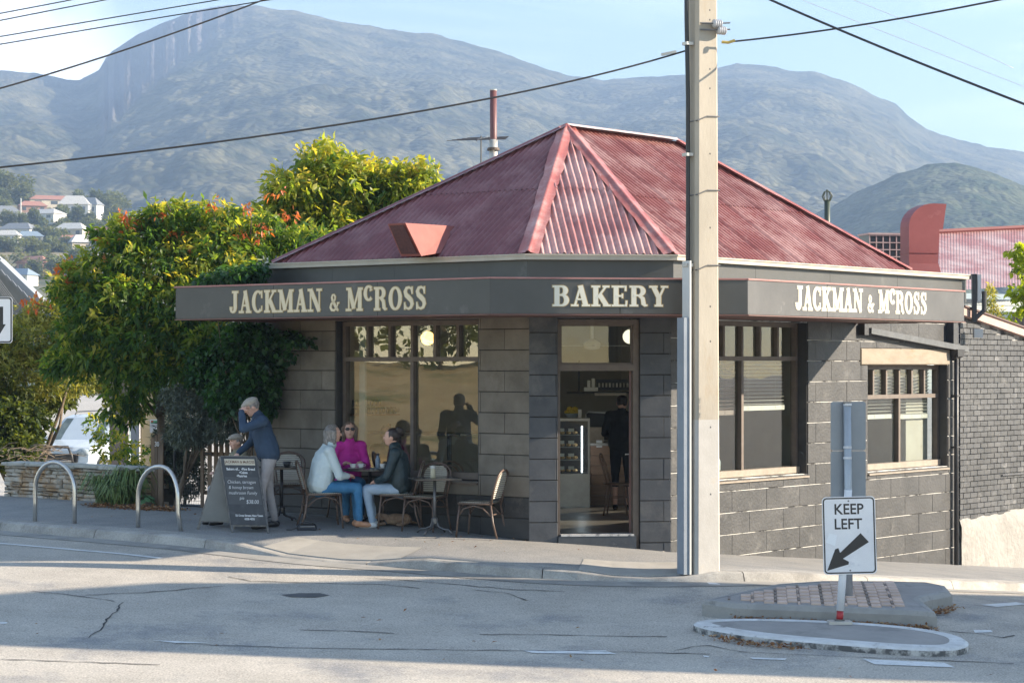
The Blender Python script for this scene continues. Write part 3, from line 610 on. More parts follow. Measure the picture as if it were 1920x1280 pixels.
venetian(WR, wa[1]+.01, wa[3]-.04, zof(772, YA), zof(676, YA), wa[7]+.06, blindb, wa[0]); venetian(WR, wa[3]+.04, wa[2]-.16, zof(765, YA), zof(676, YA), wa[7]+.06, blind, wa[0], tilt=.2)
venetian(WR, wb[1]+.01, wb[2]-.08, wb[5], wb[6]-.02, wb[7]+.06, blind, wb[0], rail=False, tilt=.9)
venetian(WR, wb[1]+.01, wb[3]-.04, zof(780, YB), zof(746, YB), wb[7]+.06, blind, wb[0]); venetian(WR, wb[3]+.03, wb[2]-.12, zof(782, YB), zof(746, YB), wb[7]+.06, blind, wb[0])
MB(WR).box((lint[0], -.02, lint[2]+.003), (lint[1], .2, lint[3])).build('stone_lintel', stonel, shop, bevel=.012)
# bottles on the sills
clear = pm('bottle_glass', (.55, .60, .60), None, rough=.15)
def bottle(px, py, O, e, Fm, y, s, label):
    u, Yy = hit(px, O, e); P = Fm @ Vector((u, y, 0)); t = thing('bottle', label, 'bottle', (P.x, P.y, py))
    MB().lathe([(.03*s, 0), (.034*s, .01), (.034*s, .13*s), (.012*s, .19*s), (.012*s, .25*s), (.014*s, .26*s)], t.location, 12).build('bottle_body', clear, t, smooth=True)
    MB().lathe([(.015*s, .262*s), (.015*s, .278*s)], t.location, 10).build('cap', blackm, t)
bottle(1361, wa[4], B0, dR, WR, wa[7]+.12, 1, 'left clear glass bottle inside the left side street window')
bottle(1386, wa[4], B0, dR, WR, wa[7]+.12, .95, 'second clear glass bottle inside the left side street window')
bottle(1641, wb[4], B0, dR, WR, wb[7]+.1, .9, 'tall clear bottle inside the right side street window')
bottle(1650, wb[4], B0, dR, WR, wb[7]+.1, .5, 'short clear jar inside the right side street window')
bottle(1655, wb[4], B0, dR, WR, wb[7]+.17, .45, 'smallest clear jar at the right end of the window bottles')
# ------------------------------------------------ door
u0, u1 = DW[0]+.004, DW[1]-.004; Yd = 29.2; zh = zof(690, Yd)
fr = MB(WC).box((u0, .06, ZF-.12), (u0+.035, .22, ZS-.03)).box((u1-.075, .06, ZF-.25), (u1, .22, ZS-.03)).box((u0+.035, .06, zh-.035), (u1-.075, .215, zh+.045)).box((u0+.035, .062, ZS-.09), (u1-.075, .215, ZS-.03)).build('door_frame', trim, shop)
fr['label'] = 'taupe door frame of the corner entrance'
MB(WC).box((u0+.035, .10, zh+.045), (u0+.06, .17, ZS-.09)).box((u1-.10, .10, zh+.045), (u1-.075, .17, ZS-.09)).box((u0+.06, .10, zh+.045), (u1-.10, .17, zh+.07)).box((u0+.06, .10, ZS-.115), (u1-.10, .17, ZS-.09)).build('fanlight_frame', trim, fr)
MB(WC).box((u0+.06, .13, zh+.07), (u1-.10, .134, ZS-.115)).build('pane', glass, fr)
galv0 = pm('handle_metal', (.5, .48, .44), None, rough=.3, metal=.7); redd = pm('door_red_brown', (.12, .05, .042), (.16, .07, .055), 5, .45)
hd = WC @ Vector((u1-.10, .23, 0)); DF = frame(hd.to_2d(), Vector((1, -.06)).normalized(), Vector((.06, 1)).normalized()); dr_ = MB(DF).box((0, 0, ZF+.01), (.04, .82, zh-.04)).build('open_door', redd, shop); MB(DF).tube([(-.002, .7, ZF+1.0), (-.05, .7, ZF+1.0), (-.05, .62, ZF+1.0)], .009, 6).build('door_handle', galv0, dr_)
step = pm('step_paint', (.05, .06, .075), (.08, .09, .10), 3, .7, .2, c3=(.25, .25, .25), s3=8, lo3=.62, hi3=.72)
MB(WC).box((u0-.0, -.04, ZF-.35), (u1-.05, .25, ZF-.012)).build('door_step', step, shop)
MB(WC).box((u0+.035, -.045, ZF-.011), (u1-.08, .2, ZF+.012)).build('threshold', pm('worn_white_threshold', (.55, .55, .54), (.12, .13, .15), 12, .7, lo=.5, hi=.6), shop)
# ------------------------------------------------ interior
PI_, QI = 8.2, 4.35
def polyroom(z): return [pq(.02, .1, z), pq(.02, 4.6, z), pq(8.3, 4.6, z), pq(8.3, -1.2, z), pq(1.4, -1.2, z)]
MB().poly([pq(.20, .12, ZF), pq(.20, QI+.2, ZF), pq(8.3, QI+.2, ZF), pq(8.3, -1.1, ZF), pq(1.25, -1.1, ZF)]).build('interior_floor', floor_i, shop)
MB().poly([pq(.05, .1, CZ+.95), pq(.05, QI+.2, CZ+.95), pq(8.3, QI+.2, CZ+.95), pq(8.3, -1.2, CZ+.95), pq(1.3, -1.2, CZ+.95)]).build('ceiling', pm('ceiling_white', (.6, .58, .54)), shop)
FP = frame(A0, dR, dL)
MB(FP).box((.27, QI, ZF-.3), (8.5, QI+.6, ZP-.02)).build('back_wall', cream_i, shop)['label'] = 'cream painted interior wall behind the counter'
MB(FP).box((8.2, -1.0, ZF-.3), (8.9, QI-.002, ZP-.02)).build('rear_wall', cream_i, shop)
# ------------------------------------------------ awning box along three sides
c0 = Vector((hit(918, pq(-2.1, 0).to_2d(), dL)))  # (q on left fascia, Y)
pL = -1.9; qR = -3.05
a1 = pq(pL, hit(331, pq(pL, 0).to_2d(), dL)[0]).to_2d(); a2 = pq(pL, hit(919, pq(pL, 0).to_2d(), dL)[0]).to_2d()
a3 = pq(hit(1402, pq(0, qR).to_2d(), dR)[0], qR).to_2d()
tW, _ = hit(1615, B0, dR); W4 = B0+dR*tW; nR = -dL
a4 = pq(topq(*W4)[0]+.05, qR).to_2d()
tt, _ = hit(1808, pq(0, qR).to_2d(), dR); a4 = pq(tt, qR).to_2d(); w4 = B0+dR*(tt-PB-.02)
z0, z1 = CZ+.604, CZ+1.018
aw = shop
ZA = [ (a1, z0, z1), (a2, z0, z1), (a3, z0+.005, z1), (a4, z0-.0, z1-.0)]
def fascia(p, q, zz0, zz1, mat, label, n=3):
    e = (q-p); ln = e.length; e = e.normalized(); inn = Vector((-e.y, e.x))
    if inn.dot(Vector((0, 1))) < 0: inn = -inn
    Fm = frame(p, e, inn); par = None
    mb = MB(Fm); par = MB(Fm).box((.004, .03, zz0+.01), (ln-.004, .05, zz1-.01)).build('awning_fascia', mat, shop); par['label'] = label
    for i in range(n):
        MB(Fm).box((ln*i/n+.002, 0, zz0), (ln*(i+1)/n-.002, .028, zz1)).build('fascia_panel', mat, par, bevel=.003)
    MB(Fm).box((-.01, -.012, zz1+.002), (ln+.01, .07, zz1+.022)).build('flashing', pinkm, par)
    MB(Fm).box((-.01, -.016, zz0-.016), (ln+.01, .06, zz0-.002)).build('bottom_angle', soff, par)
    return Fm, ln, par
FL = fascia(a1, a2, z0, z1, fasc, 'charcoal awning fascia facing the main street', 3)
FC = fascia(a2, a3, z0, z1, fasc, 'charcoal awning fascia over the corner door', 2)
FR_ = fascia(a3, a4, z0, z1, fasc_r, 'weathered sunlit awning fascia facing the side street', 3)
wl0 = pq(-.0, topq(*a1)[1]).to_2d()
fascia(a1+(wl0-a1)*.015, wl0, z0, z1, fasc, 'short return at the left end of the awning', 1)
fascia(a4+(w4-a4)*.015, w4, z0, z1, fasc_r, 'short return at the right end of the awning', 1)
ring = [a1, a2, a3, a4, w4, B0.copy(), A0.copy(), wl0]
def inn(v, k=.03): c = pq(1, 1).to_2d(); return v+(c-v).normalized()*k
so = MB().add([(v.x, v.y, z0-.0) for v in [inn(r, .04) for r in ring]]+[(v.x, v.y, z0+.02) for v in [inn(r, .04) for r in ring]], [tuple(range(8))[::-1], tuple(range(8, 16))]+[(i, (i+1) % 8, 8+(i+1) % 8, 8+i) for i in range(8)])
so.build('awning_soffit', soff, shop)
MB().add([(v.x, v.y, z1-.05) for v in [inn(r, .05) for r in ring]], [tuple(range(8))]).build('awning_deck', pm('deck_metal', (.2, .19, .18)), shop)
# ------------------------------------------------ bulkhead and gutter above the awning
def strip(P, za, zb, d0, d1, name, mat, closed=False, smooth=False):
    """wall following the building line P (list of Vector2) offset outward"""
    n = len(P); o = []
    for i, v in enumerate(P):
        e1 = (P[i]-P[i-1]).normalized() if i else (P[1]-P[0]).normalized(); e2 = (P[i+1]-P[i]).normalized() if i < n-1 else e1
        n1 = Vector((e1.y, -e1.x)); n2 = Vector((e2.y, -e2.x)); nn = (n1+n2).normalized(); o.append((v, nn/ max(.3, nn.dot(n1))))
    vs = []
    for v, nn in o:
        a = v+nn*d0; b = v+nn*d1; vs += [(a.x, a.y, za), (b.x, b.y, za), (b.x, b.y, zb), (a.x, a.y, zb)]
    fs = [(i*4+k, i*4+(k+1) % 4, (i+1)*4+(k+1) % 4, (i+1)*4+k) for i in range(n-1) for k in range(4)]+[(0, 1, 2, 3), ((n-1)*4, (n-1)*4+3, (n-1)*4+2, (n-1)*4+1)]
    return MB().add(vs, fs).build(name, mat, shop)
EA = A0+nC*-.0; LINE = [pq(0, 4.75).to_2d(), A0+dL*.02, B0+dR*.02, (B0+dR*8.25)]
ZG0, ZG1 = CZ+1.30, CZ+1.40
zg = CZ+1.335
strip(LINE, z1-.04, zg, .002, .035, 'bulkhead_board', fasc)
strip(LINE, zg+.002, zg+.055, .004, .12, 'gutter', gutm); strip(LINE, zg+.056, zg+.075, -.02, .135, 'gutter_lip', gutm)
for j, (Fm, ln) in enumerate(((WL, 4.5), (WR, 8.))):
    for i in range(1, 4): MB(Fm).box((ln*i/4, -.037, z1), (ln*i/4+.012, -.0355, zg)).build('cover_strip', fasc, shop)
# ------------------------------------------------ corrugated roof
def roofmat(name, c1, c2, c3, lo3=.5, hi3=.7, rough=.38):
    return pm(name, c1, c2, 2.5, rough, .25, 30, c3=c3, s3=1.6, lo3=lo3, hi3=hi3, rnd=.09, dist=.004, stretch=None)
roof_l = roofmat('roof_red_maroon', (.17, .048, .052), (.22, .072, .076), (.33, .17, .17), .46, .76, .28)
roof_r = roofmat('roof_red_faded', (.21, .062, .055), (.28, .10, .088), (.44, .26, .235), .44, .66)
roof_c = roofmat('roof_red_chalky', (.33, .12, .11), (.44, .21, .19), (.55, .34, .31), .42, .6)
APX = (2.74, 1.44); RG = (5.35, 1.44); ZE = CZ+1.41; ZR = CZ+3.375
e = .0
Ls = pq(-.02, 4.52, ZE); La = pq(-.02, 0.0, ZE); Ra = pq(PB, -PB-.02, ZE); Rb = pq(7.75, -PB-.02, ZE); ap = pq(*APX, ZR); rg = pq(*RG, ZR)
apv = ap.copy(); apv = at(1062, 238, ap.y)
ap = apv; rg = at(1268, 265, rg.y); ZR = ap.z
def roof_face(eL, eR, tops, mat, label, pitch=.095, amp=.021, lap=.5, rust=0.):
    """eL,eR eave ends; tops: list of upper outline points from left to right"""
    ex = (eR-eL); Wd = ex.length; ex.normalize(); t0 = tops[0]; up = t0-eL; up = (up-ex*up.dot(ex)).normalized(); nn = ex.cross(up)
    if nn.z < 0: nn = -nn
    poly = [(0, 0)]+[((t-eL).dot(ex), (t-eL).dot(up)) for t in tops]+[(Wd, 0)]
    def vmax(u): return float(np.interp(u, [p[0] for p in poly], [p[1] for p in poly]))
    us0 = poly[0][0]; face = MB().poly([eL-nn*.05]+[t-nn*.05 for t in tops]+[eR-nn*.05]).build('roof_deck', mat, shop); face['label'] = label
    V = max(p[1] for p in poly); n = max(1, round(Wd/.762)); sw = Wd/n; waves = round(sw/pitch)
    for i in range(n):
        for part in (0, 1):
            lo_ = 0 if part == 0 else V*lap-.05; hi_ = V*lap if part == 0 else V
            cols = []; m = waves*6
            for k in range(m+1):
                u = i*sw+sw*k/m; vm = vmax(u); a, b = min(lo_, vm), min(hi_, vm); cols.append((u, a, b, math.cos(2*math.pi*k/6)))
            if max(c[2]-c[1] for c in cols) < .03: continue
            vs = []; nr = 7
            for r in range(nr):
                for u, a, b, c in cols:
                    v = a+(b-a)*r/(nr-1); lift = .010*(1-r/(nr-1)) if part else 0
                    dent = rust*.018*(mnoise.noise(Vector((u*3.1, v*3.7, 4)))) + .004*mnoise.noise(Vector((u*1.7, v*1.3, 2)))
                    if rust and abs(c) > .6: dent += rust*.008*mnoise.noise(Vector((u*22, v*14, 1)))
                    vs.append(eL+ex*u+up*v+nn*(amp*c+lift+dent+i*.00015))
            w_ = m+1
            fs = [(r*w_+k, r*w_+k+1, (r+1)*w_+k+1, (r+1)*w_+k) for r in range(nr-1) for k in range(m) if (cols[k][2]-cols[k][1])+(cols[k+1][2]-cols[k+1][1]) > 1e-4]
            MB().add(vs, fs).build('roof_sheet', mat, face, smooth=True)
    return face
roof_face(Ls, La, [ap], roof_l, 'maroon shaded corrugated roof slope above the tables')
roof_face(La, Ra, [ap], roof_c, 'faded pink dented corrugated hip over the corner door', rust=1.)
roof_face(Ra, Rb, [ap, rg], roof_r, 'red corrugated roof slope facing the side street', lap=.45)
Bk = pq(7.75, 4.52, ZE)
MB().poly([Rb, Bk, rg]).poly([Bk, Ls, ap, rg]).build('rear_roof_slopes', roof_l, shop)
def capping(a, b, w_, mat, name='hip_capping', lift=.03, wing=.12, rumple=.012, nl=None):
    n = 34; d = (b-a); s = d.cross(Vector((0, 0, 1))).normalized(); u = s.cross(d.normalized()); u = u if u.z > 0 else -u
    prof = [(-1.25, -.45*wing/.12), (-.9, -.32), (-.32, -.02), (-.25, .2), (-.12, .34), (0, .38), (.12, .34), (.25, .2), (.32, -.02), (.9, -.32), (1.25, -.45*wing/.12)]
    vs = []
    for i in range(n+1):
        p = a+d*i/n
        for x, z in prof:
            r = mnoise.noise((p+s*x*.3)*9)*rumple*(1 if abs(x) > .3 else .15); e_ = mnoise.noise((p+s*x*3)*4)*.03*(abs(x) > 1)
            vs.append(p+s*(x*w_+e_)+u*(z*w_*.55+lift+r))
    m = len(prof); return MB().add(vs, [(i*m+k, i*m+k+1, (i+1)*m+k+1, (i+1)*m+k) for i in range(n) for k in range(m-1)]).build(name, mat, shop, smooth=True)
capm = roofmat('capping_red', (.30, .085, .075), (.38, .13, .11), (.47, .26, .235), .48, .66); capl = roofmat('capping_lead', (.32, .20, .20), (.40, .28, .28), (.34, .11, .10), .5, .62)
capping(La+Vector((0, 0, .0)), ap, .10, capm); capping(Ra, ap, .10, capm); capping(Ls, ap, .10, roof_l, rumple=.004); capping(Rb, rg, .10, capm, rumple=.004)
capping(ap, rg, .12, pm('ridge_pale', (.50, .36, .33), (.58, .46, .42), 5, .4), 'ridge_capping', rumple=.004)
# box vent on the left slope
def solid(pl, name, mat, parent, Fm=None, bevel=0): return MB(Fm).hexa(pl).build(name, mat, parent, bevel=bevel)
vm_ = pm('vent_red', (.25, .065, .05), (.31, .09, .07), 4, .5); vmd = pm('vent_mesh_rust', (.06, .022, .02), (.11, .04, .035), 30, .8)
vt = thing('roof_vent', 'red sheet metal box vent opening towards the left on the maroon roof slope', 'vent', tuple(at(775, 482, 29.6)))
# wedge: open mouth faces front-left, tail runs up the slope
V = [at(752, 480, 29.75), at(790, 480, 29.45), at(826, 474, 29.9), at(770, 470, 30.3), at(727, 420, 29.75), at(760, 418, 29.45), at(853, 424, 30.6), at(800, 424, 30.6)]
mb = MB().hexa([V[0], V[1], V[2], V[3], V[4], V[5], V[6], V[7]]); mb.build('vent_hood', vm_, vt)
def mix4(a, b, c, d, i, j, off): return (a.lerp(b, i)).lerp(d.lerp(c, i), j)+off
off = Vector((-.012, -.02, 0)); MB().poly([mix4(V[0], V[1], V[5], V[4], i, j, off) for i, j in ((.1, .06), (.9, .06), (.9, .94), (.1, .94))]).build('vent_mesh', vmd, vt)
# flue and antenna
rustp = pm('flue_maroon', (.13, .05, .05), (.20, .09, .085), 6, .5, stretch=(1, 1, .3)); galv = pm('galvanised', (.42, .40, .36), (.55, .53, .49), 8, .5, metal=.3)
b0 = at(925, 310, 34.0); fl = thing('flue_pipe', 'tall maroon flue pipe rising behind the roof slope', 'flue', tuple(b0)); tz = at(925, 169, 34).z
MB().tube([b0-Vector((0, 0, .4)), (b0.x, b0.y, tz)], .052, 14).build('pipe', rustp, fl, smooth=True); zc = at(925, 281, 34).z
MB().tube([b0-Vector((0, 0, .4)), (b0.x, b0.y, at(0, 262, 34).z)], .062, 14).build('sleeve', galv, fl, smooth=True)
MB().lathe([(.062, 0), (.10, -.01), (.085, .03), (.062, .035)], (b0.x, b0.y, zc), 14).build('storm_collar', pm('rust_brown', (.1, .07, .05)), fl)
MB().tube([(b0.x, b0.y, tz-.01), (b0.x, b0.y, tz+.006)], .055, 14).build('rim', galv, fl)
b0 = at(902, 320, 34.3); an = thing('tv_antenna', 'thin metal television antenna beside the maroon flue', 'antenna', tuple(b0)); zt = at(902, 262, 34.3).z
dk = pm('antenna_metal', (.16, .16, .16), None, rough=.4, metal=.5)
MB().tube([b0-Vector((0, 0, .5)), (b0.x, b0.y, at(0, 255, 34.3).z)], .013, 8).build('mast', dk, an)
MB().tube([at(893, 263, 34.0), at(915, 258, 34.8)], .012, 6).build('boom', dk, an)
for i in range(5):
    t = i/4; c = at(893, 263, 34.0).lerp(at(915, 258, 34.8), t); h_ = .44-.03*i; MB().tube([c-Vector((h_, .04, .01)), c+Vector((h_, -.04, .01))], .005, 5).build('element', dk, an)
# small green pipe
b0 = at(1551, 400, 37.); g = thing('vent_pipe', 'dark green vent pipe with wire cowl above the right roof slope', 'vent pipe', tuple(b0)); gm = pm('pipe_green', (.035, .055, .04), (.06, .08, .055), 7, .5)
MB().tube([b0-Vector((0, 0, .8)), (b0.x, b0.y, at(0, 375, 37).z)], .048, 12).build('pipe', gm, g, smooth=True)
for k in range(8):
    a = k*math.pi/4; zc = at(0, 376, 37).z; MB().tube([(b0.x+.048*math.cos(a), b0.y+.048*math.sin(a), zc-.01), (b0.x+.085*math.cos(a), b0.y+.085*math.sin(a), zc+.07), (b0.x+.05*math.cos(a), b0.y+.05*math.sin(a), zc+.14), (b0.x, b0.y, zc+.155)], .007, 5).build('cowl_wire', gm, g)
MB().ell((b0.x, b0.y, at(0, 358, 37).z), .025, 8).build('finial', gm, g)
# big curved duct
duct = thing('exhaust_duct', 'large dull red curved exhaust duct at the right end of the roof', 'duct', tuple(at(1735, 510, 35.2)))
dm = pm('duct_red', (.24, .055, .055), (.29, .072, .07), 2, .5, .1, c3=(.42, .16, .15), s3=3, lo3=.6, hi3=.8); 
Dq = at(1728, 510, 35.4); FD = frame(Dq.to_2d(), Vector((.97, .24)), Vector((-.24, .97)), z=0)
zb, zt = at(0, 508, 35.4).z, at(0, 381, 35.4).z; s = 35.4/F
# profile in (x across, z) extruded in depth
arc = []; 
prof = [(-.21, zb-.1), (-.21, zt-.36)]
for k in range(9): a = math.pi-k*math.pi/2/8; prof.append((.21+.42*math.cos(a)*1., zt-.36+.36*math.sin(a)))
prof += [(.42, zt-.005), (.36, zt-.40), (.30, zt-.40), (.30, zt-.50), (.27, zb-.1)]
n = len(prof); dd = .34
MB(FD).add([(x, 0, z) for x, z in prof]+[(x, dd, z) for x, z in prof], [tuple(range(n)), tuple(range(n, 2*n))[::-1]]+[(i, (i+1) % n, n+(i+1) % n, n+i) for i in range(n)]).build('duct_body', dm, duct)
MB(FD).box((-.22, -.01, zb+.28), (.285, dd+.01, zb+.295)).build('seam', dm, duct)
MB(FD).hexa([(-.36, -.04, zb-.12), (.34, -.04, zb-.12), (.34, dd+.1, zb-.12), (-.36, dd+.1, zb-.12), (-.20, -.01, zb+.12), (.28, -.01, zb+.12), (.28, dd+.01, zb+.12), (-.2, dd+.01, zb+.12)]).build('flared_base', dm, duct)
# louvred dormer box behind
lb = thing('lattice_box', 'dark multi-pane framed box rising behind the right hip of the roof', 'rooftop box', tuple(at(1662, 480, 39)))
q0 = at(1630, 500, 38.5); FQ = frame(q0.to_2d(), Vector((.98, .2)), Vector((-.2, .98)))
za, zb_ = at(0, 505, 39).z, at(0, 443, 39).z; lm = pm('box_frame_pink', (.42, .28, .27), (.5, .36, .34), 5, .6)
MB(FQ).box((0, .02, za), (.62, .5, zb_)).build('box_body', pm('box_dark', (.05, .05, .055), None, rough=.3), lb)
for i in range(6): MB(FQ).box((i*.12, 0, za), (i*.12+.018, .018, zb_)).build('bar', lm, lb)
for i in range(5): MB(FQ).box((0, -.004, zb_-.02-i*.12), (.62, .012, zb_-.004-i*.12)).build('bar', lm, lb)
MB(FQ).box((-.02, -.02, zb_), (.64, .52, zb_+.03)).build('lid', lm, lb)
# ------------------------------------------------ pipes on the side wall
def zR(px, py): return zof(py, hit(px, B0, dR)[1])
pipe = MB(WR).bar((uR(1620), -.09, zR(1620, 620)), (uR(1803), -.09, zR(1803, 655)), .075, .085); o = pipe.build('drain_channel', pm('drain_grey', (.07, .075, .08), (.11, .115, .12), 6, .45), shop)
MB(WR).box((uR(1610), -.10, zR(1612, 628)), (uR(1618), -.0, zR(1612, 606))).build('drain_bracket', blackm, shop)
uu = 7.86
MB(WR).tube([(uu, -.06, CZ-3.4), (uu, -.06, zR(1795, 612))], .036, 8).build('downpipe', blackm, shop, smooth=True)
for k, z in enumerate((CZ-1.3, CZ-.5, CZ+.3)): MB(WR).box((uu-.05, -.10, z), (uu+.05, -.0, z+.025)).build('pipe_clip', blackm, shop)
MB(WR).box((uR(1775), -.12, zR(1780, 655)), (uR(1783), -.0, zR(1780, 605))).build('drain_bracket', blackm, shop)
MB(WR).hexa([(uu-.12, -.15, zR(1800, 668)), (uu+.08, -.15, zR(1800, 668)), (uu+.04, -.03, zR(1800, 676)), (uu-.08, -.03, zR(1800, 676)), (uu-.14, -.16, zR(1800, 655)), (uu+.10, -.16, zR(1800, 655)), (uu+.1, -.02, zR(1800, 655)), (uu-.14, -.02, zR(1800, 655))]).build('rainhead', blackm, shop)
e4 = (a4-A0); 
Pd = a4; mbp = MB(); 
Pw = WR @ Vector((8.27, -.18, 0)); Pw2 = Pw
MB().box((Pw.x-.05, Pw.y-.03, CZ+.66), (Pw.x+.02, Pw.y+.05, CZ+1.42)).build('downpipe', blackm, shop); MB().box((Pw.x+.03, Pw.y-.03, CZ+1.0), (Pw.x+.09, Pw.y+.05, CZ+1.41)).build('downpipe_white', pm('pale_paint', (.6, .6, .58)), shop)
MB().tube([(Pw.x+.0, Pw.y, CZ+.72), (Pw.x+.14, Pw.y, CZ+.85), (Pw.x+.14, Pw.y, CZ+1.15)], .04, 8).build('pipe_bend', blackm, shop)
MB().box((Pw.x-.02, Pw.y-.02, CZ+.42), (Pw.x+.12, Pw.y+.1, CZ+.56)).build('meter_box', pm('pale_paint', (.6, .6, .58)), shop)
# ---------------------------------------------------------------- lettering: slab serif built from ribbons
def rib(P, W_, e=0.):
    """P points, W widths -> list of quads (expanded by e)"""
    P = [Vector(p) for p in P]; n = len(P); W_ = W_ if isinstance(W_, (list, tuple)) else [W_]*n; l = []; r = []
    for i in range(n):
        d = (P[min(i+1, n-1)]-P[max(i-1, 0)]).normalized(); s = Vector((-d.y, d.x)); p = P[i]-(d*e if i == 0 else 0*d)+(d*e if i == n-1 else 0*d)
        l.append(p+s*(W_[i]/2+e)); r.append(p-s*(W_[i]/2+e))
    return l, r
def arc(cx, cy, rx, ry, a0, a1, thick, thin, n=18):
    P = []; Wd = []
    for i in range(n+1):
        a = R(a0+(a1-a0)*i/n); P.append((cx+rx*math.cos(a), cy+ry*math.sin(a))); Wd.append(thin+(thick-thin)*abs(math.cos(a))**1.3)
    return P, Wd
T, H, S = .20, .085, .09     # stem, hairline, serif heights
def glyph(ch):
    st = lambda x, y0=0, y1=1, t=T: ([(x, y0), (x, y1)], t); sf = lambda x0, x1, y: ([(x0, y), (x1, y)], S)
    b, t = S/2, 1-S/2
    if ch == 'J': return .56, [st(.36, .22, 1), sf(.16, .56, t), ([(.36, .25), (.345, .14), (.28, .065), (.19, .05), (.12, .09), (.10, .17)], [T, .17, .12, .09, .12, .15]), ([(.10, .16), (.10, .28)], .17)]
    if ch == 'A': return .78, [([(.39, .98), (.16, .05)], H), ([(.38, 1.0), (.60, .05)], T), sf(0, .30, b), sf(.44, .78, b), ([(.22, .34), (.54, .34)], .075)]
    if ch == 'C': P, W_ = arc(.37, .5, .27, .455, 52, 308, T, H); return .70, [(P, W_), ([(.60, .66), (.60, .98)], .075), ([(.60, .08), (.60, .30)], .06)]
    if ch == 'c': P, W_ = arc(.30, .33, .20, .29, 45, 315, T*.9, H); return .54, [(P, W_), ([(.42, .50), (.44, .44)], .15)]
    if ch == 'K': return .80, [st(.20), sf(.02, .38, b), sf(.02, .38, t), ([(.24, .38), (.62, .96)], H), ([(.36, .56), (.64, .04)], T), sf(.48, .76, t), sf(.50, .82, b)]
    if ch == 'M': return .98, [st(.80), ([(.17, 0), (.17, 1)], .07), ([(.20, .98), (.46, .10)], T), ([(.46, .10), (.76, .98)], H), sf(0, .32, b), sf(.03, .28, t), sf(.62, .98, b), sf(.72, .98, t)]
    if ch == 'N': return .84, [([(.16, 0), (.16, 1)], .07), ([(.68, 0), (.68, 1)], .07), ([(.17, .98), (.67, .03)], T), sf(0, .32, b), sf(0, .26, t), sf(.52, .84, t)]
    if ch == 'R': P, W_ = arc(.38, .745, .20, .212, 90, -90, T, H); return .80, [st(.20), sf(.02, .38, b), sf(.02, .40, t), (P, W_), ([(.2, .956), (.4, .956)], H), ([(.2, .535), (.4, .535)], H), ([(.42, .52), (.56, .40), (.60, .12), (.66, .05), (.76, .06)], [.12, .17, .18, .12, .06])]
    if ch == 'B': P, W_ = arc(.38, .755, .17, .20, 90, -90, T, H); Q, W2 = arc(.38, .295, .21, .25, 90, -90, T, H); return .74, [st(.20), sf(.02, .40, b), sf(.02, .40, t), (P, W_), (Q, W2), ([(.2, .545), (.42, .545)], H), ([(.2, .955), (.4, .955)], H), ([(.2, .045), (.4, .045)], H)]
    if ch == 'O': P, W_ = arc(.39, .5, .27, .455, 0, 360, T, H, 28); return .78, [(P, W_)]
    if ch == 'S': return .64, [([(.50, .74), (.46, .90), (.33, .955), (.20, .92), (.13, .78), (.18, .63), (.33, .52), (.46, .40), (.51, .25), (.44, .10), (.31, .045), (.17, .09), (.11, .25)], [.06, .08, .09, .13, .18, .20, .21, .20, .18, .13, .09, .08, .06]), ([(.51, .68), (.51, .98)], .07), ([(.10, .02), (.10, .32)], .07)]
    if ch == 'E': return .70, [st(.20), sf(.02, .64, b), sf(.02, .62, t), ([(.2, .51), (.46, .51)], H), ([(.46, .40), (.46, .62)], .06), ([(.61, 0.), (.63, .28)], .075), ([(.59, .74), (.59, 1.)], .075)]
    if ch == 'Y': return .78, [st(.39, 0, .48), ([(.40, .42), (.17, .97)], T*.95), ([(.40, .42), (.62, .96)], H), sf(.22, .56, b), sf(.0, .34, t), sf(.48, .78, t)]
    if ch == '&': return .66, [([(.62, .42), (.50, .15), (.34, .045), (.18, .07), (.10, .20), (.15, .36), (.30, .48), (.41, .60), (.42, .74), (.34, .84), (.24, .82), (.19, .70), (.24, .56), (.38, .34), (.52, .12), (.62, .03)], [.06, .07, .10, .13, .14, .12, .09, .08, .10, .08, .10, .11, .14, .16, .15, .08]), ([(.54, .42), (.70, .42)], .06)]
    return .3, []
def sign(s, Fm, u0, u1, z0, z1, mat, omat, parent, y=0.):
    """s letters between u0..u1 (u grows to the reader's right), one object per letter"""
    sc = {'&': .86, 'c': 1.}; adv = []
    for ch in s: w_, _ = glyph(ch); adv.append((.38 if ch == ' ' else (w_*sc.get(ch, 1)+.035)))
    tot = sum(adv); x = 0; k = (u1-u0)/tot; h = z1-z0
    for ch, a in zip(s, adv):
        if ch != ' ':
            _, st = glyph(ch); q = sc.get(ch, 1); zo = .0
            if ch == 'c': zo = .42
            for e, m, dep, nm in ((.028, omat, .004, 'letter_outline'), (0., mat, .008, 'letter')):
                mb = MB(Fm)
                for j, (P, W_) in enumerate(st):
                    l, r = rib(P, W_, e); n = len(l); f = lambda v, d: (u0+(x+v.x*q)*k, y-d, z0+(zo+v.y*q)*h); d1 = dep+j*.0004
                    vs = [f(v, d1) for v in l+r]+[f(v, 0) for v in l+r]
                    fs = [(i, i+1, n+i+1, n+i) for i in range(n-1)]+[(i+2*n, i+1+2*n, i+1, i) for i in range(n-1)]+[(n+i, n+i+1, 3*n+i+1, 3*n+i) for i in range(n-1)]+[(0, n, 3*n, 2*n), (n-1, 3*n-1, 4*n-1, 2*n-1)]
                    mb.add(vs, fs)
                me = mb.mesh(nm, wbase(parent)); me.materials.append(m); lo = link(nm, me, parent)
        x += a
gold = pm('sign_cream', (.62, .53, .36), (.66, .57, .40), 6, .5); gold2 = pm('sign_gold_edge', (.34, .25, .11), None, rough=.5); ivory = pm('sign_ivory', (.66, .63, .52), (.70, .67, .56), 6, .5)
def uon(Fm, O, e, px): return hit(px, O, e)[0]
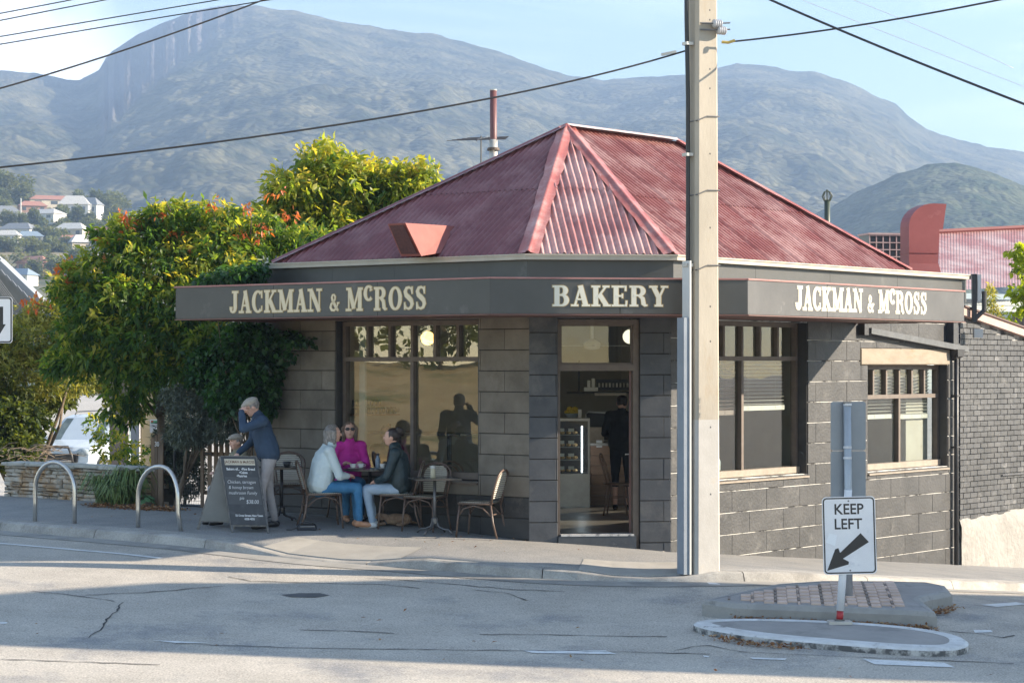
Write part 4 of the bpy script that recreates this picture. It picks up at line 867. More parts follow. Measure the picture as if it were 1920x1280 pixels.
eL_ = (a2-a1).normalized(); eC_ = (a3-a2).normalized(); eR_ = (a4-a3).normalized()
uA, yA = hit(431, a1, eL_); uB, yB = hit(802, a1, eL_); sign('JACKMAN & McROSS', FL[0], uA, uB, zof(583, (yA+yB)/2)-.005, zof(541, (yA+yB)/2), gold, gold2, FL[2])
uA, yA = hit(1035, a2, eC_); uB, yB = hit(1254, a2, eC_); sign('BAKERY', FC[0], uA, uB, zof(574, yA), zof(535, yA), ivory, gold2, FC[2])
uA, yA = hit(1491, a3, eR_); uB, yB = hit(1738, a3, eR_); sign('JACKMAN & McROSS', FR_[0], uA, uB, zof(585, (yA+yB)/2), zof(543, (yA+yB)/2), ivory, ivory, FR_[2])
# ================================================================ brick annexe down the side street
brickm = pm('brick_paint_black', (.034, .036, .040), (.068, .069, .072), 3, .5, .5, 30, c3=(.17, .168, .165), s3=4, lo3=.56, hi3=.74, rnd=.28, dist=.008)
annex = thing('brick_annexe', 'low black painted brick annexe with pink sloping roof edge beyond the corner shop', 'building', tuple(pq(10.5, 0, CZ-3.3)))
AO = B0+dR*8.08; WA = frame(AO, dR, dL)
def uA_(px): return hit(px, AO, dR)[0]
def zA(px, py): return zof(py, hit(px, AO, dR)[1])
ztop0, ztop1 = zA(1803, 590), zA(1925, 634); ub = uA_(1925)
zw0 = zA(1803, 976); ue = 6.0
def ztop(u): return ztop0+(ztop1-ztop0)*u/ub
wv = MB(WA); wv.hexa([(0, .012, CZ-4.3), (ue, .012, CZ-4.3), (ue, .25, CZ-4.3), (0, .25, CZ-4.3), (0, .012, ztop0), (ue, .012, ztop(ue)), (ue, .25, ztop(ue)), (0, .25, ztop0)])
bw = wv.build('annexe_wall', mort_w2 if 'mort_w2' in globals() else pm('brick_joint', (.06, .06, .062), (.50, .49, .47), 4, .9, .3, lo=.42, hi=.60, detail=8), annex)
bh, bl = .0865, .240; bc = {}
nb = 0
for k in range(60):
    z = zw0+k*bh
    if z > ztop(0)-.03: break
    u = 0. if k % 2 else -.12
    while u < ub+.03:
        x0, x1 = max(u, .005), u+bl
        if x1-x0 > .03 and z+bh < ztop(x1)-.01:
            L_ = round(x1-x0-.010, 3)
            if L_ not in bc: bc[L_] = MB(WA.to_3x3().to_4x4()).box((-L_/2, -.012, -.038), (L_/2, .03, .038)).mesh('brick', bevel=.003); bc[L_].materials.append(brickm)
            P = WA @ Vector(((x0+x1)/2, random.uniform(-.003, .003), z+bh/2)); o = link('brick', bc[L_], bw); o.location = P-wbase(bw); nb += 1
        u += bl
    if nb > 296: pass
print('bricks', nb)
whiten = pm('white_render', (.27, .26, .24), (.33, .32, .30), 2, .85, .9, 9, c3=(.42, .39, .34), s3=5, lo3=.56, hi3=.72, dist=.03)
mb = MB(WA); nu, nz = 30, 14; vs = []
for j in range(nz+1):
    for i in range(nu+1):
        u = ue*i/nu; zt_ = zw0+.03+.03*u+.03*mnoise.noise(Vector((u*2, 3, 1))); z = CZ-4.2+(zt_-(CZ-4.2))*j/nz; vs.append((u, -.045-.02*mnoise.noise(Vector((u*3, z*3, 0)))+(.04 if j == nz else 0), z))
mb.add(vs, [(j*(nu+1)+i, j*(nu+1)+i+1, (j+1)*(nu+1)+i+1, (j+1)*(nu+1)+i) for j in range(nz) for i in range(nu)]); mb.build('rendered_base', whiten, annex, smooth=True)
pinkb = pm('barge_pink', (.46, .30, .25), (.54, .37, .31), 4, .5)
MB(WA).bar((-.05, -.05, ztop0+.06), (ue, -.05, ztop(ue)+.06), .10, .13).build('barge_board', pinkb, annex); MB(WA).bar((-.05, -.06, ztop0+.135), (ue, -.06, ztop(ue)+.135), .14, .025).build('barge_capping', pm('barge_dark', (.12, .07, .06)), annex)
MB(WA).tube([(1.45, -.03, zA(1850, 893)), (ue, -.03, zA(1850, 893)-.02)], .014, 6).build('wall_pipe', blackm, annex)
# second house behind: red roof over blue weatherboards
h2 = thing('red_roof_house', 'weatherboard house with faded red corrugated roof beyond the exhaust duct', 'house', tuple(at(1850, 600, 46)))
e0, e1 = at(1700, 550, 44.), at(2100, 524, 47); t0, t1 = at(1700, 440, 49), at(2100, 420, 52); 
rr2 = roofmat('roof_red_far', (.25, .10, .09), (.31, .14, .125), (.40, .29, .27), .42, .62)
ex = e1-e0; n = 300; vs = []
for i in range(n+1):
    for j in range(2):
        p = (e0 if j == 0 else t0).lerp(e1 if j == 0 else t1, i/n); vs.append((p.x, p.y, p.z+.006*math.cos(i*math.pi/2)))
MB().add(vs, [(i*2, i*2+2, i*2+3, i*2+1) for i in range(n)]).build('roof', rr2, h2, smooth=True)
MB().tube([t0+Vector((0, 0, .03)), t1+Vector((0, 0, .03))], .06, 6).build('ridge_capping', pm('ridge_maroon', (.18, .05, .05)), h2)
wb_ = pm('weatherboard_blue', (.42, .47, .48), (.48, .53, .53), 3, .6); wbl = MB()
for k in range(14):
    z = .0; a = at(1700, 556+k*9, 44.6); b = at(2100, 530+k*9, 47.6); a.z = e0.z-.12-.13*k; b.z = a.z; MB().bar(a, b, .03, .118).build('weatherboard', wb_, h2)
MB().bar((e0.x, e0.y-.05, e0.z-.03), (e1.x, e1.y-.05, e0.z-.03+.0), .10, .11).build('eave_gutter', pm('gutter_blue', (.3, .38, .42)), h2)
a = at(1895, 578, 44.9); b = at(1925, 578, 45.1); MB().box((a.x, a.y-.25, e0.z-1.2), (b.x+.3, a.y-.1, e0.z-.35)).build('window', trim, h2)
# ================================================================ unseen house added at the right, its outline shaped to shade the road
nh = thing('road_shade_house', 'unseen two storey building shaped to shade the road, beyond the right edge of the view', 'building', (19, 27, 0))
cast = lambda px, py: (lambda p: (p.x+(7.25-p.z)*2.5, p.y+(7.25-p.z)*.073))(gp(px, py, -.11))
N0, N1, N2 = cast(0, 1208), cast(960, 1245), cast(1920, 1280); FA = [cast(*k) for k in ((1920, 1110), (1600, 1102), (1345, 1094), (1100, 1088), (850, 1068), (500, 1078), (300, 1088), (0, 1109))]; FA = [(x, y-(.55 if x > 14.2 else .1)) for x, y in FA]
PL = [(N0[0]-2, N0[1]+.25), N0, N2, (30, N2[1]-1), (32, FA[0][1]+3), FA[0]]+FA[1:]+[(FA[-1][0]-1.2, FA[-1][1]-1.2)]; print('PL', [tuple(round(v, 1) for v in p) for p in PL])
rend = pm('render_tan', (.38, .33, .26), (.44, .39, .31), 1.2, .85, .4)
MB().prism(PL, -2, 7.0).build('wall', rend, nh); MB().prism(PL, 7.001, 7.25).build('parapet', trim, nh)
for i in range(len(PL)):
    a = Vector(PL[i]); b = Vector(PL[(i+1) % len(PL)]); e_ = b-a; ln = e_.length; e_.normalize(); nn = Vector((e_.y, -e_.x)); k = int(ln//2.6)
    for j in range(k):
        for z in (1.3, 4.3):
            c = a+e_*(ln*(j+.5)/k)+nn*.02; Fm = frame(c, e_, -nn); MB(Fm).box((-.5, -.03, z), (.5, .03, z+1.4)).build('window', trim, nh)
            MB(Fm).box((-.42, -.04, z+.08), (.42, -.032, z+1.32)).build('pane', blackm, nh)
# the added outline's bent far edge throws the curved shade, no tree stands here
# ================================================================ the timber-grey roof of the left neighbour
lh = thing('grey_roof_house', 'grey corrugated gable roof at the left edge behind the bushes', 'house', tuple(at(0, 700, 44)))
P0, P1, P2 = at(-60, 470, 46), at(0, 497, 46), at(175, 665, 43); ribm = pm('grey_ribbed_sheet', (.16, .17, .18), (.20, .21, .22), 3, .5); ribd = pm('grey_ribbed_groove', (.07, .075, .08), None, rough=.6)
a = at(-200, 400, 46.2); b = at(140, 622, 44.2); 
MB().poly([at(-200, 330, 46.4), at(0, 500, 46), at(150, 645, 44.2), at(120, 690, 44.4), at(-200, 720, 46.4)]).build('gable_wall', ribd, lh)
for i in range(34):
    f = i*.032; top = at(-200+i*10.6, 0, 46).x
    px = -190+i*10.5; tl = ridge([(-200, 330), (0, 500), (150, 645)], px); bt = 800
    Yy = 45.9-(px+200)/350*1.9
    MB().bar(at(px-40, tl-34, Yy), at(px+95, tl+150, Yy-.02), .05, .03).build('rib', ribm, lh)
MB().bar(at(-200, 322, 46.2), at(0, 494, 45.8), .14, .2).bar(at(0, 494, 45.8), at(160, 648, 44.0), .14, .2).build('barge', pm('barge_bluegrey', (.36, .40, .44)), lh)
# ================================================================ pole, conduit, wires
pole_m = pm('pole_concrete', (.36, .32, .26), (.43, .385, .315), 2.2, .8, .4, 30, c3=(.36, .27, .17), s3=1.6, lo3=.58, hi3=.75, dist=.005, stretch=(1, 1, .35))
pole_w = pm('pole_white_paint', (.40, .385, .36), (.46, .445, .42), 3, .75, .3, 30, c3=(.45, .40, .33), s3=3, lo3=.6, hi3=.75, dist=.005)
bp = Vector(((1316-CX)/F*26.95, 26.95, 0)); bp.z = ground(bp.x, bp.y); pl = thing('power_pole', 'tall square concrete power pole with white painted foot at the kerb', 'power pole', tuple(bp))
PF = frame(bp.to_2d(), Vector((.883, .47)), Vector((-.47, .883))); Hp = bp.z
def polesec(z): k = 1-(z-Hp)*.022; return .178*k, .15*k
def psec(z0, z1, mat, name):
    vs = []
    for z in (z0, z1):
        a, b = polesec(z); c = .035
        vs += [(-a+c, -b, z), (a-c, -b, z), (a, -b+c, z), (a, b-c, z), (a-c, b, z), (-a+c, b, z), (-a, b-c, z), (-a, -b+c, z)]
    return MB(PF).add(vs, [tuple(range(8))[::-1], tuple(range(8, 16))]+[(i, (i+1) % 8, 8+(i+1) % 8, 8+i) for i in range(8)]).build(name, mat, pl)
zc = zof(786, bp.y); psec(Hp-.5, zc, pole_w, 'painted_foot'); psec(zc, CZ+7.4, pole_m, 'shaft')
holem = blackm
for py in (22, 40, 132, 168, 290, 428, 575, 640, 800, 925):
    z = zof(py, bp.y); a, b = polesec(z); MB(PF).box((.02, -b-.001, z-.010), (.036, -b+.002, z+.010)).build('bolt_hole', holem, pl)
for py in (222, 360, 500):
    z = zof(py, bp.y); a, b = polesec(z); MB(PF).tube([(-a-.005, b*.2, z-.05), (-a*.93, -b-.006, z-.045), (-a*.1, -b-.012, z+.01), (a-.005, -b-.01, z+.015), (a+.006, 0, z+.02)], .008, 6).build('binding_wire', dk, pl)
ins = pm('insulator_porcelain', (.42, .43, .45), (.5, .5, .52), 8, .3)
for px_, py_ in ((1330, 48), (1340, 60)):
    z = zof(py_, bp.y); a, b = polesec(z)
    for k in range(4): MB(PF @ Matrix.Translation((.04+(.06 if py_ > 50 else 0)+k*.028, -b-.07, z)) @ Matrix.Rotation(R(90), 4, 'Y')).lathe([(.02, -.012), (.052, 0), (.05, .01), (.02, .014)], (0, 0, 0), 12).build('insulator_disc', ins, pl, smooth=True)
    MB(PF).tube([(-.12, -b-.02, z), (.04, -b-.07, z), (.26, -b-.08, z+.02)], .010, 6).build('strain_rod', dk, pl)
for t_, y_ in (('2', 750), ('1', 763), ('2', 777)): text(t_, .085, PF @ Matrix.Translation((-.12, -.152, zof(y_, bp.y))) @ Matrix.Rotation(R(90), 4, 'X'), pm('pole_number_ink', (.28, .27, .25)), pl, 'pole_number', ext=.001)
cab = pm('cable_black', (.018, .018, .02), None, rough=.45); gd = pm('conduit_grey', (.20, .235, .28), (.25, .285, .33), 3, .5)
xs = -.20
MB(PF).tube([(xs-.05, -.03, CZ+7.3), (xs-.035, -.03, zof(40, bp.y)), (xs-.015, -.03, zof(180, bp.y)), (xs-.01, -.03, zof(900, bp.y)), (xs-.01, -.03, Hp)], .026, 8).build('service_cable', cab, pl, smooth=True)
MB(PF).hexa([(xs-.115, -.10, Hp-.05), (xs-.045, -.10, Hp-.05), (xs-.045, .05, Hp-.05), (xs-.115, .05, Hp-.05), (xs-.115, -.10, zof(596, bp.y)), (xs-.045, -.10, zof(596, bp.y)), (xs-.045, .05, zof(596, bp.y)), (xs-.115, .05, zof(596, bp.y))]).build('cable_guard', gd, pl)
MB(PF).box((xs-.043, -.115, Hp-.05), (xs-.02, .05, zof(490, bp.y))).build('guard_flange', pm('guard_pale', (.55, .55, .53)), pl)
for py in (85, 292, 498): z = zof(py, bp.y); MB(PF).box((xs-.06, -.08, z-.018), (-.17, .03, z+.018)).build('cable_clamp', galv, pl)
def wire(pts, rad, label, name='overhead_wire', n=30, mat=None, group=None):
    P = [Vector(p) for p in pts]; Q = []
    for i in range(n+1):   # quadratic through three points
        t = i/n; Q.append(P[0]*(1-t)*(1-2*t)+P[1]*4*t*(1-t)+P[2]*t*(2*t-1))
    o = MB().tube(Q, rad, 6).build(name, mat or cab, None, smooth=True); return props(o, label, 'wire', group)
Yb = bp.y
wire([at(-400, 352, 24), at(640, 233, 25.5), at(1284, 96, Yb)], .012, 'thick black service wire running from the left edge to the power pole')
o = MB().bar(at(1240, 103, Yb-.1), at(1268, 97, Yb-.1), .035, .03).build('wire_clamp', galv); props(o, 'grey dead end clamp on the wire just left of the pole', 'clamp')
wire([at(1356, 80, Yb-.1), at(1640, 43, 26.5), at(1990, -24, 24)], .012, 'twisted black service wire rising to the right from the pole')
o = MB().tube([at(1353, 79, Yb-.12), at(1366, 80, Yb-.12), at(1378, 76, Yb-.12)], .018, 8).build('wire_clamp', pm('clamp_yellow', (.5, .36, .1))); props(o, 'yellowish wire clamp just right of the pole', 'clamp')
wire([at(1400, -20, 20), at(1655, 90, 19), at(1990, 222, 18)], .011, 'thick black wire slanting down to the right edge')
wire([at(-300, 240, 20), at(160, 118, 21), at(620, -50, 22)], .009, 'black wire crossing the rocky face of the mountain')
wire([at(-200, 118, 26), at(200, 50, 26), at(620, -18, 26)], .007, 'fourth thin wire from the top at the upper left corner')
wire([at(-200, 103, 26), at(160, 42, 26), at(560, -25, 26)], .007, 'third thin wire from the top at the upper left corner')
wire([at(-200, 80, 26), at(60, 27, 26), at(420, -42, 26)], .007, 'second thin wire from the top at the upper left corner')
wire([at(-200, 62, 26), at(30, 20, 26), at(320, -36, 26)], .007, 'topmost thin wire at the upper left corner')
wire([at(1440, -25, 40), at(1600, 38, 40), at(1990, 190, 40)], .004, 'very fine pale wire in the sky right of the pole', mat=galv)
wire([at(1530, -25, 40), at(1700, 40, 40), at(1900, 128, 40)], .004, 'finer of the two pale wires, nearer the right edge', mat=galv)
# ================================================================ signs
stl = pm('sign_back_grey', (.20, .225, .25), (.24, .265, .29), 2, .45, metal=.2); alum = pm('post_galvanised', (.34, .37, .40), (.40, .43, .46), 5, .4, metal=.3)
signw = pm('sign_white', (.70, .70, .72), (.78, .78, .79), 3, .4, c3=(.55, .56, .60), s3=4, lo3=.62, hi3=.75); ink = pm('sign_black', (.018, .018, .02), None, rough=.4)
def rrect(w_, h_, r, n=5):
    P = []
    for cx_, cz_, a0 in ((w_/2-r, h_/2-r, 0), (-w_/2+r, h_/2-r, 90), (-w_/2+r, -h_/2+r, 180), (w_/2-r, -h_/2+r, 270)):
        for k in range(n+1): a = R(a0+90*k/n); P.append((cx_+r*math.cos(a), cz_+r*math.sin(a)))
    return P
def plate(Fm, P, y0, y1, mat, name, parent, zc=0, xc=0):
    n = len(P); return MB(Fm).add([(xc+x, y0, zc+z) for x, z in P]+[(xc+x, y1, zc+z) for x, z in P], [tuple(range(n)), tuple(range(n, 2*n))[::-1]]+[(i, (i+1) % n, n+(i+1) % n, n+i) for i in range(n)]).build(name, mat, parent)
def ringplate(Fm, P, Q, y0, y1, mat, name, parent, zc=0):
    n = len(P); vs = [(x, y0, zc+z) for x, z in P]+[(x, y0, zc+z) for x, z in Q]+[(x, y1, zc+z) for x, z in P]+[(x, y1, zc+z) for x, z in Q]
    fs = [(i, (i+1) % n, n+(i+1) % n, n+i) for i in range(n)]+[(i+2*n, (i+1) % n+2*n, (i+1) % n, i) for i in range(n)]+[(n+i, n+(i+1) % n, 3*n+(i+1) % n, 3*n+i) for i in range(n)]
    return MB(Fm).add(vs, fs).build(name, mat, parent)
sb = gp(1574, 1166, -.03); ks = thing('keep_left_sign', 'white KEEP LEFT sign with black arrow on a post in the oval island', 'road sign', tuple(sb)); s = sb.y/F
zt_, zb_ = zof(930, sb.y), zof(1075, sb.y); hS = zt_-zb_; wS = 99*s; xs_ = (1591-CX)*s
kF = frame(Vector((xs_, sb.y-.055)), Vector((.995, -.10)), Vector((.10, .995)))
tilt = Matrix.Translation((xs_, sb.y-.055, (zt_+zb_)/2)) @ Matrix.Rotation(R(-1.6), 4, 'Y') @ Matrix.Rotation(R(-3), 4, 'Z')
P = rrect(wS, hS, .045)
plate(tilt, P, 0, .004, signw, 'sign_plate', ks); ringplate(tilt, rrect(wS-.018, hS-.018, .04), rrect(wS-.046, hS-.046, .028), -.001, 0, ink, 'border', ks)
TM = Matrix.Rotation(R(90), 4, 'X')
text('KEEP', .155, tilt @ Matrix.Translation((-.0, -.0006, hS/2-.135)) @ TM, ink, ks, 'lettering', ext=.0006, off=.0025, sx=.92)
text('LEFT', .155, tilt @ Matrix.Translation((-.01, -.0006, hS/2-.29)) @ TM, ink, ks, 'lettering', ext=.0006, off=.0025, sx=.92)
k = hS/147.
ar = [(1628, 1014), (1612, 998), (1570, 1032), (1568, 1024), (1562, 1026), (1549, 1066), (1586, 1055), (1588, 1049), (1580, 1044)]
ar = [(1612, 999), (1627, 1016), (1578, 1046), (1589, 1052), (1588, 1057), (1548, 1068), (1564, 1028), (1570, 1026), (1573, 1035)]
plate(tilt, [((x-1591)*s, (1003-z)*s) for x, z in ar], -.0015, 0, ink, 'arrow', ks)
plate(tilt, [((x-1591)*s, (1003-z)*s) for x, z in ((1554, 998), (1568, 1002), (1564, 1022), (1547, 1015))], -.001, 0, pm('sticker_pale', (.8, .82, .84)), 'sticker', ks)
for z in (hS/2-.045, -hS/2+.04): MB(tilt).tube([(0, -.004, z), (0, .0, z)], .009, 8).build('bolt', dk, ks)
lean = Vector(((1589-1576)*s, 0, 0)); 
def postpt(py): t = (1166-py)/(1166-925); return Vector((sb.x+((1590-1574)*s)*t, sb.y, zof(py, sb.y)))
redp = pm('post_red_sleeve', (.40, .03, .035), None, rough=.4); whp = pm('post_white', (.68, .69, .71), (.74, .75, .77), 4, .5)
MB().tube([postpt(1145), postpt(1122)], .038, 14).build('red_sleeve', redp, ks, smooth=True); MB().tube([postpt(1162), postpt(1145)], .036, 14).build('red_sleeve', redp, ks, smooth=True)
MB().tube([postpt(1144), postpt(1076), postpt(918)], .040, 14).build('post', whp, ks, smooth=True)
MB().tube([postpt(926), postpt(918), postpt(916)], [.036, .036, .028], 14).build('post_cap', alum, ks)
a = postpt(1163); MB().box((a.x-.12, a.y-.10, a.z-.03), (a.x+.12, a.y+.10, a.z+.0)).build('base_plate', galv, ks); MB().tube([postpt(1168), postpt(1160)], .055, 12).build('base_socket', dk, ks)
# grey back of a pair of signs behind it
b2 = gp(1592, 1128, 0); Yg = b2.y; s2 = Yg/F; gs = thing('sign_back', 'grey unpainted back of two stacked traffic signs on a tubular post', 'road sign', tuple(b2))
gF = frame(Vector(((1592-CX)*s2, Yg+.06)), Vector((.99, .14)), Vector((-.14, .99)))
MB().tube([b2-Vector((0, 0, .1)), (b2.x-.02, Yg, zof(755, Yg))], .042, 14).build('post', alum, gs, smooth=True); MB().tube([(b2.x-.02, Yg, zof(757, Yg)), (b2.x-.02, Yg, zof(753, Yg))], .046, 14).build('post_cap', dk, gs)
za, zb2, zc2 = zof(752, Yg), zof(845, Yg), zof(945, Yg)
plate(gF, rrect(68*s2, za-zb2-.006, .03), 0, .004, stl, 'sign_plate', gs, zc=(za+zb2)/2); plate(gF, rrect(68*s2, zb2-zc2-.006, .03), 0, .004, stl, 'sign_plate', gs, zc=(zb2+zc2)/2)
for py in (758, 838, 858): z = zof(py, Yg); MB().tube([(b2.x-.018, Yg, z-.012), (b2.x-.018, Yg, z+.012)], .047, 14).build('clamp_band', pm('clamp_bright', (.55, .57, .6), rough=.3), gs)
# sign cut by the left edge
ls = gp(-12, 1115, 0); Yl = 24.5; ss = Yl/F; gz = ground((-12-CX)*ss, Yl)
ar_s = thing('arrow_sign', 'white sign with black downward arrow cut off by the left edge', 'road sign', ((-14-CX)*ss, Yl, gz)); aF = Matrix.Translation(((-14-CX)*ss, Yl-.05, zof(600, Yl)))
plate(aF, rrect(78*ss, 86*ss, .03), 0, .004, signw, 'sign_plate', ar_s); ringplate(aF, rrect(76*ss, 84*ss, .028), rrect(71*ss, 79*ss, .022), -.001, 0, ink, 'border', ar_s)
A_ = [(-2, -26), (-2, 6), (-8, 6), (4, 26), (19, 6), (12, 6), (12, -26)]; A_ = [(9, -25), (9, 8), (4, 8), (14, 26), (25, 8), (20, 8), (20, -25)]
plate(aF, [((x+7)*ss-.03, -z*ss) for x, z in A_], -.0015, 0, ink, 'arrow', ar_s)
MB().tube([((-14-CX)*ss, Yl, gz-.2), ((-14-CX)*ss, Yl, zof(560, Yl))], .04, 12).build('post', alum, ar_s)
# ================================================================ bike hoops
ssm = pm('stainless', (.50, .485, .46), (.60, .58, .55), 6, .28, metal=.85)
def hoop(pxa, pya, pxb, pyb, top, label, bent=0):
    a = gp(pxa, pya); b = gp(pxb, pyb); t = thing('bike_hoop', label, 'bike rack', tuple((a+b)/2), 'steel bike hoops on the footpath'); hgt = zof(top, (a.y+b.y)/2)-(a.z+b.z)/2; r = (b-a).length/2; P = [a-Vector((0, 0, .05))]
    c = (a+b)/2; e_ = (b-a); e_.z = 0; e_.normalize(); zc = hgt-r*1.0
    P.append(Vector((a.x, a.y, a.z+zc*.6))); P.append(Vector((a.x, a.y, c.z+zc)))
    for k in range(1, 16): th = math.pi-math.pi*k/16; P.append(c+e_*r*math.cos(th)+Vector((0, 0, zc+r*math.sin(th))))
    P += [Vector((b.x, b.y, c.z+zc)), Vector((b.x, b.y, b.z+zc*.6)), b-Vector((0, 0, .05))]
    if bent:
        for i, p in enumerate(P):
            if i > 12: p.x -= bent*math.sin(min(1, (i-12)/7)*math.pi*.5)*(.2 if i > 19 else 1)*(.0 if i == len(P)-1 else 1)
    MB().tube(P, .030, 14).build('hoop', ssm, t, smooth=True)
    return t
hoop(66, 977, 140, 981, 866, 'polished steel bike hoop, left one in front of the stone wall')
hoop(259, 988, 341, 995, 874, 'steel bike hoop with a bent right leg, beside the gate', .05)
# ================================================================ hillside suburb
lf_far = leafmat('foliage_far', [(0, (.06, .085, .04)), (.45, (.13, .15, .065)), (.7, (.22, .21, .09)), (1, (.34, .24, .09))], .3, .8)
bark = pm('bark', (.11, .08, .055), (.19, .15, .11), 9, .9, .6, 30, dist=.01)
def surf(px, py, Y0=430, Y1=1000):
    """point of the suburb hill under a picture position"""
    s = np.linspace(0, 1, 200); zr = (HY-ridge(HL, px))/F*1000; Yv = 420+580*s; z = -10+(zr+10)*s; row = HY-z/Yv*F
    i = int(np.argmin(abs(row-py))); return Vector(((px-CX)/F*Yv[i], Yv[i], z[i]+CZ-1))
def far_tree_proto(w_, h, seed, n, label, group, tint):
    t = thing('hillside_tree', label, 'tree', (0, 0, 0), group); lob = [(Vector((random.gauss(0, w_*.22), random.gauss(0, w_*.22), h*(.35+.5*random.random()))), (w_*.3, w_*.3, h*.22)) for _ in range(7)]
    MB().tube([(0, 0, -2), (0, 0, h*.5), (w_*.05, 0, h*.8)], [w_*.05, w_*.035, w_*.012], 6).build('trunk', bark, t)
    crown('crown', lob, n, 1.25, lf_far, t, ros=5, tint=tint, top=.2, wid=.42, droop=.0, shell=.3); return t
protos = [far_tree_proto(11, 12, 1, 420, 'rounded olive green tree among the hillside houses', 'rounded trees on the hillside', (.1, .4)),
          far_tree_proto(7, 15, 2, 360, 'tall narrow dark tree among the hillside houses', 'narrow trees on the hillside', (.0, .2)),
          far_tree_proto(9, 8, 3, 320, 'low yellow green bushy tree among the hillside houses', 'bushy trees on the hillside', (.4, .75))]
used = [False]*3
rs = random.Random(5)
tp = [(215, 385, 1, 1.1, 0), (205, 405, .9, 1, 0), (180, 400, 1, 1, 1), (150, 392, .7, 1, 0), (90, 405, .7, .7, 2), (40, 385, 1.2, 1.1, 0), (10, 375, 1.5, 1.4, 0), (-10, 400, 1.3, 1, 0), (120, 420, .9, 1, 0), (65, 430, .8, .9, 1), (145, 430, .9, 1, 1), (160, 440, .8, .9, 0), (115, 445, 1, 1, 0), (85, 460, 1.1, 1, 0), (60, 480, 1.3, 1, 0), (100, 480, 1., 1, 0), (130, 475, 1, .9, 0), (20, 455, 1, 1, 2), (10, 480, 1.1, 1, 0), (150, 475, .8, .8, 2), (75, 515, 1.4, 1.2, 0), (110, 520, 1.3, 1.1, 0), (140, 520, 1., 1.2, 1), (45, 535, 1.1, 1, 2), (180, 500, 1.1, 1, 0)]
for i in range(60): a = rs.uniform(-20, 560); tp.append((a, rs.uniform(ridge(HL, a)+8, 535), rs.uniform(.6, 1.2), rs.uniform(.6, 1.1), rs.choice([0, 0, 1, 2])))
FT = []
for px, py, sx, sz, k in tp:
    o = protos[k] if not used[k] else copy_tree(protos[k]); used[k] = True; P = surf(px, py); o.location = P; q = P.y/1000*.85+.1; o.scale = (sx*q*.9, sx*q*.9, sz*q*.78); o.rotation_euler = (0, 0, rs.uniform(0, 6)); FT.append((o, px, py, k))
wallc = {'white': pm('far_wall_white', (.62, .60, .55)), 'cream': pm('far_wall_cream', (.52, .45, .34)), 'brick': pm('far_wall_brick', (.36, .20, .14)), 'grey': pm('far_wall_grey', (.36, .36, .35))}
roofc = {'grey': pm('far_roof_grey', (.20, .21, .22)), 'red': pm('far_roof_red', (.36, .17, .12)), 'pale': pm('far_roof_pale', (.52, .50, .46)), 'blue': pm('far_roof_blue', (.20, .26, .32))}
farwin = pm('far_window', (.06, .07, .08), None, rough=.2)
HS = [(95, 385, 22, 4, 'cream', 'red', 'long low cream house with red roof near the crest of the hill'), (140, 402, 13, 7, 'white', 'pale', 'white gabled house left of the pair of dark trees'), (165, 400, 12, 6, 'white', 'grey', 'white grey-roofed house beside the narrow dark trees'),
      (85, 410, 16, 4, 'white', 'pale', 'pale flat-roofed house below the crest'), (35, 442, 15, 5, 'white', 'grey', 'white house with grey roof left of the thin mast'), (55, 452, 11, 4, 'grey', 'blue', 'small blue-roofed house under the rounded tree'),
      (135, 442, 13, 5, 'cream', 'pale', 'cream house with pale roof halfway down the slope'), (160, 470, 14, 6, 'cream', 'pale', 'twin-gabled cream house above the orange leaves'), (130, 465, 10, 5, 'brick', 'red', 'small brick house with red roof in the middle of the slope'),
      (5, 410, 14, 5, 'white', 'grey', 'white house with grey roof at the left edge'), (15, 450, 10, 4, 'white', 'pale', 'small pale house low on the left edge'), (160, 498, 16, 5, 'white', 'pale', 'wide white house just above the autumn leaves'), (65, 505, 13, 5, 'brick', 'red', 'brick house with red roof low on the slope'),
      (40, 528, 12, 5, 'white', 'blue', 'white house with blue roof above the grey ribbed roof'), (190, 450, 13, 5, 'cream', 'red', 'cream house with red roof behind the orange sprigs'), (220, 440, 12, 5, 'white', 'grey', 'white house with grey roof right of the orange sprigs'),
      (250, 425, 13, 5, 'white', 'pale', 'pale house on the crest right of the round dark tree'), (60, 395, 12, 4, 'brick', 'red', 'brick house with red roof just under the crest'), (110, 500, 11, 4, 'grey', 'grey', 'grey house between trees low on the slope'), (200, 520, 12, 5, 'white', 'red', 'white house with red roof low behind the shrub')]
for px, py, wd, ht, wc, rc, lb in HS:
    P = surf(px, py); P = P*.975+Vector((0, 0, CZ*.025)); q = P.y/1000*.8+.15; wd *= q*1.02; ht *= q*.8; dp = wd*.6; t = thing('hillside_house', lb, 'house', tuple(P)); a = rs.uniform(-.5, .5); Fm = Matrix.Translation(P) @ Matrix.Rotation(a, 4, 'Z')
    MB(Fm).box((-wd/2, -dp/2, -4), (wd/2, dp/2, ht)).build('wall', wallc[wc], t)
    rh = ht*.75; e_ = .5; pts_ = [(-wd/2-e_, -dp/2-e_, ht), (wd/2+e_, -dp/2-e_, ht), (wd/2+e_, dp/2+e_, ht), (-wd/2-e_, dp/2+e_, ht), (-wd*.3, 0, ht+rh), (wd*.3, 0, ht+rh)]
    MB(Fm).add(pts_, [(0, 1, 5, 4), (2, 3, 4, 5), (0, 4, 3), (1, 2, 5), (3, 2, 1, 0)]).build('roof', roofc[rc], t)
    for k in range(3): x = -wd*.33+wd*.33*k; MB(Fm).box((x-wd*.07, -dp/2-.06, ht*.35), (x+wd*.07, -dp/2+.02, ht*.8)).build('window', farwin, t)
seen_ = set()
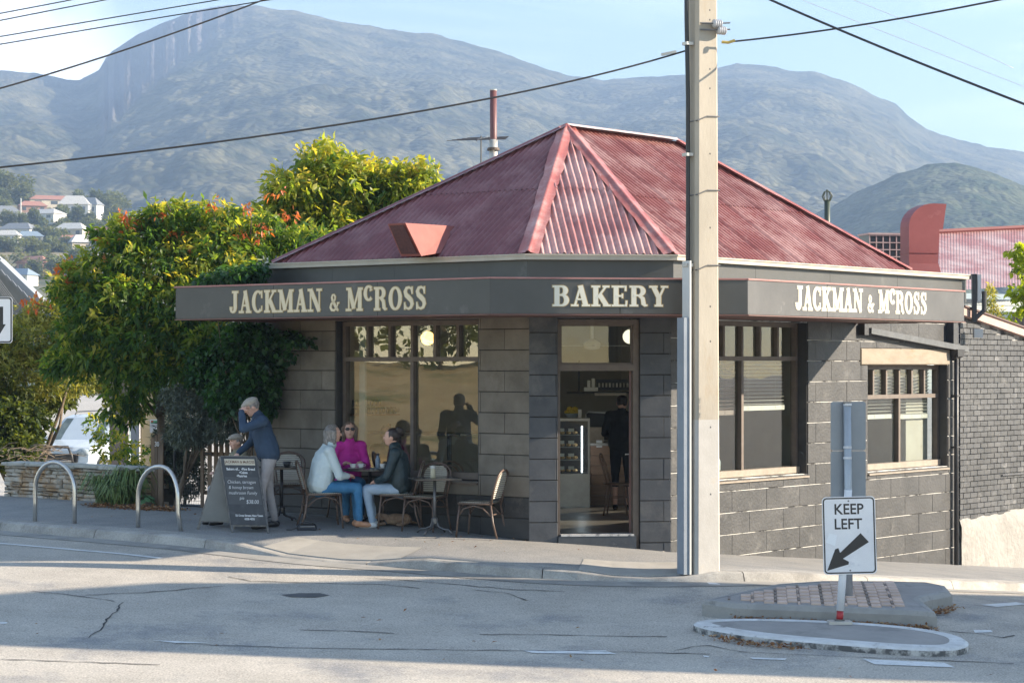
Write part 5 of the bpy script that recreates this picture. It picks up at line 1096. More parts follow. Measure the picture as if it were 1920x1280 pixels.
for o, px, py, k in FT:
    hs = sorted(HS, key=lambda h: (h[0]-px)**2+((h[1]-py)*2)**2)
    for h in hs:
        dx, dy = px-h[0], py-h[1]; side = ('right of' if dx > 0 else 'left of') if abs(dx) > abs(dy)*1.2 else ('uphill of' if dy < 0 else 'downhill of')
        lb = ['rounded olive tree', 'narrow dark tree', 'low bushy tree'][k]+' '+side+' the '+' '.join(h[6].split()[:7]); lb = ' '.join(lb.split()[:16])
        if lb not in seen_: break
    seen_.add(lb); o['label'] = lb
for px, py, h_, lb in ((39, 440, 14, 'pale power pole among houses at the left of the slope'), (170, 430, 11, 'pale power pole near the gabled white houses')):
    P = surf(px, py); o = MB().tube([P-Vector((0, 0, 2)), P+Vector((0, 0, h_))], .22, 6).build('far_power_pole', wallc['white']); props(o, lb, 'power pole')
# ================================================================ trees and shrubs by the shop
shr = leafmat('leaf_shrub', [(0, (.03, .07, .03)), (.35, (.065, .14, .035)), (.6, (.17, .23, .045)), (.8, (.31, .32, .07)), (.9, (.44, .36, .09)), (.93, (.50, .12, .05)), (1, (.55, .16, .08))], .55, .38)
def lob(px, py, Y, rx, ry, rz): k = Y/F; return (at(px, py, Y), (rx*k, rz, ry*k))
def limbs(root, base, targets, r0, mat=bark, nm='trunk'):
    mb = MB(); base = Vector(base); top = sum(targets, Vector())/len(targets); fork = base.lerp(top, .35)
    mb.tube([base-Vector((0, 0, .15)), base.lerp(fork, .5)+Vector((random.gauss(0, .04), 0, 0)), fork], [r0, r0*.85, r0*.72], 8); mb.build(nm, mat, root, smooth=True)
    for t in targets:
        mid = fork.lerp(t, .5)+Vector((random.gauss(0, .12), random.gauss(0, .1), random.gauss(0, .1))); MB().tube([fork-Vector((0, 0, .05)), mid, t], [r0*.5, r0*.3, r0*.08], 6).build('limb', mat, root, smooth=True)
def gz(x, y): return ground(x, y)-.02
def tree(name, label, base_px, Y, lobes, n, leaf, mat, cat='tree', r0=.09, nl=9, **k):
    bx = (base_px-CX)/F*Y; b = Vector((bx, Y, gz(bx, Y))); t = thing(name, label, cat, tuple(b)); limbs(t, b, [l[0] for l in lobes][:nl], r0); crown('crown', lobes, n, leaf, mat, t, **k); return t
T1 = [lob(605, 300, 38, 42, 34, .5), lob(640, 340, 38, 70, 45, .7), lob(700, 345, 38.3, 70, 42, .7), lob(785, 330, 38, 34, 28, .4), lob(760, 350, 38, 50, 40, .5), lob(560, 365, 37.7, 55, 40, .6), lob(525, 350, 38, 28, 26, .35), lob(640, 400, 38, 90, 45, .7), lob(720, 400, 38.4, 60, 40, .6), lob(530, 400, 37.8, 45, 36, .5), lob(600, 420, 37.6, 80, 40, .5)]
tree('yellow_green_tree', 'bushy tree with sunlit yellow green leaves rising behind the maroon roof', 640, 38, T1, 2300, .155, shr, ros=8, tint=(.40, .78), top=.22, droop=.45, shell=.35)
T2 = [lob(330, 418, 33.6, 75, 34, .5), lob(270, 445, 33.6, 70, 40, .6), lob(222, 462, 33.4, 35, 30, .4), lob(400, 425, 33.8, 60, 36, .5), lob(468, 440, 34, 50, 34, .5), lob(410, 470, 33.4, 80, 45, .6), lob(300, 500, 33.2, 110, 45, .7), lob(180, 520, 33.4, 70, 40, .6), lob(150, 560, 33.4, 45, 32, .5), lob(230, 560, 33, 90, 45, .7),
      lob(330, 570, 32.8, 110, 55, .6), lob(420, 530, 33, 90, 45, .6), lob(180, 610, 33.2, 70, 40, .6), lob(280, 630, 32.8, 100, 45, .7), lob(380, 640, 32.6, 80, 50, .6), lob(200, 670, 33, 95, 30, .6), lob(130, 678, 33, 45, 20, .4), lob(300, 690, 32.8, 110, 40, .6), lob(240, 730, 33.2, 50, 40, .4), lob(560, 455, 34.5, 70, 26, .5), lob(510, 440, 34.3, 50, 30, .5)]
rq = random.Random(4)
T2 += [lob(a_, b_, 33+rq.uniform(-.4, .6), rq.uniform(14, 26), rq.uniform(10, 18), .15) for a_, b_ in ((105, 535), (112, 600), (98, 668), (128, 640), (150, 700), (190, 440), (215, 425), (285, 398), (345, 390), (375, 395), (430, 402), (500, 412), (585, 432), (610, 440), (120, 690), (105, 690), (330, 735), (260, 770), (180, 480), (160, 590), (205, 770), (240, 785))]
T1 += [lob(a_, b_, 38, rq.uniform(14, 24), rq.uniform(10, 16), .15) for a_, b_ in ((605, 272), (580, 285), (640, 290), (700, 305), (760, 305), (805, 318), (822, 340), (520, 325), (508, 360), (810, 352), (665, 300), (735, 300))]
t2 = tree('large_leafy_shrub', 'large spreading shrub with long green leaves and orange tips, left of the awning', 300, 33.6, T2, 3700, .135, shr, cat='shrub', wid=.17, r0=.08, ros=9, tint=(.12, .62), top=.38, droop=.35, shell=.35)
red = leafmat('leaf_orange_red', [(0, (.42, .09, .04)), (.5, (.52, .16, .07)), (1, (.50, .26, .10))], .4, .45)
rl = [lob(a, b, 33.2, c, d, .14) for a, b, c, d in ((308, 372, 12, 10), (392, 376, 10, 14), (466, 382, 7, 14), (250, 415, 22, 22), (200, 462, 18, 26), (292, 400, 10, 8), (128, 508, 24, 22), (62, 568, 24, 12), (90, 575, 24, 16), (330, 430, 18, 12), (455, 440, 14, 10), (150, 530, 16, 10), (365, 470, 9, 8), (490, 430, 12, 10), (520, 360, 16, 8), (545, 402, 14, 10))]
crown('orange_leaf_tips', rl, 80, .09, red, t2, ros=6, tint=(.1, .7), top=.1, droop=.2, kind='stuff')
mb = MB()
for a, b, c, d in ((308, 372, 330, 430), (392, 376, 405, 430), (466, 382, 470, 440), (250, 415, 270, 450), (62, 568, 130, 590), (375, 400, 370, 440), (440, 395, 450, 440)): mb = MB().tube([at(a, b, 33.2), at((a+c)/2+3, (b+d)/2, 33.3), at(c, d, 33.4)], [.006, .01, .014], 5).build('twig', bark, t2)
# hedge on the left
hdg = leafmat('leaf_hedge', [(0, (.03, .055, .015)), (.4, (.10, .13, .03)), (.7, (.26, .26, .07)), (1, (.40, .36, .12))], .4, .5)
T3 = [lob(60, 640, 39, 90, 45, 1), lob(150, 650, 39, 60, 40, .8), lob(-30, 640, 39, 70, 50, 1), lob(40, 700, 38.6, 100, 50, 1), lob(125, 705, 40., 50, 40, .6), lob(-40, 720, 38.6, 70, 60, 1), lob(90, 590, 39.2, 50, 25, .6), lob(120, 550, 39.4, 25, 25, .4), lob(190, 700, 41.5, 45, 34, .6)]
tree('hedge_bush', 'tall yellow green bush with small leaves at the left edge', 60, 39, T3, 5200, .085, hdg, cat='bush', nl=5, ros=8, tint=(.3, .8), top=.25, wid=.20, droop=0)
T4 = [lob(30, 790, 38, 55, 45, .8), lob(-30, 800, 38, 70, 50, .8), lob(0, 850, 37.5, 60, 30, .6), lob(40, 835, 37.6, 40, 22, .5), lob(240, 735, 41.5, 40, 30, .5), lob(90, 745, 40.5, 50, 24, .5)]
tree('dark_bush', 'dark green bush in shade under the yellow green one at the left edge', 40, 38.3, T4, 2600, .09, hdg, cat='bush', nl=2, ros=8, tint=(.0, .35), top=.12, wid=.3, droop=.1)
# twiggy brush pile behind the wall
bp_ = MB(); 
for i in range(70):
    a = at(rs.uniform(-10, 110), rs.uniform(838, 872), 36.4+rs.random()); d = Vector((rs.uniform(-.5, .5), rs.uniform(-.2, .2), rs.uniform(-.05, .12))); bp_.tube([a, a+d*.5+Vector((0, 0, .04)), a+d], [.007, .005, .003], 4)
o = bp_.build('brush_pile', pm('dry_twigs', (.22, .16, .11), (.32, .25, .18), 9)); props(o, 'pile of dry twigs behind the left end of the stone wall', 'twigs', kind='stuff')
# climber on the awning end and wall
T5 = [lob(450, 516, 31.4, 40, 12, .3), lob(485, 510, 31.5, 14, 16, .2), lob(400, 525, 31.6, 30, 10, .3), lob(470, 640, 31.6, 45, 40, .25), lob(500, 690, 31.6, 28, 50, .2), lob(470, 720, 31.4, 30, 40, .25), lob(440, 660, 31.9, 50, 45, .3), lob(420, 740, 31.6, 30, 30, .25), lob(505, 745, 31.5, 18, 30, .15), lob(520, 630, 31.3, 40, 10, .1), lob(560, 640, 31., 25, 6, .06), lob(540, 665, 31.2, 12, 14, .05), lob(395, 690, 32, 40, 40, .3)]
ivy = leafmat('leaf_climber', [(0, (.012, .035, .018)), (.5, (.035, .10, .03)), (1, (.12, .24, .05))], .35, .35)
t5 = tree('climbing_vine', 'green climber hanging under the left end of the awning beside the brown wall', 470, 31.9, T5, 2300, .085, ivy, cat='climber', r0=.03, ros=6, tint=(.1, .6), top=.15, wid=.42, droop=.5)
# shaded corner between awning end wall
T6 = [lob(370, 775, 32.2, 55, 34, .35), lob(335, 745, 32.3, 30, 20, .3), lob(400, 745, 32.2, 40, 30, .3), lob(420, 800, 32, 28, 26, .25), lob(355, 815, 32.2, 40, 20, .3), lob(440, 770, 32, 24, 30, .25)]
con = leafmat('leaf_conifer', [(0, (.05, .065, .055)), (.5, (.12, .15, .135)), (1, (.20, .22, .18))], .2, .6)
tree('grey_conifer', 'grey green conifer with fine drooping sprays beside the gate', 325, 32.6, T6, 2600, .075, con, cat='conifer', r0=.05, ros=9, tint=(.2, .8), top=.1, wid=.11, droop=.3)
T7 = [lob(350, 890, 33.4, 40, 40, .3), lob(345, 840, 33.6, 34, 30, .3), lob(310, 830, 34, 20, 40, .2)]
tree('gate_shrub', 'dark shrub filling the space behind the garden gate', 345, 33.6, T7, 1000, .07, con, cat='shrub', r0=.03, ros=8, tint=(.0, .3), top=.05, wid=.16, droop=.1)
# reddish rose-like bush over the wall, strappy clumps
T8 = [lob(215, 835, 35.6, 40, 28, .3), lob(250, 850, 35.5, 30, 22, .25), lob(190, 800, 35.8, 30, 30, .25), lob(270, 855, 35.4, 20, 14, .2)]
tree('autumn_bush', 'small sparse bush with orange and green leaves above the stone wall', 225, 35.8, T8, 170, .08, shr, cat='bush', r0=.02, ros=6, tint=(.2, .93), top=.1, wid=.3, droop=.1)
def strappy(px, py, r, n, label, mat, h=.5):
    b = gp(px, py); t = thing('strappy_plant', label, 'plant', tuple(b))
    mb = MB(); rr = random.Random(px)
    for i in range(n):
        a = rr.uniform(0, 6.28); ln = r*rr.uniform(.6, 1.1); w_ = .009; d = Vector((math.cos(a), math.sin(a), 0)); s = Vector((-d.y, d.x, 0)); o = b+Vector((rr.gauss(0, .06), rr.gauss(0, .06), 0)); P = [o, o+d*ln*.3+Vector((0, 0, ln*h*1.1)), o+d*ln*.65+Vector((0, 0, ln*h*1.2)), o+d*ln+Vector((0, 0, ln*h*.55))]
        ws = [w_, w_*1.2, w_*.9, .002]; vs = [p+s*q for p, q in zip(P, ws)]+[p-s*q for p, q in zip(P, ws)]; mb.add(vs, [(k, k+1, 5+k, 4+k) for k in range(3)])
    mb.build('foliage', mat, t)['kind'] = 'stuff'; return t
stg = pm('strap_leaf', (.08, .16, .05), (.24, .30, .10), 12, .5)
strappy(196, 943, .50, 150, 'left strappy green plant against the stone wall', stg, .7); strappy(248, 943, .58, 180, 'right strappy green plant against the stone wall, nearer the gate', stg, .75); strappy(222, 947, .42, 90, 'low strappy plant between two larger ones by the stone wall', stg, .6)
b = gp(272, 946); t = thing('broadleaf_weed', 'low weed with broad pale green leaves at the foot of the gate post', 'plant', tuple(b)); mb = MB()
for i in range(9):
    a = i*.75; c = b+Vector((math.cos(a)*.10, math.sin(a)*.1, .05+.03*(i % 3))); mb.ell(c, (.07, .05, .012), 8, Matrix.Rotation(a, 3, 'Z') @ Matrix.Rotation(R(30), 3, 'Y'))
mb.build('foliage', pm('pale_leaf', (.10, .22, .10), (.16, .3, .14), 10), t)['kind'] = 'stuff'
# bright twig at the right edge
T9 = [lob(1904, 470, 37.6, 10, 14, .1), lob(1912, 500, 37.6, 9, 14, .1), lob(1908, 545, 37.6, 10, 12, .1), lob(1914, 575, 37.6, 12, 12, .1), lob(1893, 596, 37.6, 8, 6, .1), lob(1930, 520, 37.6, 16, 60, .2)]
rt = leafmat('leaf_lime', [(0, (.10, .17, .02)), (1, (.34, .42, .05))], .45, .4)
b = at(1960, 640, 37.6); t = thing('leafy_branch', 'bright green leafy branch entering at the right edge above the brick annexe', 'branch', tuple(b)); limbs(t, b, [l[0] for l in T9], .02, nm='stem'); crown('leaves', T9, 130, .10, rt, t, ros=6, tint=(.3, .9), wid=.45, droop=.3)
T10 = [lob(1858, 560, 40, 6, 26, .15), lob(1866, 590, 40, 10, 16, .15)]
b = at(1860, 640, 40); t = thing('slender_shrub', 'thin pale green shrub in front of the blue weatherboards', 'shrub', tuple(b)); limbs(t, b, [l[0] for l in T10], .015, nm='stem'); crown('leaves', T10, 90, .09, hdg, t, ros=6, tint=(.4, .8), wid=.15, droop=-.3)
# ================================================================ stone wall, fence, gate
stm = pm('wall_stone', (.36, .31, .24), (.50, .47, .42), 5, .85, .7, 22, c3=(.40, .25, .13), s3=2.2, lo3=.48, hi3=.62, rnd=.22, dist=.012)
sw = thing('stone_wall', 'low dry stone garden wall with flat capping stones', 'wall', tuple(pq(0, 8.3, ground(*pq(0, 8.3).xy))))
qa, qb = hit(8, A0, dL)[0], hit(305, A0, dL)[0]; qa, qb = max(qa, qb), min(qa, qb); SWF = frame(A0, dL, dR); Hs = .50
MB(SWF).box((qb+.02, .05, CZ-2.5), (qa-.03, .30, CZ-1.56)).build('wall_core', pm('mortar_shadow', (.10, .085, .07), None, rough=1), sw)
def stone(Fm, u0, u1, z0, z1, y0, y1, mat, name, parent, seed):
    mb = MB(Fm); r_ = random.Random(seed); j = lambda k=.012: r_.uniform(-k, k); n = 3; vs = []; c0 = (u0+u1)/2
    P = [(u0+j(), y0+.02, z0+j()), (u1+j(), y0+.02, z0+j()), (u1+j(), y1, z0), (u0+j(), y1, z0), (u0+j(), y0+.02, z1+j()), (u1+j(), y0+.02, z1+j()), (u1+j(), y1, z1), (u0+j(), y1, z1)]
    # bulged front face with inner ring
    q = [(P[0][0]+.02, y0+j(.008), P[0][2]+.014), (P[1][0]-.02, y0+j(.008), P[1][2]+.014), (P[5][0]-.02, y0+j(.008), P[5][2]-.014), (P[4][0]+.02, y0+j(.008), P[4][2]-.014)]
    mb.add(P+q, [(3, 2, 1, 0), (4, 5, 6, 7), (1, 2, 6, 5), (2, 3, 7, 6), (3, 0, 4, 7), (0, 1, 9, 8), (1, 5, 10, 9), (5, 4, 11, 10), (4, 0, 8, 11), (8, 9, 10, 11)]); return mb.build(name, mat, parent)
rr = random.Random(11); zb0 = CZ-2.16; z = zb0; sc = 0
while z < CZ-1.60:
    h_ = rr.uniform(.055, .085); u = qb+rr.uniform(0, .1)
    if z+h_ > CZ-1.58: h_ = CZ-1.575-z
    while u < qa-.02:
        w_ = rr.uniform(.10, .36); w_ = min(w_, qa-u); u1 = u+w_
        if qa-u1 < .08: u1 = qa+rr.uniform(-.02, .02)
        if rr.random() < .12 and w_ > .2: stone(SWF, u, u1, z+.004, z+h_*.52, -.01+rr.uniform(-.015, .01), .12, stm, 'stone', sw, sc); stone(SWF, u, u1, z+h_*.56, z+h_-.004, rr.uniform(-.015, .01), .12, stm, 'stone', sw, sc+999)
        else: stone(SWF, u+.004, u1-.004, z+.004, z+h_-.003, rr.uniform(-.02, .015), .12, stm, 'stone', sw, sc)
        u = u1; sc += 1
    z += h_
capst = pm('capping_stone', (.36, .35, .31), (.46, .45, .41), 4, .85, .5, 25, c3=(.22, .22, .19), s3=5, rnd=.12, dist=.01); u = qb-.02
while u < qa: w_ = rr.uniform(.28, .55); u1 = min(u+w_, qa+.04); stone(SWF, u, u1-.006, CZ-1.575, CZ-1.515, -.05, .34, capst, 'capping_stone', sw, sc); sc += 1; u = u1
print('stones', sc)
woodf = pm('fence_timber', (.17, .115, .075), (.25, .175, .12), 6, .85, .6, 30, stretch=(1, 1, .2), c3=(.10, .075, .06), s3=3, rnd=.15, dist=.005)
pf = thing('garden_fence', 'three weathered pickets with white number 30 left of the garden gate', 'fence', tuple(pq(-.05, 6.7, ground(*pq(0, 6.7).xy))))
def picket(px, wpx, ytop, O, e, Fm, mat, parent, y=-.0, base=None, lean=0, name='picket'):
    u, Yy = hit(px, O, e); s = Yy/F; w_ = wpx*s; zt = zof(ytop, Yy); v = O+e*u; zb = ground(v.x, v.y)-.05; d = .0
    return MB(Fm).add([(u-w_/2, y, zb), (u+w_/2, y, zb), (u+w_/2+lean, y, zt-w_*.5), (u+lean, y, zt), (u-w_/2+lean, y, zt-w_*.5), (u-w_/2, y+.022, zb), (u+w_/2, y+.022, zb), (u+w_/2+lean, y+.022, zt-w_*.5), (u+lean, y+.022, zt), (u-w_/2+lean, y+.022, zt-w_*.5)],
        [(4, 3, 2, 1, 0), (5, 6, 7, 8, 9), (0, 1, 6, 5), (1, 2, 7, 6), (2, 3, 8, 7), (3, 4, 9, 8), (4, 0, 5, 9)]).build(name, mat, parent)
for i, (px, wp, yt) in enumerate(((289, 9, 818), (298, 8, 813), (309, 13, 808))): picket(px, wp, yt, A0, dL, SWF, woodf, pf, y=-.03*(i+1))
u_, Y_ = hit(306, A0, dL); TL = Matrix.Translation(pq(-.125, u_, zof(832, Y_))) @ frame(Vector((0, 0)), -dL, dR) @ Matrix.Rotation(R(90), 4, 'X'); text('30', .10, TL, signw, pf, 'house_number', ext=.003)
MB(SWF).box((u_-.12, .02, zof(890, Y_)), (u_+.2, .05, zof(880, Y_))).build('rail', woodf, pf)
pf2 = thing('picket_fence', 'brown timber picket fence between the gate and the man in the navy jumper', 'fence', tuple(pq(-.05, 4.9, ground(*pq(0, 4.9).xy))))
for i, px in enumerate((383, 394, 406, 416, 427, 438, 449, 460, 471, 482)): picket(px, 9 if i else 7, 822+(i % 2)*2, A0, dL, SWF, woodf, pf2, y=-.02 if i else -.05)
for py in (852, 925): uq0, uq1 = hit(380, A0, dL)[0], hit(485, A0, dL)[0]; Yy = hit(430, A0, dL)[1]; MB(SWF).box((uq1, .004, zof(py+4, Yy)), (uq0, .03, zof(py-4, Yy))).build('rail', woodf, pf2)
pmx = pq(-.06, hit(390, A0, dL)[0], zof(855, 31.6)); MB().tube([pmx, pmx+Vector((.10, -.03, 0))], .012, 6).build('latch', dk, pf2)
gt = thing('garden_gate', 'black tubular metal gate with rounded top corner', 'gate', tuple(pq(0, 6.1, ground(*pq(0, 6.1).xy))))
g0, Yg0 = hit(327, A0, dL); g1, Yg1 = hit(378, A0, dL); zt, zb = zof(828, Yg0), zof(946, Yg0); mb = MB(SWF)
MB(SWF).tube([(g0, 0, zb), (g0, 0, zt-.06), (g0-.03, 0, zt-.015), (g0-.08, 0, zt), (g1, 0, zt+.01)], .016, 8).build('gate_frame', blackm, gt, smooth=True); MB(SWF).tube([(g0, 0, zb), (g1, 0, zb)], .013, 8).build('gate_frame', blackm, gt)
for i in range(12): u = g0+(g1-g0)*(i+.5)/12; MB(SWF).tube([(u, .004, zb), (u, .004, zof(890, Yg0))], .0022, 4).build('mesh_wire', dk, gt)
for i in range(9): z = zb+(zof(890, Yg0)-zb)*(i+.5)/9; MB(SWF).tube([(g0, .004, z), (g1, .004, z)], .0022, 4).build('mesh_wire', dk, gt)
bn = thing('wheelie_bin', 'dark navy wheeled bin standing behind the numbered pickets', 'bin', tuple(at(322, 945, 33.9))); bx0, bx1 = at(314, 945, 33.8), at(330, 945, 33.9); zt = zof(826, 33.9)
binm = pm('bin_navy', (.018, .024, .045), None, rough=.5)
MB().hexa([(bx0.x+.02, 33.7, bx0.z-.05), (bx1.x-.0, 33.7, bx0.z-.05), (bx1.x, 34.2, bx0.z-.05), (bx0.x+.02, 34.2, bx0.z-.05), (bx0.x-.03, 33.66, zt-.06), (bx1.x+.05, 33.66, zt-.06), (bx1.x+.05, 34.25, zt-.06), (bx0.x-.03, 34.25, zt-.06)]).build('bin_body', binm, bn)
MB().box((bx0.x-.06, 33.62, zt-.06), (bx1.x+.08, 34.3, zt)).build('lid', binm, bn, bevel=.01)
# pale house behind the shrub with notice
ch = thing('cream_house', 'cream house wall with white corner post glimpsed behind the shrub', 'house', tuple(at(290, 940, 39.5))); crm = pm('cream_boards', (.50, .41, .25), (.56, .47, .30), 3, .7)
for k in range(16): z = zof(900, 39.5)+k*.15; MB().box((at(262, 0, 39.5).x, 39.5, z), (at(350, 0, 39.5).x, 39.62, z+.146)).build('weatherboard', crm, ch)
MB().box((at(246, 0, 39.4).x, 39.35, zof(950, 39.4)), (at(262, 0, 39.4).x, 39.6, zof(690, 39.4))).build('corner_post', pm('post_lilac', (.48, .48, .52)), ch)
MB().box((at(240, 0, 40).x, 40, zof(950, 40)), (at(205, 0, 40).x, 40.1, zof(690, 40))).build('side_wall', pm('wall_pinkgrey', (.35, .30, .30)), ch)
no = thing('notice', 'white notice with green and red heading on the cream house wall', 'notice', tuple(at(289, 808, 39.4))); a, b = at(281, 811, 39.42), at(298, 786, 39.42); MB().box((a.x, 39.42, a.z), (b.x, 39.44, b.z)).build('sheet', signw, no)
MB().box((a.x+.02, 39.416, b.z-.07), (b.x-.02, 39.42, b.z-.02)).build('heading', pm('notice_green', (.12, .35, .2)), no); MB().box((a.x+.02, 39.414, b.z-.05), (a.x+.06, 39.417, b.z-.02)).build('emblem', pm('notice_red', (.5, .12, .08)), no)
for k in range(2): MB().box((a.x+.02, 39.416, b.z-.105-.025*k), (b.x-.03, 39.42, b.z-.095-.025*k)).build('text_line', pm('notice_grey', (.3, .32, .34)), no)
# ================================================================ bank that the shopfront reflects (off to the left)
bank_m = pm('dry_grass', (.42, .30, .13), (.56, .43, .22), 1.6, .95, .8, 14, c3=(.20, .20, .07), s3=.35, lo3=.5, hi3=.62, dist=.05)
u = np.linspace(-26, 30, 60); v = np.linspace(0, 34, 40); U, V = np.meshgrid(u, v); o_ = Vector((-19, 26)); d_ = Vector((-.97, -.24)); s_ = Vector((-.24, .97))
X = o_.x+d_.x*V+s_.x*U; Y = o_.y+d_.y*V+s_.y*U; Z = np.clip(V, 0, 26)*.085+.4+.25*fbm(X*.3+40, Y*.3+40, 4); Z[0] -= 1.5
me = grid_mesh('grass_bank', X, Y, Z, bank_m); o = link('grass_bank', me); o['kind'] = 'structure'
for i, (uu_, vv_) in enumerate(((-9, 24), (-4, 27), (1, 25), (5, 28), (9, 26), (13, 27))):
    c = Vector((o_.x+d_.x*vv_+s_.x*uu_, o_.y+d_.y*vv_+s_.y*uu_, 2.6)); t = thing('bank_bush', ['first','second','third','fourth','fifth','last'][i]+' green bush from the near end of the dry grass bank', 'bush', tuple(c), 'bushes along the top of the grass bank')
    MB().tube([c-Vector((0, 0, .6)), c+Vector((0, 0, 1.5))], .1, 6).build('trunk', bark, t); crown('crown', [(c+Vector((random.gauss(0, .8), random.gauss(0, .8), random.uniform(.6, 3))), (1.5, 1.5, 1.1)) for _ in range(5)], 500, .22, hdg, t, ros=6, tint=(.1, .6), wid=.35)
# ================================================================ furniture
rattan = pm('rattan_tube_brown', (.10, .065, .05), (.16, .11, .085), 30, .4); weave = bpy.data.materials.new('woven_seat'); weave.use_nodes = True
t_ = weave.node_tree; ck = t_.nodes.new('ShaderNodeTexChecker'); tc_ = t_.nodes.new('ShaderNodeTexCoord'); mp_ = t_.nodes.new('ShaderNodeMapping'); mp_.inputs['Rotation'].default_value = (0, 0, R(45)); t_.links.new(tc_.outputs['Object'], mp_.inputs[0]); t_.links.new(mp_.outputs[0], ck.inputs['Vector'])
ck.inputs['Scale'].default_value = 60; ck.inputs['Color1'].default_value = (.50, .46, .36, 1); ck.inputs['Color2'].default_value = (.035, .03, .03, 1); t_.links.new(ck.outputs['Color'], t_.nodes['Principled BSDF'].inputs['Base Color']); t_.nodes['Principled BSDF'].inputs['Roughness'].default_value = .5
slatm = pm('slat_cream', (.48, .46, .40), (.56, .54, .47), 20, .5)
def make_chair(label):
    t = thing('bistro_chair', label, 'chair', (0, 0, 0), 'bistro chairs on the footpath'); h = .45
    vs = []; P = [(-.21, .22), (.21, .22), (.19, -.20), (-.19, -.20)]
    MB().prism(P, h-.022, h+.008).build('seat', weave, t, bevel=.006)
    MB().tube([(-.215, .225, h-.012), (.215, .225, h-.012), (.195, -.205, h-.012), (-.195, -.205, h-.012), (-.215, .225, h-.012)], .013, 6).build('seat_frame', rattan, t, smooth=True)
    lean = lambda z: -.21-(z-h)*.28
    hoop = [(-.19, lean(h)-.0, h-.03), (-.215, lean(h+.15), h+.15), (-.22, lean(h+.27), h+.27)]+[(-.22*math.cos(math.pi*k/10), lean(h+.27+.15*math.sin(math.pi*k/10)), h+.27+.15*math.sin(math.pi*k/10)) for k in range(1, 10)]+[(.22, lean(h+.27), h+.27), (.215, lean(h+.15), h+.15), (.19, lean(h), h-.03)]
    MB().tube(hoop, .014, 8).build('back_frame', rattan, t, smooth=True)
    hoop2 = [(x*.80, y+.004, h+.03+(z-h)*.90) for x, y, z in hoop]; MB().tube(hoop2, .009, 6).build('inner_hoop', rattan, t, smooth=True)
    for k in range(13):
        z = h+.06+.026*k; w_ = .168 if z < h+.26 else .17*math.sqrt(max(.02, 1-((z-h-.26)/.15)**2))
        MB().hexa([(-w_, lean(z)+.006, z-.009), (w_, lean(z)+.006, z-.009), (w_, lean(z)-.0, z-.009), (-w_, lean(z), z-.009), (-w_, lean(z)+.006, z+.008), (w_, lean(z)+.006, z+.008), (w_, lean(z)-.0, z+.008), (-w_, lean(z), z+.008)]).build('back_slat', slatm, t)
    for sx in (-1, 1):
        MB().tube([(sx*.20, .21, h-.02), (sx*.215, .235, .2), (sx*.225, .25, 0)], [.014, .013, .012], 8).build('leg', rattan, t, smooth=True)
        MB().tube([(sx*.19, -.20, h+.02), (sx*.20, -.24, .2), (sx*.215, -.30, 0)], [.014, .013, .012], 8).build('leg', rattan, t, smooth=True)
        MB().tube([(sx*.206, .22, .28), (sx*.20, .16, .37), (sx*.195, .02, h-.04), (sx*.195, -.1, .38), (sx*.196, -.21, .28)], .009, 6).build('side_arch', rattan, t, smooth=True)
    MB().tube([(-.208, .22, .28), (-.15, .22, .38), (0, .22, h-.03), (.15, .22, .38), (.208, .22, .28)], .009, 6).build('front_arch', rattan, t, smooth=True)
    MB().tube([(-.197, -.24, .30), (.197, -.24, .30)], .009, 6).build('stretcher', rattan, t)
    return t
chair0 = make_chair('woven bistro chair under the woman in the pale blue jacket')
def yaw(dx, dy): return math.atan2(-dx, dy)      # local +Y looks along (dx, dy)
CH = {}
def put_chair(key, px, py, face, label, first=False):
    P = gp(px, py); o = chair0 if first else copy_tree(chair0); o['label'] = label; move(o, P, yaw(*face)); CH[key] = (P, face); return o
put_chair('blue', 603, 988, (1, .22), 'woven bistro chair under the woman in the pale blue jacket', True)
put_chair('dark', 748, 989, (-1, .05), 'woven bistro chair under the woman in the black jacket')
put_chair('mag', 653, 973, (.35, -1), 'woven bistro chair hidden behind the table under the woman in magenta')
put_chair('front', 799, 994, (-.45, -1), 'empty woven bistro chair facing out behind the small square table')
put_chair('right', 901, 1006, (-1, .35), 'empty honey brown woven chair at the right end, seen from the side')
put_chair('left', 541, 969, (.1, -1), 'empty woven bistro chair by the brown wall beside the man')
tabm = pm('table_top_dark', (.045, .042, .042), (.065, .06, .058), 6, .22); ironm = pm('cast_iron', (.05, .05, .052), None, rough=.35, metal=.4); ironl = pm('cast_iron_pale', (.15, .15, .155), None, rough=.35, metal=.4)
def table(px, py, wtop, label, rnd=True, im=ironm, hgt=.74):
    P = gp(px, py); t = thing('bistro_table', label, 'table', tuple(P), 'small pedestal tables on the footpath')
    if rnd: MB().lathe([(wtop/2-.006, hgt-.025), (wtop/2, hgt-.018), (wtop/2, hgt-.005), (wtop/2-.006, hgt)], P, 32).build('table_top', tabm, t)
    else: MB(Matrix.Translation(P) @ Matrix.Rotation(R(12), 4, 'Z')).box((-wtop/2, -wtop/2, hgt-.026), (wtop/2, wtop/2, hgt)).build('table_top', tabm, t, bevel=.004)
    MB().tube([P+Vector((0, 0, .16)), P+Vector((0, 0, hgt-.03))], .021, 12).build('column', im, t, smooth=True); MB().lathe([(.03, .12), (.045, .14), (.045, .2), (.03, .22)], P, 12).build('hub', im, t)
    for k in range(4):
        a = math.pi/4+k*math.pi/2+.3; d = Vector((math.cos(a), math.sin(a), 0)); MB().tube([P+d*.02+Vector((0, 0, .20)), P+d*.06+Vector((0, 0, .10)), P+d*.13+Vector((0, 0, .07)), P+d*.21+Vector((0, 0, .065)), P+d*.26+Vector((0, 0, .012))], [.014, .013, .012, .012, .014], 8).build('foot', im, t, smooth=True)
    return P, hgt
Tm, hm = table(694, 983, .72, 'dark round table between the seated women with cups on it')
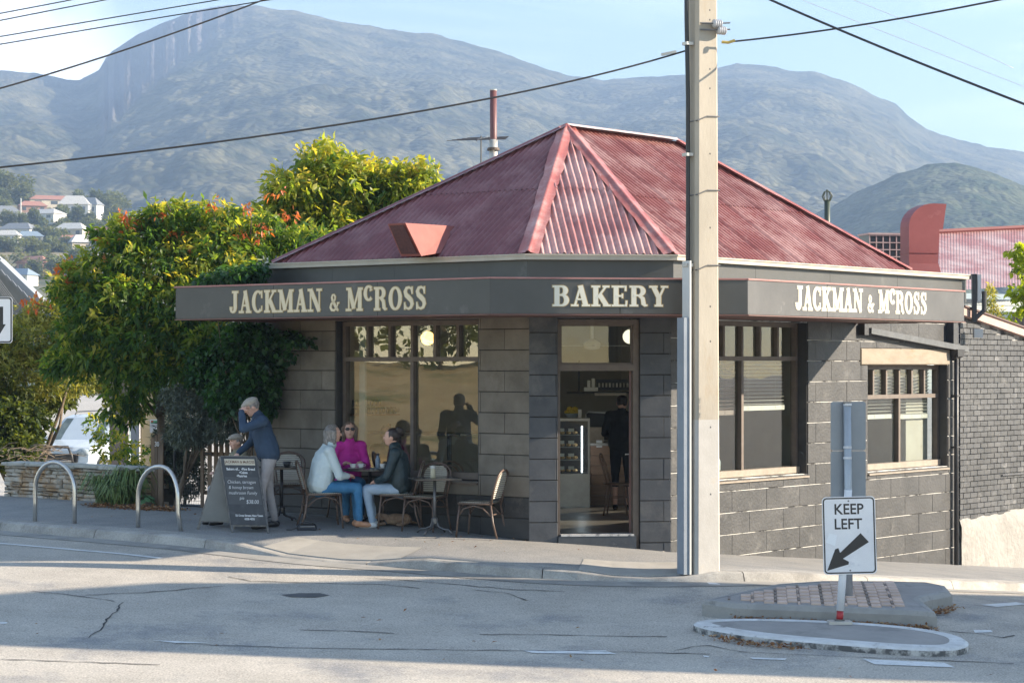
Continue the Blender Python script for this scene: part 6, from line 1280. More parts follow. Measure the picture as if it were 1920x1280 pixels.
Tr, hr = table(815, 1001, .60, 'small dark square table with a sugar shaker', False, ironl, .73)
Tl, hl = table(528, 979, .56, 'small dark table behind the man with one black cup', False)
chn = pm('cup_white', (.75, .74, .72), None, rough=.2); coff = pm('coffee', (.10, .05, .025), None, rough=.2)
def cup(P, label, m=chn, sau=True, s=1.):
    t = thing('coffee_cup', label, 'cup', tuple(P)); z0 = .012 if sau else 0
    MB().lathe([(.022*s, z0), (.032*s, z0+.01), (.042*s, z0+.055*s), (.040*s, z0+.055*s), (.030*s, z0+.014)], P, 16).build('cup_body', m, t, smooth=True)
    MB().tube([P+Vector((.040*s, 0, z0+.045*s)), P+Vector((.062*s, 0, z0+.038*s)), P+Vector((.056*s, 0, z0+.02*s)), P+Vector((.034*s, 0, z0+.018*s))], .004, 6).build('handle', m, t)
    if sau: MB().lathe([(.02, 0), (.07, .010), (.072, .013), (.03, .009)], P, 20).build('saucer', m, t, smooth=True)
def onT(T_, h, dx, dy): return T_+Vector((dx, dy, h+.001))
cup(onT(Tm, hm, -.22, -.10), 'white cup and saucer nearest the woman in pale blue'); cup(onT(Tm, hm, -.12, -.02), 'white cup and saucer in front of the woman in magenta'); cup(onT(Tm, hm, .17, -.08), 'white cup and saucer in front of the woman in the black jacket')
cup(onT(Tl, hl, .08, -.1), 'black takeaway cup on the small left table', blackm, False, 1.3)
P = onT(Tm, hm, .10, .04); t = thing('water_bottle', 'blue patterned water bottle standing on the cafe table', 'bottle', tuple(P)); MB().lathe([(.03, 0), (.033, .01), (.033, .12), (.018, .15), (.018, .17)], P, 14).build('bottle_body', pm('bottle_blue', (.16, .24, .34), (.3, .36, .42), 40, .3), t, smooth=True); MB().lathe([(.02, .172), (.02, .20)], P, 12).build('cap', blackm, t)
P = onT(Tm, hm, .20, .08); t = thing('dark_tumbler', 'short dark tumbler beside the blue bottle', 'tumbler', tuple(P)); MB().lathe([(.03, 0), (.036, .09), (.033, .09), (.027, .01)], P, 14).build('glass_body', ironm, t)
P = onT(Tr, hr, -.02, -.05); t = thing('sugar_shaker', 'glass sugar shaker with pale contents on the square table', 'shaker', tuple(P)); MB().lathe([(.030, 0), (.034, .008), (.032, .12)], P, 14).build('glass_body', pm('sugar_pale', (.55, .50, .36)), t, smooth=True); MB().lathe([(.033, .121), (.034, .14), (.02, .155)], P, 14).build('lid', pm('shaker_lid', (.6, .6, .58), rough=.3), t)
# hand bag on the ground, leashes of things below the table
P = gp(575, 993); t = thing('black_handbag', 'small black handbag lying on the footpath below the pale blue jacket', 'bag', tuple(P)); Fb = Matrix.Translation(P) @ Matrix.Rotation(R(8), 4, 'Z')
MB(Fb).hexa([(-.13, -.06, 0), (.13, -.06, 0), (.13, .07, 0), (-.13, .07, 0), (-.12, -.03, .075), (.12, -.03, .075), (.12, .04, .075), (-.12, .04, .075)]).build('bag_body', pm('bag_leather', (.02, .02, .022), None, rough=.3), t, bevel=.012); MB(Fb).tube([(-.10, -.05, .04), (-.20, -.08, .01), (-.26, -.03, .008)], .007, 6).build('strap', blackm, t); MB(Fb).tube([(-.1, -.0, .075), (-.04, -.01, .10), (.05, -.01, .10), (.11, 0, .075)], .007, 6).build('handle', blackm, t); MB(Fb).box((-.09, -.062, .045), (.10, -.058, .05)).build('zip', galv, t)
# ================================================================ people
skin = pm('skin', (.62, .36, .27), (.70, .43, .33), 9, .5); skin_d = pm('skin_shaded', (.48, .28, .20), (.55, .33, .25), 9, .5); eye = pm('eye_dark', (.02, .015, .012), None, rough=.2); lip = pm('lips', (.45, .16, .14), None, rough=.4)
def solidify(name, prims, mat, parent, vox=.010, sm=6, noise_=0., nsc=9):
    """prims: list of ('c',a,b,ra,rb) / ('e',c,r,rot) in local space -> one continuous remeshed surface"""
    mb = MB()
    for p in prims:
        if p[0] == 'c': mb.cap(p[1], p[2], p[3], p[4], 12)
        else: mb.ell(p[1], p[2], 14, p[3] if len(p) > 3 else None)
    me = mb.mesh('t'); o = bpy.data.objects.new('t', me); m = o.modifiers.new('r', 'REMESH'); m.mode = 'VOXEL'; m.voxel_size = vox; m.use_smooth_shade = True
    s_ = o.modifiers.new('s', 'SMOOTH'); s_.iterations = sm; s_.factor = .6
    me2 = evaluated(o); me2.name = name
    if noise_:
        nv = len(me2.vertices); co = np.empty(nv*3); me2.vertices.foreach_get('co', co); co = co.reshape(-1, 3); nr = np.empty(nv*3); me2.vertex_normals.foreach_get('vector', nr); nr = nr.reshape(-1, 3)
        q = (co[:, 0]+.37*co[:, 1])*nsc+50, (co[:, 2]+.61*co[:, 1])*nsc+50; am = fbm(q[0], q[1], 4, 3)*2.4-1.1; co += nr*(noise_*am)[:, None]; me2.vertices.foreach_set('co', co.ravel())
    me2.materials.clear(); me2.materials.append(mat); me2.shade_smooth(); return link(name, me2, parent)
V3 = lambda *a: Vector(a)
def hand_prims(wr, d, curl, side):
    d = d.normalized(); up = V3(0, 0, 1); s = d.cross(up); s = s.normalized() if s.length > .1 else V3(1, 0, 0); n_ = s.cross(d).normalized(); pr = [('c', wr, wr+d*.045, .024, .028), ('c', wr+d*.02+s*.014, wr+d*.07+s*.022, .018, .016), ('c', wr+d*.02-s*.014, wr+d*.07-s*.022, .018, .016)]
    for k, (o_, l_) in enumerate(((-.028, .060), (-.010, .070), (.009, .066), (.026, .052))):
        a = wr+d*.075+s*o_; b = a+(d-n_*curl*.5).normalized()*l_*.5; c = b+(d-n_*curl*1.6).normalized()*l_*.5; pr += [('c', a-d*.02, b, .010, .009), ('c', b, c, .009, .0075)]
    a = wr+d*.02+s*.028*side; b = a+(d*.6+s*side*.8-n_*.3).normalized()*.035; pr += [('c', a, b, .012, .010), ('c', b, b+(d-n_*.4).normalized()*.028, .010, .008)]
    return pr
def person(label, loc, rz_, J, top, leg, shoe, hair, hairstyle='short', skinm=skin, bulk=1., cap_=None, glasses=False, bare=0., head_yaw=0., collar=None, female=True, scale=1.):
    t = thing('person', label, 'person', (0, 0, 0)); H = J['head']; Nk = J['neck']; C = J['chest']; Pv = J['pelvis']; sh = .175 if female else .20; HR_ = Matrix.Rotation(head_yaw, 3, 'Z') @ Matrix.Rotation(-J.get('nod', 0), 3, 'X')
    hp = lambda x, y, z: H+HR_ @ V3(x, y, z); body = [('e', H, (.074, .093, .108), HR_), ('e', hp(0, .022, -.045), (.056, .068, .075), HR_), ('e', hp(0, .058, -.088), (.026, .022, .02), HR_), ('c', hp(0, .088, .012), hp(0, .104, -.022), .009, .013), ('c', hp(0, -.015, -.06), Nk, .052, .056),
        ('e', hp(.075, -.005, -.01), (.012, .024, .032), HR_), ('e', hp(-.075, -.005, -.01), (.012, .024, .032), HR_), ('e', hp(.034, .078, .026), (.022, .014, .010), HR_), ('e', hp(-.034, .078, .026), (.022, .014, .010), HR_), ('e', hp(.03, .062, -.03), (.026, .02, .026), HR_), ('e', hp(-.03, .062, -.03), (.026, .02, .026), HR_)]
    body += [('c', Nk, C, .06, .095), ('c', C, Pv, .095*bulk, .10*bulk)]; jac = []; tr = []
    b = bulk; sl, sr = J['shL'], J['shR']
    jac += [('e', C, (.165*b, .115*b, .15), None), ('c', C+V3(0, 0, -.05), Pv+V3(0, 0, .06), .135*b, .148*b), ('c', C+V3(-.05, 0, -.05), Pv+V3(-.06, 0, .06), .12*b, .13*b), ('c', C+V3(.05, 0, -.05), Pv+V3(.06, 0, .06), .12*b, .13*b), ('c', sl, sr, .078, .078), ('c', Nk+V3(0, 0, .01), C+V3(0, 0, .05), .072, .12)]
    for s_, a, e_, w_ in ((-1, sl, J['elL'], J['wrL']), (1, sr, J['elR'], J['wrR'])):
        body += [('c', a, e_, .045, .036), ('c', e_, w_, .037, .025)]; body += hand_prims(w_, J.get('hd'+('L' if s_ < 0 else 'R'), w_-e_), J.get('curl', .5), -s_)
        jac += [('c', a, e_, .066*b**.5, .053), ('c', e_, e_.lerp(w_, .93), .053, .040)]
    for s_, h_, k_, f_ in ((-1, J['hipL'], J['knL'], J['anL']), (1, J['hipR'], J['knR'], J['anR'])):
        tr += [('c', h_, k_, .088*b**.6, .062), ('c', k_, k_.lerp(f_, .96 if not bare else 1-bare), .062, .046 if not bare else .055), ('e', Pv+V3(0, 0, .03), (.158*b, .125*b, .15), None)]
        body += [('c', h_, k_, .07, .05), ('c', k_, f_, .05, .034)]; td = J.get('toe', V3(0, 1, 0)); td = td.normalized(); s0 = td.cross(V3(0, 0, 1))
        so = solidify('shoe', [('c', f_+V3(0, 0, -.02), f_+V3(0, 0, -.045)-td*.03, .042, .038), ('c', f_+V3(0, 0, -.045)-td*.03, f_+V3(0, 0, -.052)+td*.10, .036, .036), ('c', f_+V3(0, 0, -.055)+td*.10, f_+V3(0, 0, -.058)+td*.15, .037, .028)], shoe if not isinstance(shoe, tuple) else shoe[0 if s_ < 0 else 1], t, .008, 3)
    bo = solidify('body', body, skinm, t, .0075, 3)
    for sx in (-.031, .031): MB().ell(hp(sx, .086, .018), (.012, .006, .006), 8, HR_).build('eye', eye, bo)
    MB().ell(hp(0, .089, -.055), (.022, .008, .006), 8, HR_).build('mouth', lip, bo)
    for sx in (-.031, .031): MB().cap(hp(sx-.017, .088, .036), hp(sx+.017, .088, .038), .003, .003, 6).build('eyebrow', hair, bo)
    solidify('jacket', jac, top, t, .012, 3, .013, 10); solidify('trousers', tr, leg, t, .012, 3, .009, 11)
    if collar: solidify('collar', [('c', Nk+V3(-.035, 0, .0), Nk+V3(.035, 0, .0), .07, .07)], collar, t, .012, 3)
    hr_ = [('e', hp(0, -.018, .024), (.083, .098, .102), HR_)]
    if hairstyle == 'bob': hr_ += [('c', hp(x, y, .02), hp(x*1.12, y-.02, -.13), .04, .028) for x, y in ((-.066, -.02), (.066, -.02), (-.045, -.07), (.045, -.07), (0, -.085), (-.072, .012), (.072, .012))]
    if hairstyle == 'bun': hr_ += [('e', hp(.0, -.12, .075), (.05, .045, .05), HR_), ('e', hp(.03, -.14, .045), (.04, .035, .04), HR_), ('e', hp(-.02, -.10, .105), (.035, .035, .03), HR_), ('c', hp(0, -.08, -.03), hp(0, -.09, -.09), .04, .015)]
    if hairstyle == 'long': hr_ += [('c', hp(x, -.03, .02), hp(x*1.2, -.05, -.22), .04, .03) for x in (-.06, 0, .06)]
    ho = solidify('hair', hr_, hair, t, .009, 3, .012, 26)
    # carve the face free: push hair verts in front of the face line back
    inv = HR_.transposed()
    for v in ho.data.vertices:
        p = inv @ (v.co-H)
        if p.y > .03 and p.z < .075: v.co = H+HR_ @ V3(p.x*.9, .03-(p.y-.03)*.3, p.z)
    if glasses:
        for sx in (-.034, .034): MB().ell(hp(sx, .098, .018), (.030, .010, .022), 10, HR_).build('sunglasses', blackm, t)
        MB().tube([hp(-.06, .09, .022), hp(.06, .09, .022)], .004, 6).build('glasses_bridge', blackm, t)
        for sx in (-1, 1): MB().tube([hp(sx*.062, .088, .022), hp(sx*.078, .0, .015)], .003, 6).build('glasses_arm', blackm, t)
    if cap_:
        solidify('cap', [('e', hp(0, -.012, .062), (.092, .112, .062), HR_), ('e', hp(0, .04, .058), (.08, .085, .038), HR_)], cap_, t, .010, 3); MB().ell(hp(0, .112, .040), (.058, .052, .010), 12, HR_).build('cap_peak', cap_, t, smooth=True)
    move(t, loc, rz_); t.scale = (scale,)*3; return t
def sitting(h=.50, lean=.06, arm=.30, elz=.68, wrz=.74, knee=.42, foot=.40, sw_=.10, hy=0.):
    return dict(pelvis=V3(0, -.02, h), chest=V3(0, -.02+lean*.5, h+.36), neck=V3(0, .02+lean, h+.56), head=V3(0, .05+lean+hy, h+.70), shL=V3(-.17, lean*.8, h+.48), shR=V3(.17, lean*.8, h+.48), elL=V3(-.23, lean+.10, elz), elR=V3(.23, lean+.10, elz), wrL=V3(-.12, arm+.04, wrz), wrR=V3(.12, arm+.04, wrz),
                hipL=V3(-.09, .02, h), hipR=V3(.09, .02, h), knL=V3(-sw_, knee, h+.01), knR=V3(sw_, knee, h+.01), anL=V3(-sw_, foot, .085), anR=V3(sw_, foot, .085), curl=.8)
def atchair(key, dz=0, fw=0.): P, f = CH[key]; f = Vector((f[0], f[1], 0)).normalized(); return P+f*fw+V3(0, 0, dz)
pale = pm('jacket_pale_blue', (.50, .60, .64), (.58, .68, .71), 5, .75, .4, 25, dist=.006); denim = pm('jeans_blue', (.035, .16, .33), (.06, .22, .42), 12, .8, .3, 60, dist=.003); tan = pm('boot_tan', (.50, .25, .14), (.58, .31, .19), 8, .55); mag = pm('fleece_magenta', (.55, .02, .30), (.68, .04, .40), 7, .8, .3, 30, dist=.004)
navy = pm('jumper_navy', (.022, .045, .085), (.035, .065, .115), 6, .85, .4, 40, dist=.004); greyt = pm('trousers_grey', (.25, .24, .25), (.33, .32, .33), 6, .85, .3, 20, dist=.004); jean2 = pm('jeans_pale', (.28, .38, .50), (.38, .48, .60), 8, .8, .4, 20, dist=.006); puff = pm('puffer_black_teal', (.012, .028, .036), (.025, .048, .058), 6, .5, .8, 12, dist=.02)
grh = pm('hair_grey', (.14, .125, .115), (.34, .32, .30), 30, .5, .8, 60, stretch=(3, 3, .5), dist=.008); brh = pm('hair_brown', (.10, .065, .045), (.22, .15, .11), 30, .5, .8, 60, stretch=(3, 3, .5), dist=.008); dkh = pm('hair_dark', (.02, .014, .013), (.05, .035, .03), 30, .4, .6, 60, stretch=(3, 3, .5), dist=.006)
whs = pm('sneaker_white', (.55, .58, .60), (.66, .68, .70), 9, .6); blk = pm('shoe_black', (.018, .018, .02), None, rough=.4); cgr = pm('cap_tweed', (.30, .27, .23), (.38, .35, .30), 40, .85)
J = sitting(lean=.10, knee=.45, foot=.47, wrz=.66, elz=.66, arm=.28); person('woman in pale blue jacket and blue jeans with grey bob seated left of the table', atchair('blue', .0, .0), yaw(*CH['blue'][1]), J, pale, denim, tan, grh, 'bob', bulk=1.15, collar=pale, scale=1.02)
J = sitting(lean=.04, wrz=.62, elz=.68, arm=.24, foot=.34, knee=.42); J['head'] = J['head']+V3(0, .01, -.01); person('woman in black puffer jacket with dark bun, seated facing left', atchair('dark'), yaw(*CH['dark'][1]), J, puff, jean2, whs, dkh, 'bun', bulk=1.05, collar=puff, skinm=skin)
J = sitting(lean=.05, wrz=.76, elz=.70, arm=.30); person('woman in magenta fleece and sunglasses seated behind the table', atchair('mag', .0), yaw(.25, -1), J, mag, denim, (whs, tan), brh, 'bob', glasses=True, head_yaw=-.1, bulk=.98)
st = dict(pelvis=V3(0, -.05, .93), chest=V3(0, .02, 1.27), neck=V3(0, .10, 1.47), head=V3(0, .17, 1.58), nod=.45, shL=V3(-.20, .06, 1.40), shR=V3(.20, .06, 1.40), elL=V3(-.26, .32, 1.30), elR=V3(.27, .12, 1.12), wrL=V3(-.13, .32, 1.53), wrR=V3(.22, .30, .97), hdL=V3(.3, -.35, .35),
          hipL=V3(-.09, -.05, .90), hipR=V3(.09, -.05, .90), knL=V3(-.10, .06, .50), knR=V3(.10, -.08, .49), anL=V3(-.11, .02, .09), anR=V3(.11, -.16, .10), curl=1.0)
Pm = gp(500, 991); person('older man in navy jumper holding his tweed cap, standing behind the sandwich board', Pm+V3(-.03, 0, 0), yaw(-1, -.30), st, navy, greyt, blk, grh, 'short', female=False, bulk=1.08, cap_=cgr, glasses=False, scale=1.0)
J = sitting(lean=.02); Pc = gp(450, 981)
cch = copy_tree(chair0); cch['label'] = 'woven chair under the second capped man, hidden by the sandwich board'; move(cch, Pc, yaw(-.6, -1)); person('seated man in grey cap mostly hidden behind the sandwich board', Pc, yaw(-.8, -.6), J, pm('jacket_olive', (.20, .18, .12), (.26, .23, .16), 6), greyt, blk, grh, 'short', female=False, cap_=cgr, scale=.90)
# dog under the table
P = gp(742, 985); dgm = pm('dog_fur_brown', (.20, .12, .075), (.36, .25, .17), 14, .9, .6, 60, dist=.006); t = thing('dog', 'brown dog lying on the footpath under the black puffer jacket', 'dog', (0, 0, 0))
bd = solidify('body', [('e', V3(0, 0, .13), (.24, .13, .12), None), ('e', V3(.2, .01, .13), (.13, .12, .11), None), ('c', V3(-.2, 0, .15), V3(-.32, -.04, .19), .09, .07), ('e', V3(-.37, -.06, .19), (.075, .06, .06), None), ('c', V3(-.40, -.07, .18), V3(-.48, -.10, .155), .04, .028), ('c', V3(-.2, -.08, .06), V3(-.42, -.12, .03), .04, .026), ('c', V3(-.2, .06, .06), V3(-.42, .06, .03), .04, .026), ('c', V3(.2, -.1, .08), V3(.1, -.18, .035), .06, .035), ('c', V3(.1, -.18, .035), V3(.0, -.19, .03), .032, .024), ('c', V3(.3, 0, .08), V3(.45, .10, .04), .03, .014), ('c', V3(-.36, -.01, .24), V3(-.34, .03, .17), .022, .018), ('c', V3(-.35, -.11, .24), V3(-.32, -.14, .17), .022, .018)], dgm, t, .010, 3, .006, 20)
MB().ell((-.49, -.103, .16), (.014, .014, .012), 8).build('nose', blackm, bd); MB().ell((-.42, -.11, .205), (.006, .006, .006), 6).build('eye', eye, bd); move(t, P, R(12)); t.scale = (.66,)*3
# ================================================================ sandwich board
bdm = pm('board_black', (.035, .037, .042), (.055, .058, .062), 3, .5, c3=(.10, .105, .11), s3=4, lo3=.55, hi3=.75); side_m = pm('board_back', (.16, .165, .16), (.21, .215, .205), 2, .5); framem = pm('board_frame', (.09, .092, .095), (.20, .20, .20), 20, .4, metal=.3)
f0, f1, bk = gp(436, 998), gp(503, 999), gp(371, 992); sbt = thing('sandwich_board', 'black A-frame menu board with chalk writing on the footpath kerb', 'sandwich board', tuple((f0+f1)/2))
wv_ = (f1-f0); wv_.z = 0; Wb = wv_.length; wv_.normalize(); bd_ = Vector((-wv_.y, wv_.x, 0)); hb = zof(856, f0.y)-f0.z
apex0 = at(414, 856, f0.y+.28); apex1 = apex0+(f1-f0)*.99
b0 = bk; b1 = bk+(f1-f0)
def panel(A, B, Cc, D, th, mat, name, parent):   # A,B bottom; C,D top (C over B)
    n_ = (B-A).cross(D-A).normalized()*th; return MB().hexa([A, B, B+n_, A+n_, D, Cc, Cc+n_, D+n_]).build(name, mat, parent)
up_ = (apex0-f0); A_, B_, C_, D_ = f0+up_*.10, f1+(apex1-f1)*.10, apex1, apex0
pn = panel(A_, B_, C_, D_, .02, bdm, 'front_panel', sbt); bk0, bk1 = b0, b1
panel(b0+(apex0-b0)*.12, b1+(apex1-b1)*.12, apex1+V3(0, .04, 0), apex0+V3(0, .04, 0), .015, side_m, 'back_panel', sbt)
# side cloth as seen: rear leaf is turned towards the viewer
for a, b in ((f0, apex0), (f1, apex1), (b0, apex0+V3(-.01, .04, 0)), (b1, apex1+V3(.0, .04, 0))): MB().bar(a, b, .026, .03).build('frame_rail', framem, sbt)
MB().bar(A_, B_, .02, .03).bar(D_+V3(0, 0, .0), C_, .026, .032).build('frame_rail', framem, sbt); MB().bar(b0+(apex0-b0)*.12, b1+(apex1-b1)*.12, .02, .03).build('frame_rail', framem, sbt)
exb = (B_-A_).normalized(); ezb = (D_-A_).normalized(); nb_ = exb.cross(ezb).normalized(); nb_ = -nb_ if nb_.y > 0 else nb_; Wp = (B_-A_).length; Hp_ = (D_-A_).length
def BM(x, z, d=.002):  # x,z 0..1 on the panel
    o = A_.lerp(B_, x).lerp(D_.lerp(C_, x), z)+nb_*(d+.0202); 
    return Matrix(((exb.x, ezb.x, nb_.x, o.x), (exb.y, ezb.y, nb_.y, o.y), (exb.z, ezb.z, nb_.z, o.z), (0, 0, 0, 1)))
chalk = pm('chalk_white', (.72, .73, .74), None, rough=.9)
def bquad(x0, x1, z0, z1, d, mat, name): 
    P = [BM(x, z, d) @ Vector((0, 0, 0)) for x, z in ((x0, z0), (x1, z0), (x1, z1), (x0, z1))]; Q = [p-nb_*d*.9 for p in P]; return MB().hexa(Q+P).build(name, mat, pn)
bquad(.09, .95, .875, .965, .003, pm('plaque_cream', (.55, .50, .40)), 'plaque'); bquad(.03, .97, .30, .70, .001, pm('board_slate', (.07, .074, .08), (.085, .09, .095), 3), 'chalk_area')
brn = pm('plaque_brown', (.16, .09, .06)); text('JACKMAN & McROSS', .052, BM(.52, .92, .004), brn, pn, ext=.0008, sx=.80, off=.001)
for s_, x, z, sz in (('Bakers of...  \u2022Fine Bread', .52, .815, .045), ('\u2022Cakes', .58, .765, .045), ('\u2022Pastries', .52, .715, .045), ('32 Cross Street, New Town', .55, .135, .036), ('6228 4555', .55, .085, .036)): text(s_, sz, BM(x, z, .003), chalk, pn, ext=.0008, off=.0012, sx=.85)
for s_, x, z, sz in (('Chicken, tarragon', .48, .625, .062), ('& honey brown', .44, .545, .062), ('mushroom Family', .47, .465, .062), ('pie', .42, .39, .062), ('$38.00', .70, .335, .072)): text(s_, sz, BM(x, z, .003), chalk, pn, 'chalk_lettering', ext=.0008, shear=.25, sx=.82, off=-.0006)
# ================================================================ inside the shop
steel = pm('cabinet_steel', (.30, .29, .28), (.38, .37, .36), 4, .3, metal=.6); woodc = pm('counter_timber', (.26, .15, .09), (.36, .22, .14), 5, .6, stretch=(.4, 1, 4), rnd=.15)
def ip(px, py, Y): return at(px, py, Y)
Yc = 34.8; sC = Yc/F; c0_ = at(1035, 945, Yc); zt, zm = zof(784, Yc), zof(888, Yc); cw = (1106-1035)*sC
dc = thing('display_cabinet', 'glass fronted cake cabinet with lit edge inside the door', 'display cabinet', (c0_.x, Yc, ZF))
MB().box((c0_.x, Yc, ZF), (c0_.x+cw, Yc+.7, zm)).build('cabinet_base', steel, dc); MB().box((c0_.x, Yc, zt-.04), (c0_.x+cw, Yc+.7, zt)).build('cabinet_top', steel, dc); MB().box((c0_.x+cw-.03, Yc, zm), (c0_.x+cw, Yc+.03, zt-.04)).build('post', steel, dc); MB().box((c0_.x, Yc+.66, zm), (c0_.x+cw, Yc+.7, zt-.04)).build('cabinet_back', blackm, dc)
MB().box((c0_.x+cw-.13, Yc+.05, zm+.02), (c0_.x+cw-.11, Yc+.07, zt-.12)).build('light_strip', emis('cabinet_light', (.8, .9, 1.), 2.2), dc)
MB().box((c0_.x+.01, Yc+.004, zm), (c0_.x+cw-.035, Yc+.008, zt-.04)).build('cabinet_glass', glass_in, dc)
past = pm('pastry_gold', (.45, .26, .10), (.62, .42, .2), 20, .7)
for k, py in enumerate((815, 838, 862)):
    z = zof(py, Yc); MB().box((c0_.x+.01, Yc+.05, z-.008), (c0_.x+cw-.15, Yc+.6, z)).build('glass_shelf', pm('shelf_pale', (.5, .54, .55), rough=.2), dc)
for k, py in enumerate((815, 838, 862, 886)):
    z = zof(py, Yc)
    for i in range(4): x = c0_.x+.06+i*.1; o = MB().ell((x, Yc+.2, z+.03), (.045, .06, .028), 8).build('pastry', past, None); props(o, ['small round cake', 'glazed bun', 'golden pastry', 'flat slice'][k]+[' at the left of', ' second along', ' third along', ' at the right of'][i]+[' the top', ' the second', ' the third', ' the bottom'][k]+' cabinet shelf', 'pastry')
    for i in range(2): x = c0_.x+.10+i*.15; MB().box((x, Yc+.03, z+.05), (x+.09, Yc+.035, z+.10)).build('price_card', chn, dc)
P = at(1072, 783, Yc+.3); bw_ = thing('lemon_bowl', 'bowl of lemons on top of the cake cabinet', 'bowl', tuple(P)); MB().lathe([(.06, 0), (.09, .03), (.12, .07), (.11, .07)], P, 14).build('bowl_body', clear, bw_)
lem = pm('lemon_yellow', (.70, .48, .02), (.78, .58, .06), 10, .5)
for i, (dx, dy, dz) in enumerate(((-.07, 0, .09), (.0, -.03, .10), (.07, 0, .09), (-.03, .03, .14), (.05, .02, .14))): o = MB().ell(P+V3(dx, dy, dz), (.05, .036, .036), 10).build('lemon', lem, None, smooth=True); props(o, ['yellow lemon at the left of the bowl', 'yellow lemon at the front of the bowl', 'yellow lemon at the right of the bowl', 'yellow lemon on top of the pile, left', 'yellow lemon on top of the pile, right'][i], 'lemon')
P = at(1087, 783, Yc+.2); o = MB().box((P.x-.025, P.y, P.z), (P.x+.03, P.y+.01, P.z+.13)).build('price_stand', chn); props(o, 'small white price stand beside the lemons', 'price stand')
ct = thing('service_counter', 'timber service counter behind the cake cabinet', 'counter', (at(1105, 0, 35.2).x, 35.2, ZF)); zc_ = zof(835, 35.2); xa, xb = at(1107, 0, 35.2).x, at(1200, 0, 35.2).x
for k in range(6): z = ZF+(zc_-ZF)*k/6; MB().box((xa, 35.2, z+.003), (xb, 35.24, z+(zc_-ZF)/6-.003)).build('counter_board', woodc, ct)
MB().box((xa-.03, 35.15, zc_), (xb, 35.8, zc_+.04)).build('counter_top', steel, ct)
P = at(1123, 833, 35.3); o = MB().box((P.x-.045, P.y-.12, P.z-.04), (P.x+.045, P.y-.115, P.z+.07)).build('counter_card', chn); props(o, 'white card leaning on the edge of the counter', 'card')
P = at(1118, 832, 35.4); o = MB().box((P.x-.10, P.y, P.z), (P.x+.12, P.y+.15, P.z+.26)).build('paper_bag_stack', pm('paper_tan', (.34, .26, .18), (.42, .33, .24), 12)); props(o, 'stack of tan paper bags on the counter', 'paper bags')
P = at(1130, 805, 35.7); cm = thing('coffee_machine', 'dark angular machine with pale edge on the counter', 'machine', tuple(P)); MB().hexa([P+V3(-.22, 0, -.16), P+V3(.25, 0, -.16), P+V3(.25, .3, -.16), P+V3(-.22, .3, -.16), P+V3(-.26, 0, .26), P+V3(.25, 0, .24), P+V3(.25, .3, .24), P+V3(-.26, .3, .26)]).build('machine_body', blackm, cm)
MB().tube([P+V3(-.20, -.02, -.14), P+V3(-.27, -.02, .24), P+V3(-.22, -.02, .28), P+V3(.25, -.02, .25)], .012, 6).build('pale_edge', chn, cm)
sh = thing('wall_shelf', 'black wall shelf over the counter seen through the door', 'shelf', tuple(at(1110, 735, 35.8))); z = zof(735, 35.8); MB().box((at(1062, 0, 35.8).x, 35.7, z-.02), (at(1200, 0, 35.8).x, 35.95, z+.01)).build('shelf_board', blackm, sh); MB().box((at(1118, 0, 35.8).x, 35.85, zof(732, 35.8)), (at(1200, 0, 35.8).x, 35.95, zof(711, 35.8))).build('menu_panel', blackm, sh)
MB().box((at(1084, 0, 35.8).x, 35.75, z), (at(1087, 0, 35.8).x, 35.78, z+.5)).build('shelf_bracket', blackm, sh)
for i in range(11): a = at(1122+i*6.6, 722, 35.83); MB().box((a.x, 35.82, a.z-.03), (a.x+.028, 35.845, a.z+.035)).build('menu_tile', pm('menu_pale', (.5, .47, .42), rnd=.3), sh)
P = at(1107, 733, 35.75); t = thing('white_sculpture_box', 'white boxes stacked on the left end of the black shelf', 'boxes', tuple(P)); MB().box(P+V3(-.10, 0, 0), P+V3(.12, .1, .06)).build('box_low', chn, t); MB().box(P+V3(-.05, 0, .062), P+V3(.0, .1, .17)).build('box_tall', chn, t); MB().box(P+V3(.02, 0, .062), P+V3(.07, .1, .20)).build('box_tall', chn, t)
P = at(1145, 739, 35.4); o = MB().box((P.x-.25, P.y, P.z-.02), (P.x+.24, P.y+.12, P.z+.02)).build('hanging_tray', pm('tray_pale', (.5, .44, .36))); props(o, 'pale flat tray under the black menu panel', 'tray')
stf = dict(pelvis=V3(0, 0, .95), chest=V3(0, .02, 1.28), neck=V3(0, .05, 1.48), head=V3(0, .08, 1.61), nod=.25, shL=V3(-.19, .03, 1.42), shR=V3(.19, .03, 1.42), elL=V3(-.27, .10, 1.15), elR=V3(.27, .10, 1.15), wrL=V3(-.2, .34, 1.10), wrR=V3(.2, .34, 1.10), hipL=V3(-.09, 0, .92), hipR=V3(.09, 0, .92), knL=V3(-.10, .02, .50), knR=V3(.10, .02, .50), anL=V3(-.10, 0, .09), anR=V3(.10, -.02, .09))
blw = pm('black_cotton', (.012, .013, .016), (.02, .021, .024), 5, .85); P = at(1166, 960, 34.0); person('staff member in black top and shorts with back turned at the counter', (P.x, 34.0, ZF), yaw(.1, 1), stf, blw, blw, blk, dkh, 'short', bare=.72, bulk=1.15)
bent = pm('bentwood_brown', (.24, .14, .09), (.32, .19, .13), 9, .3); bred = pm('bentwood_red', (.30, .07, .04), (.38, .10, .06), 9, .3)
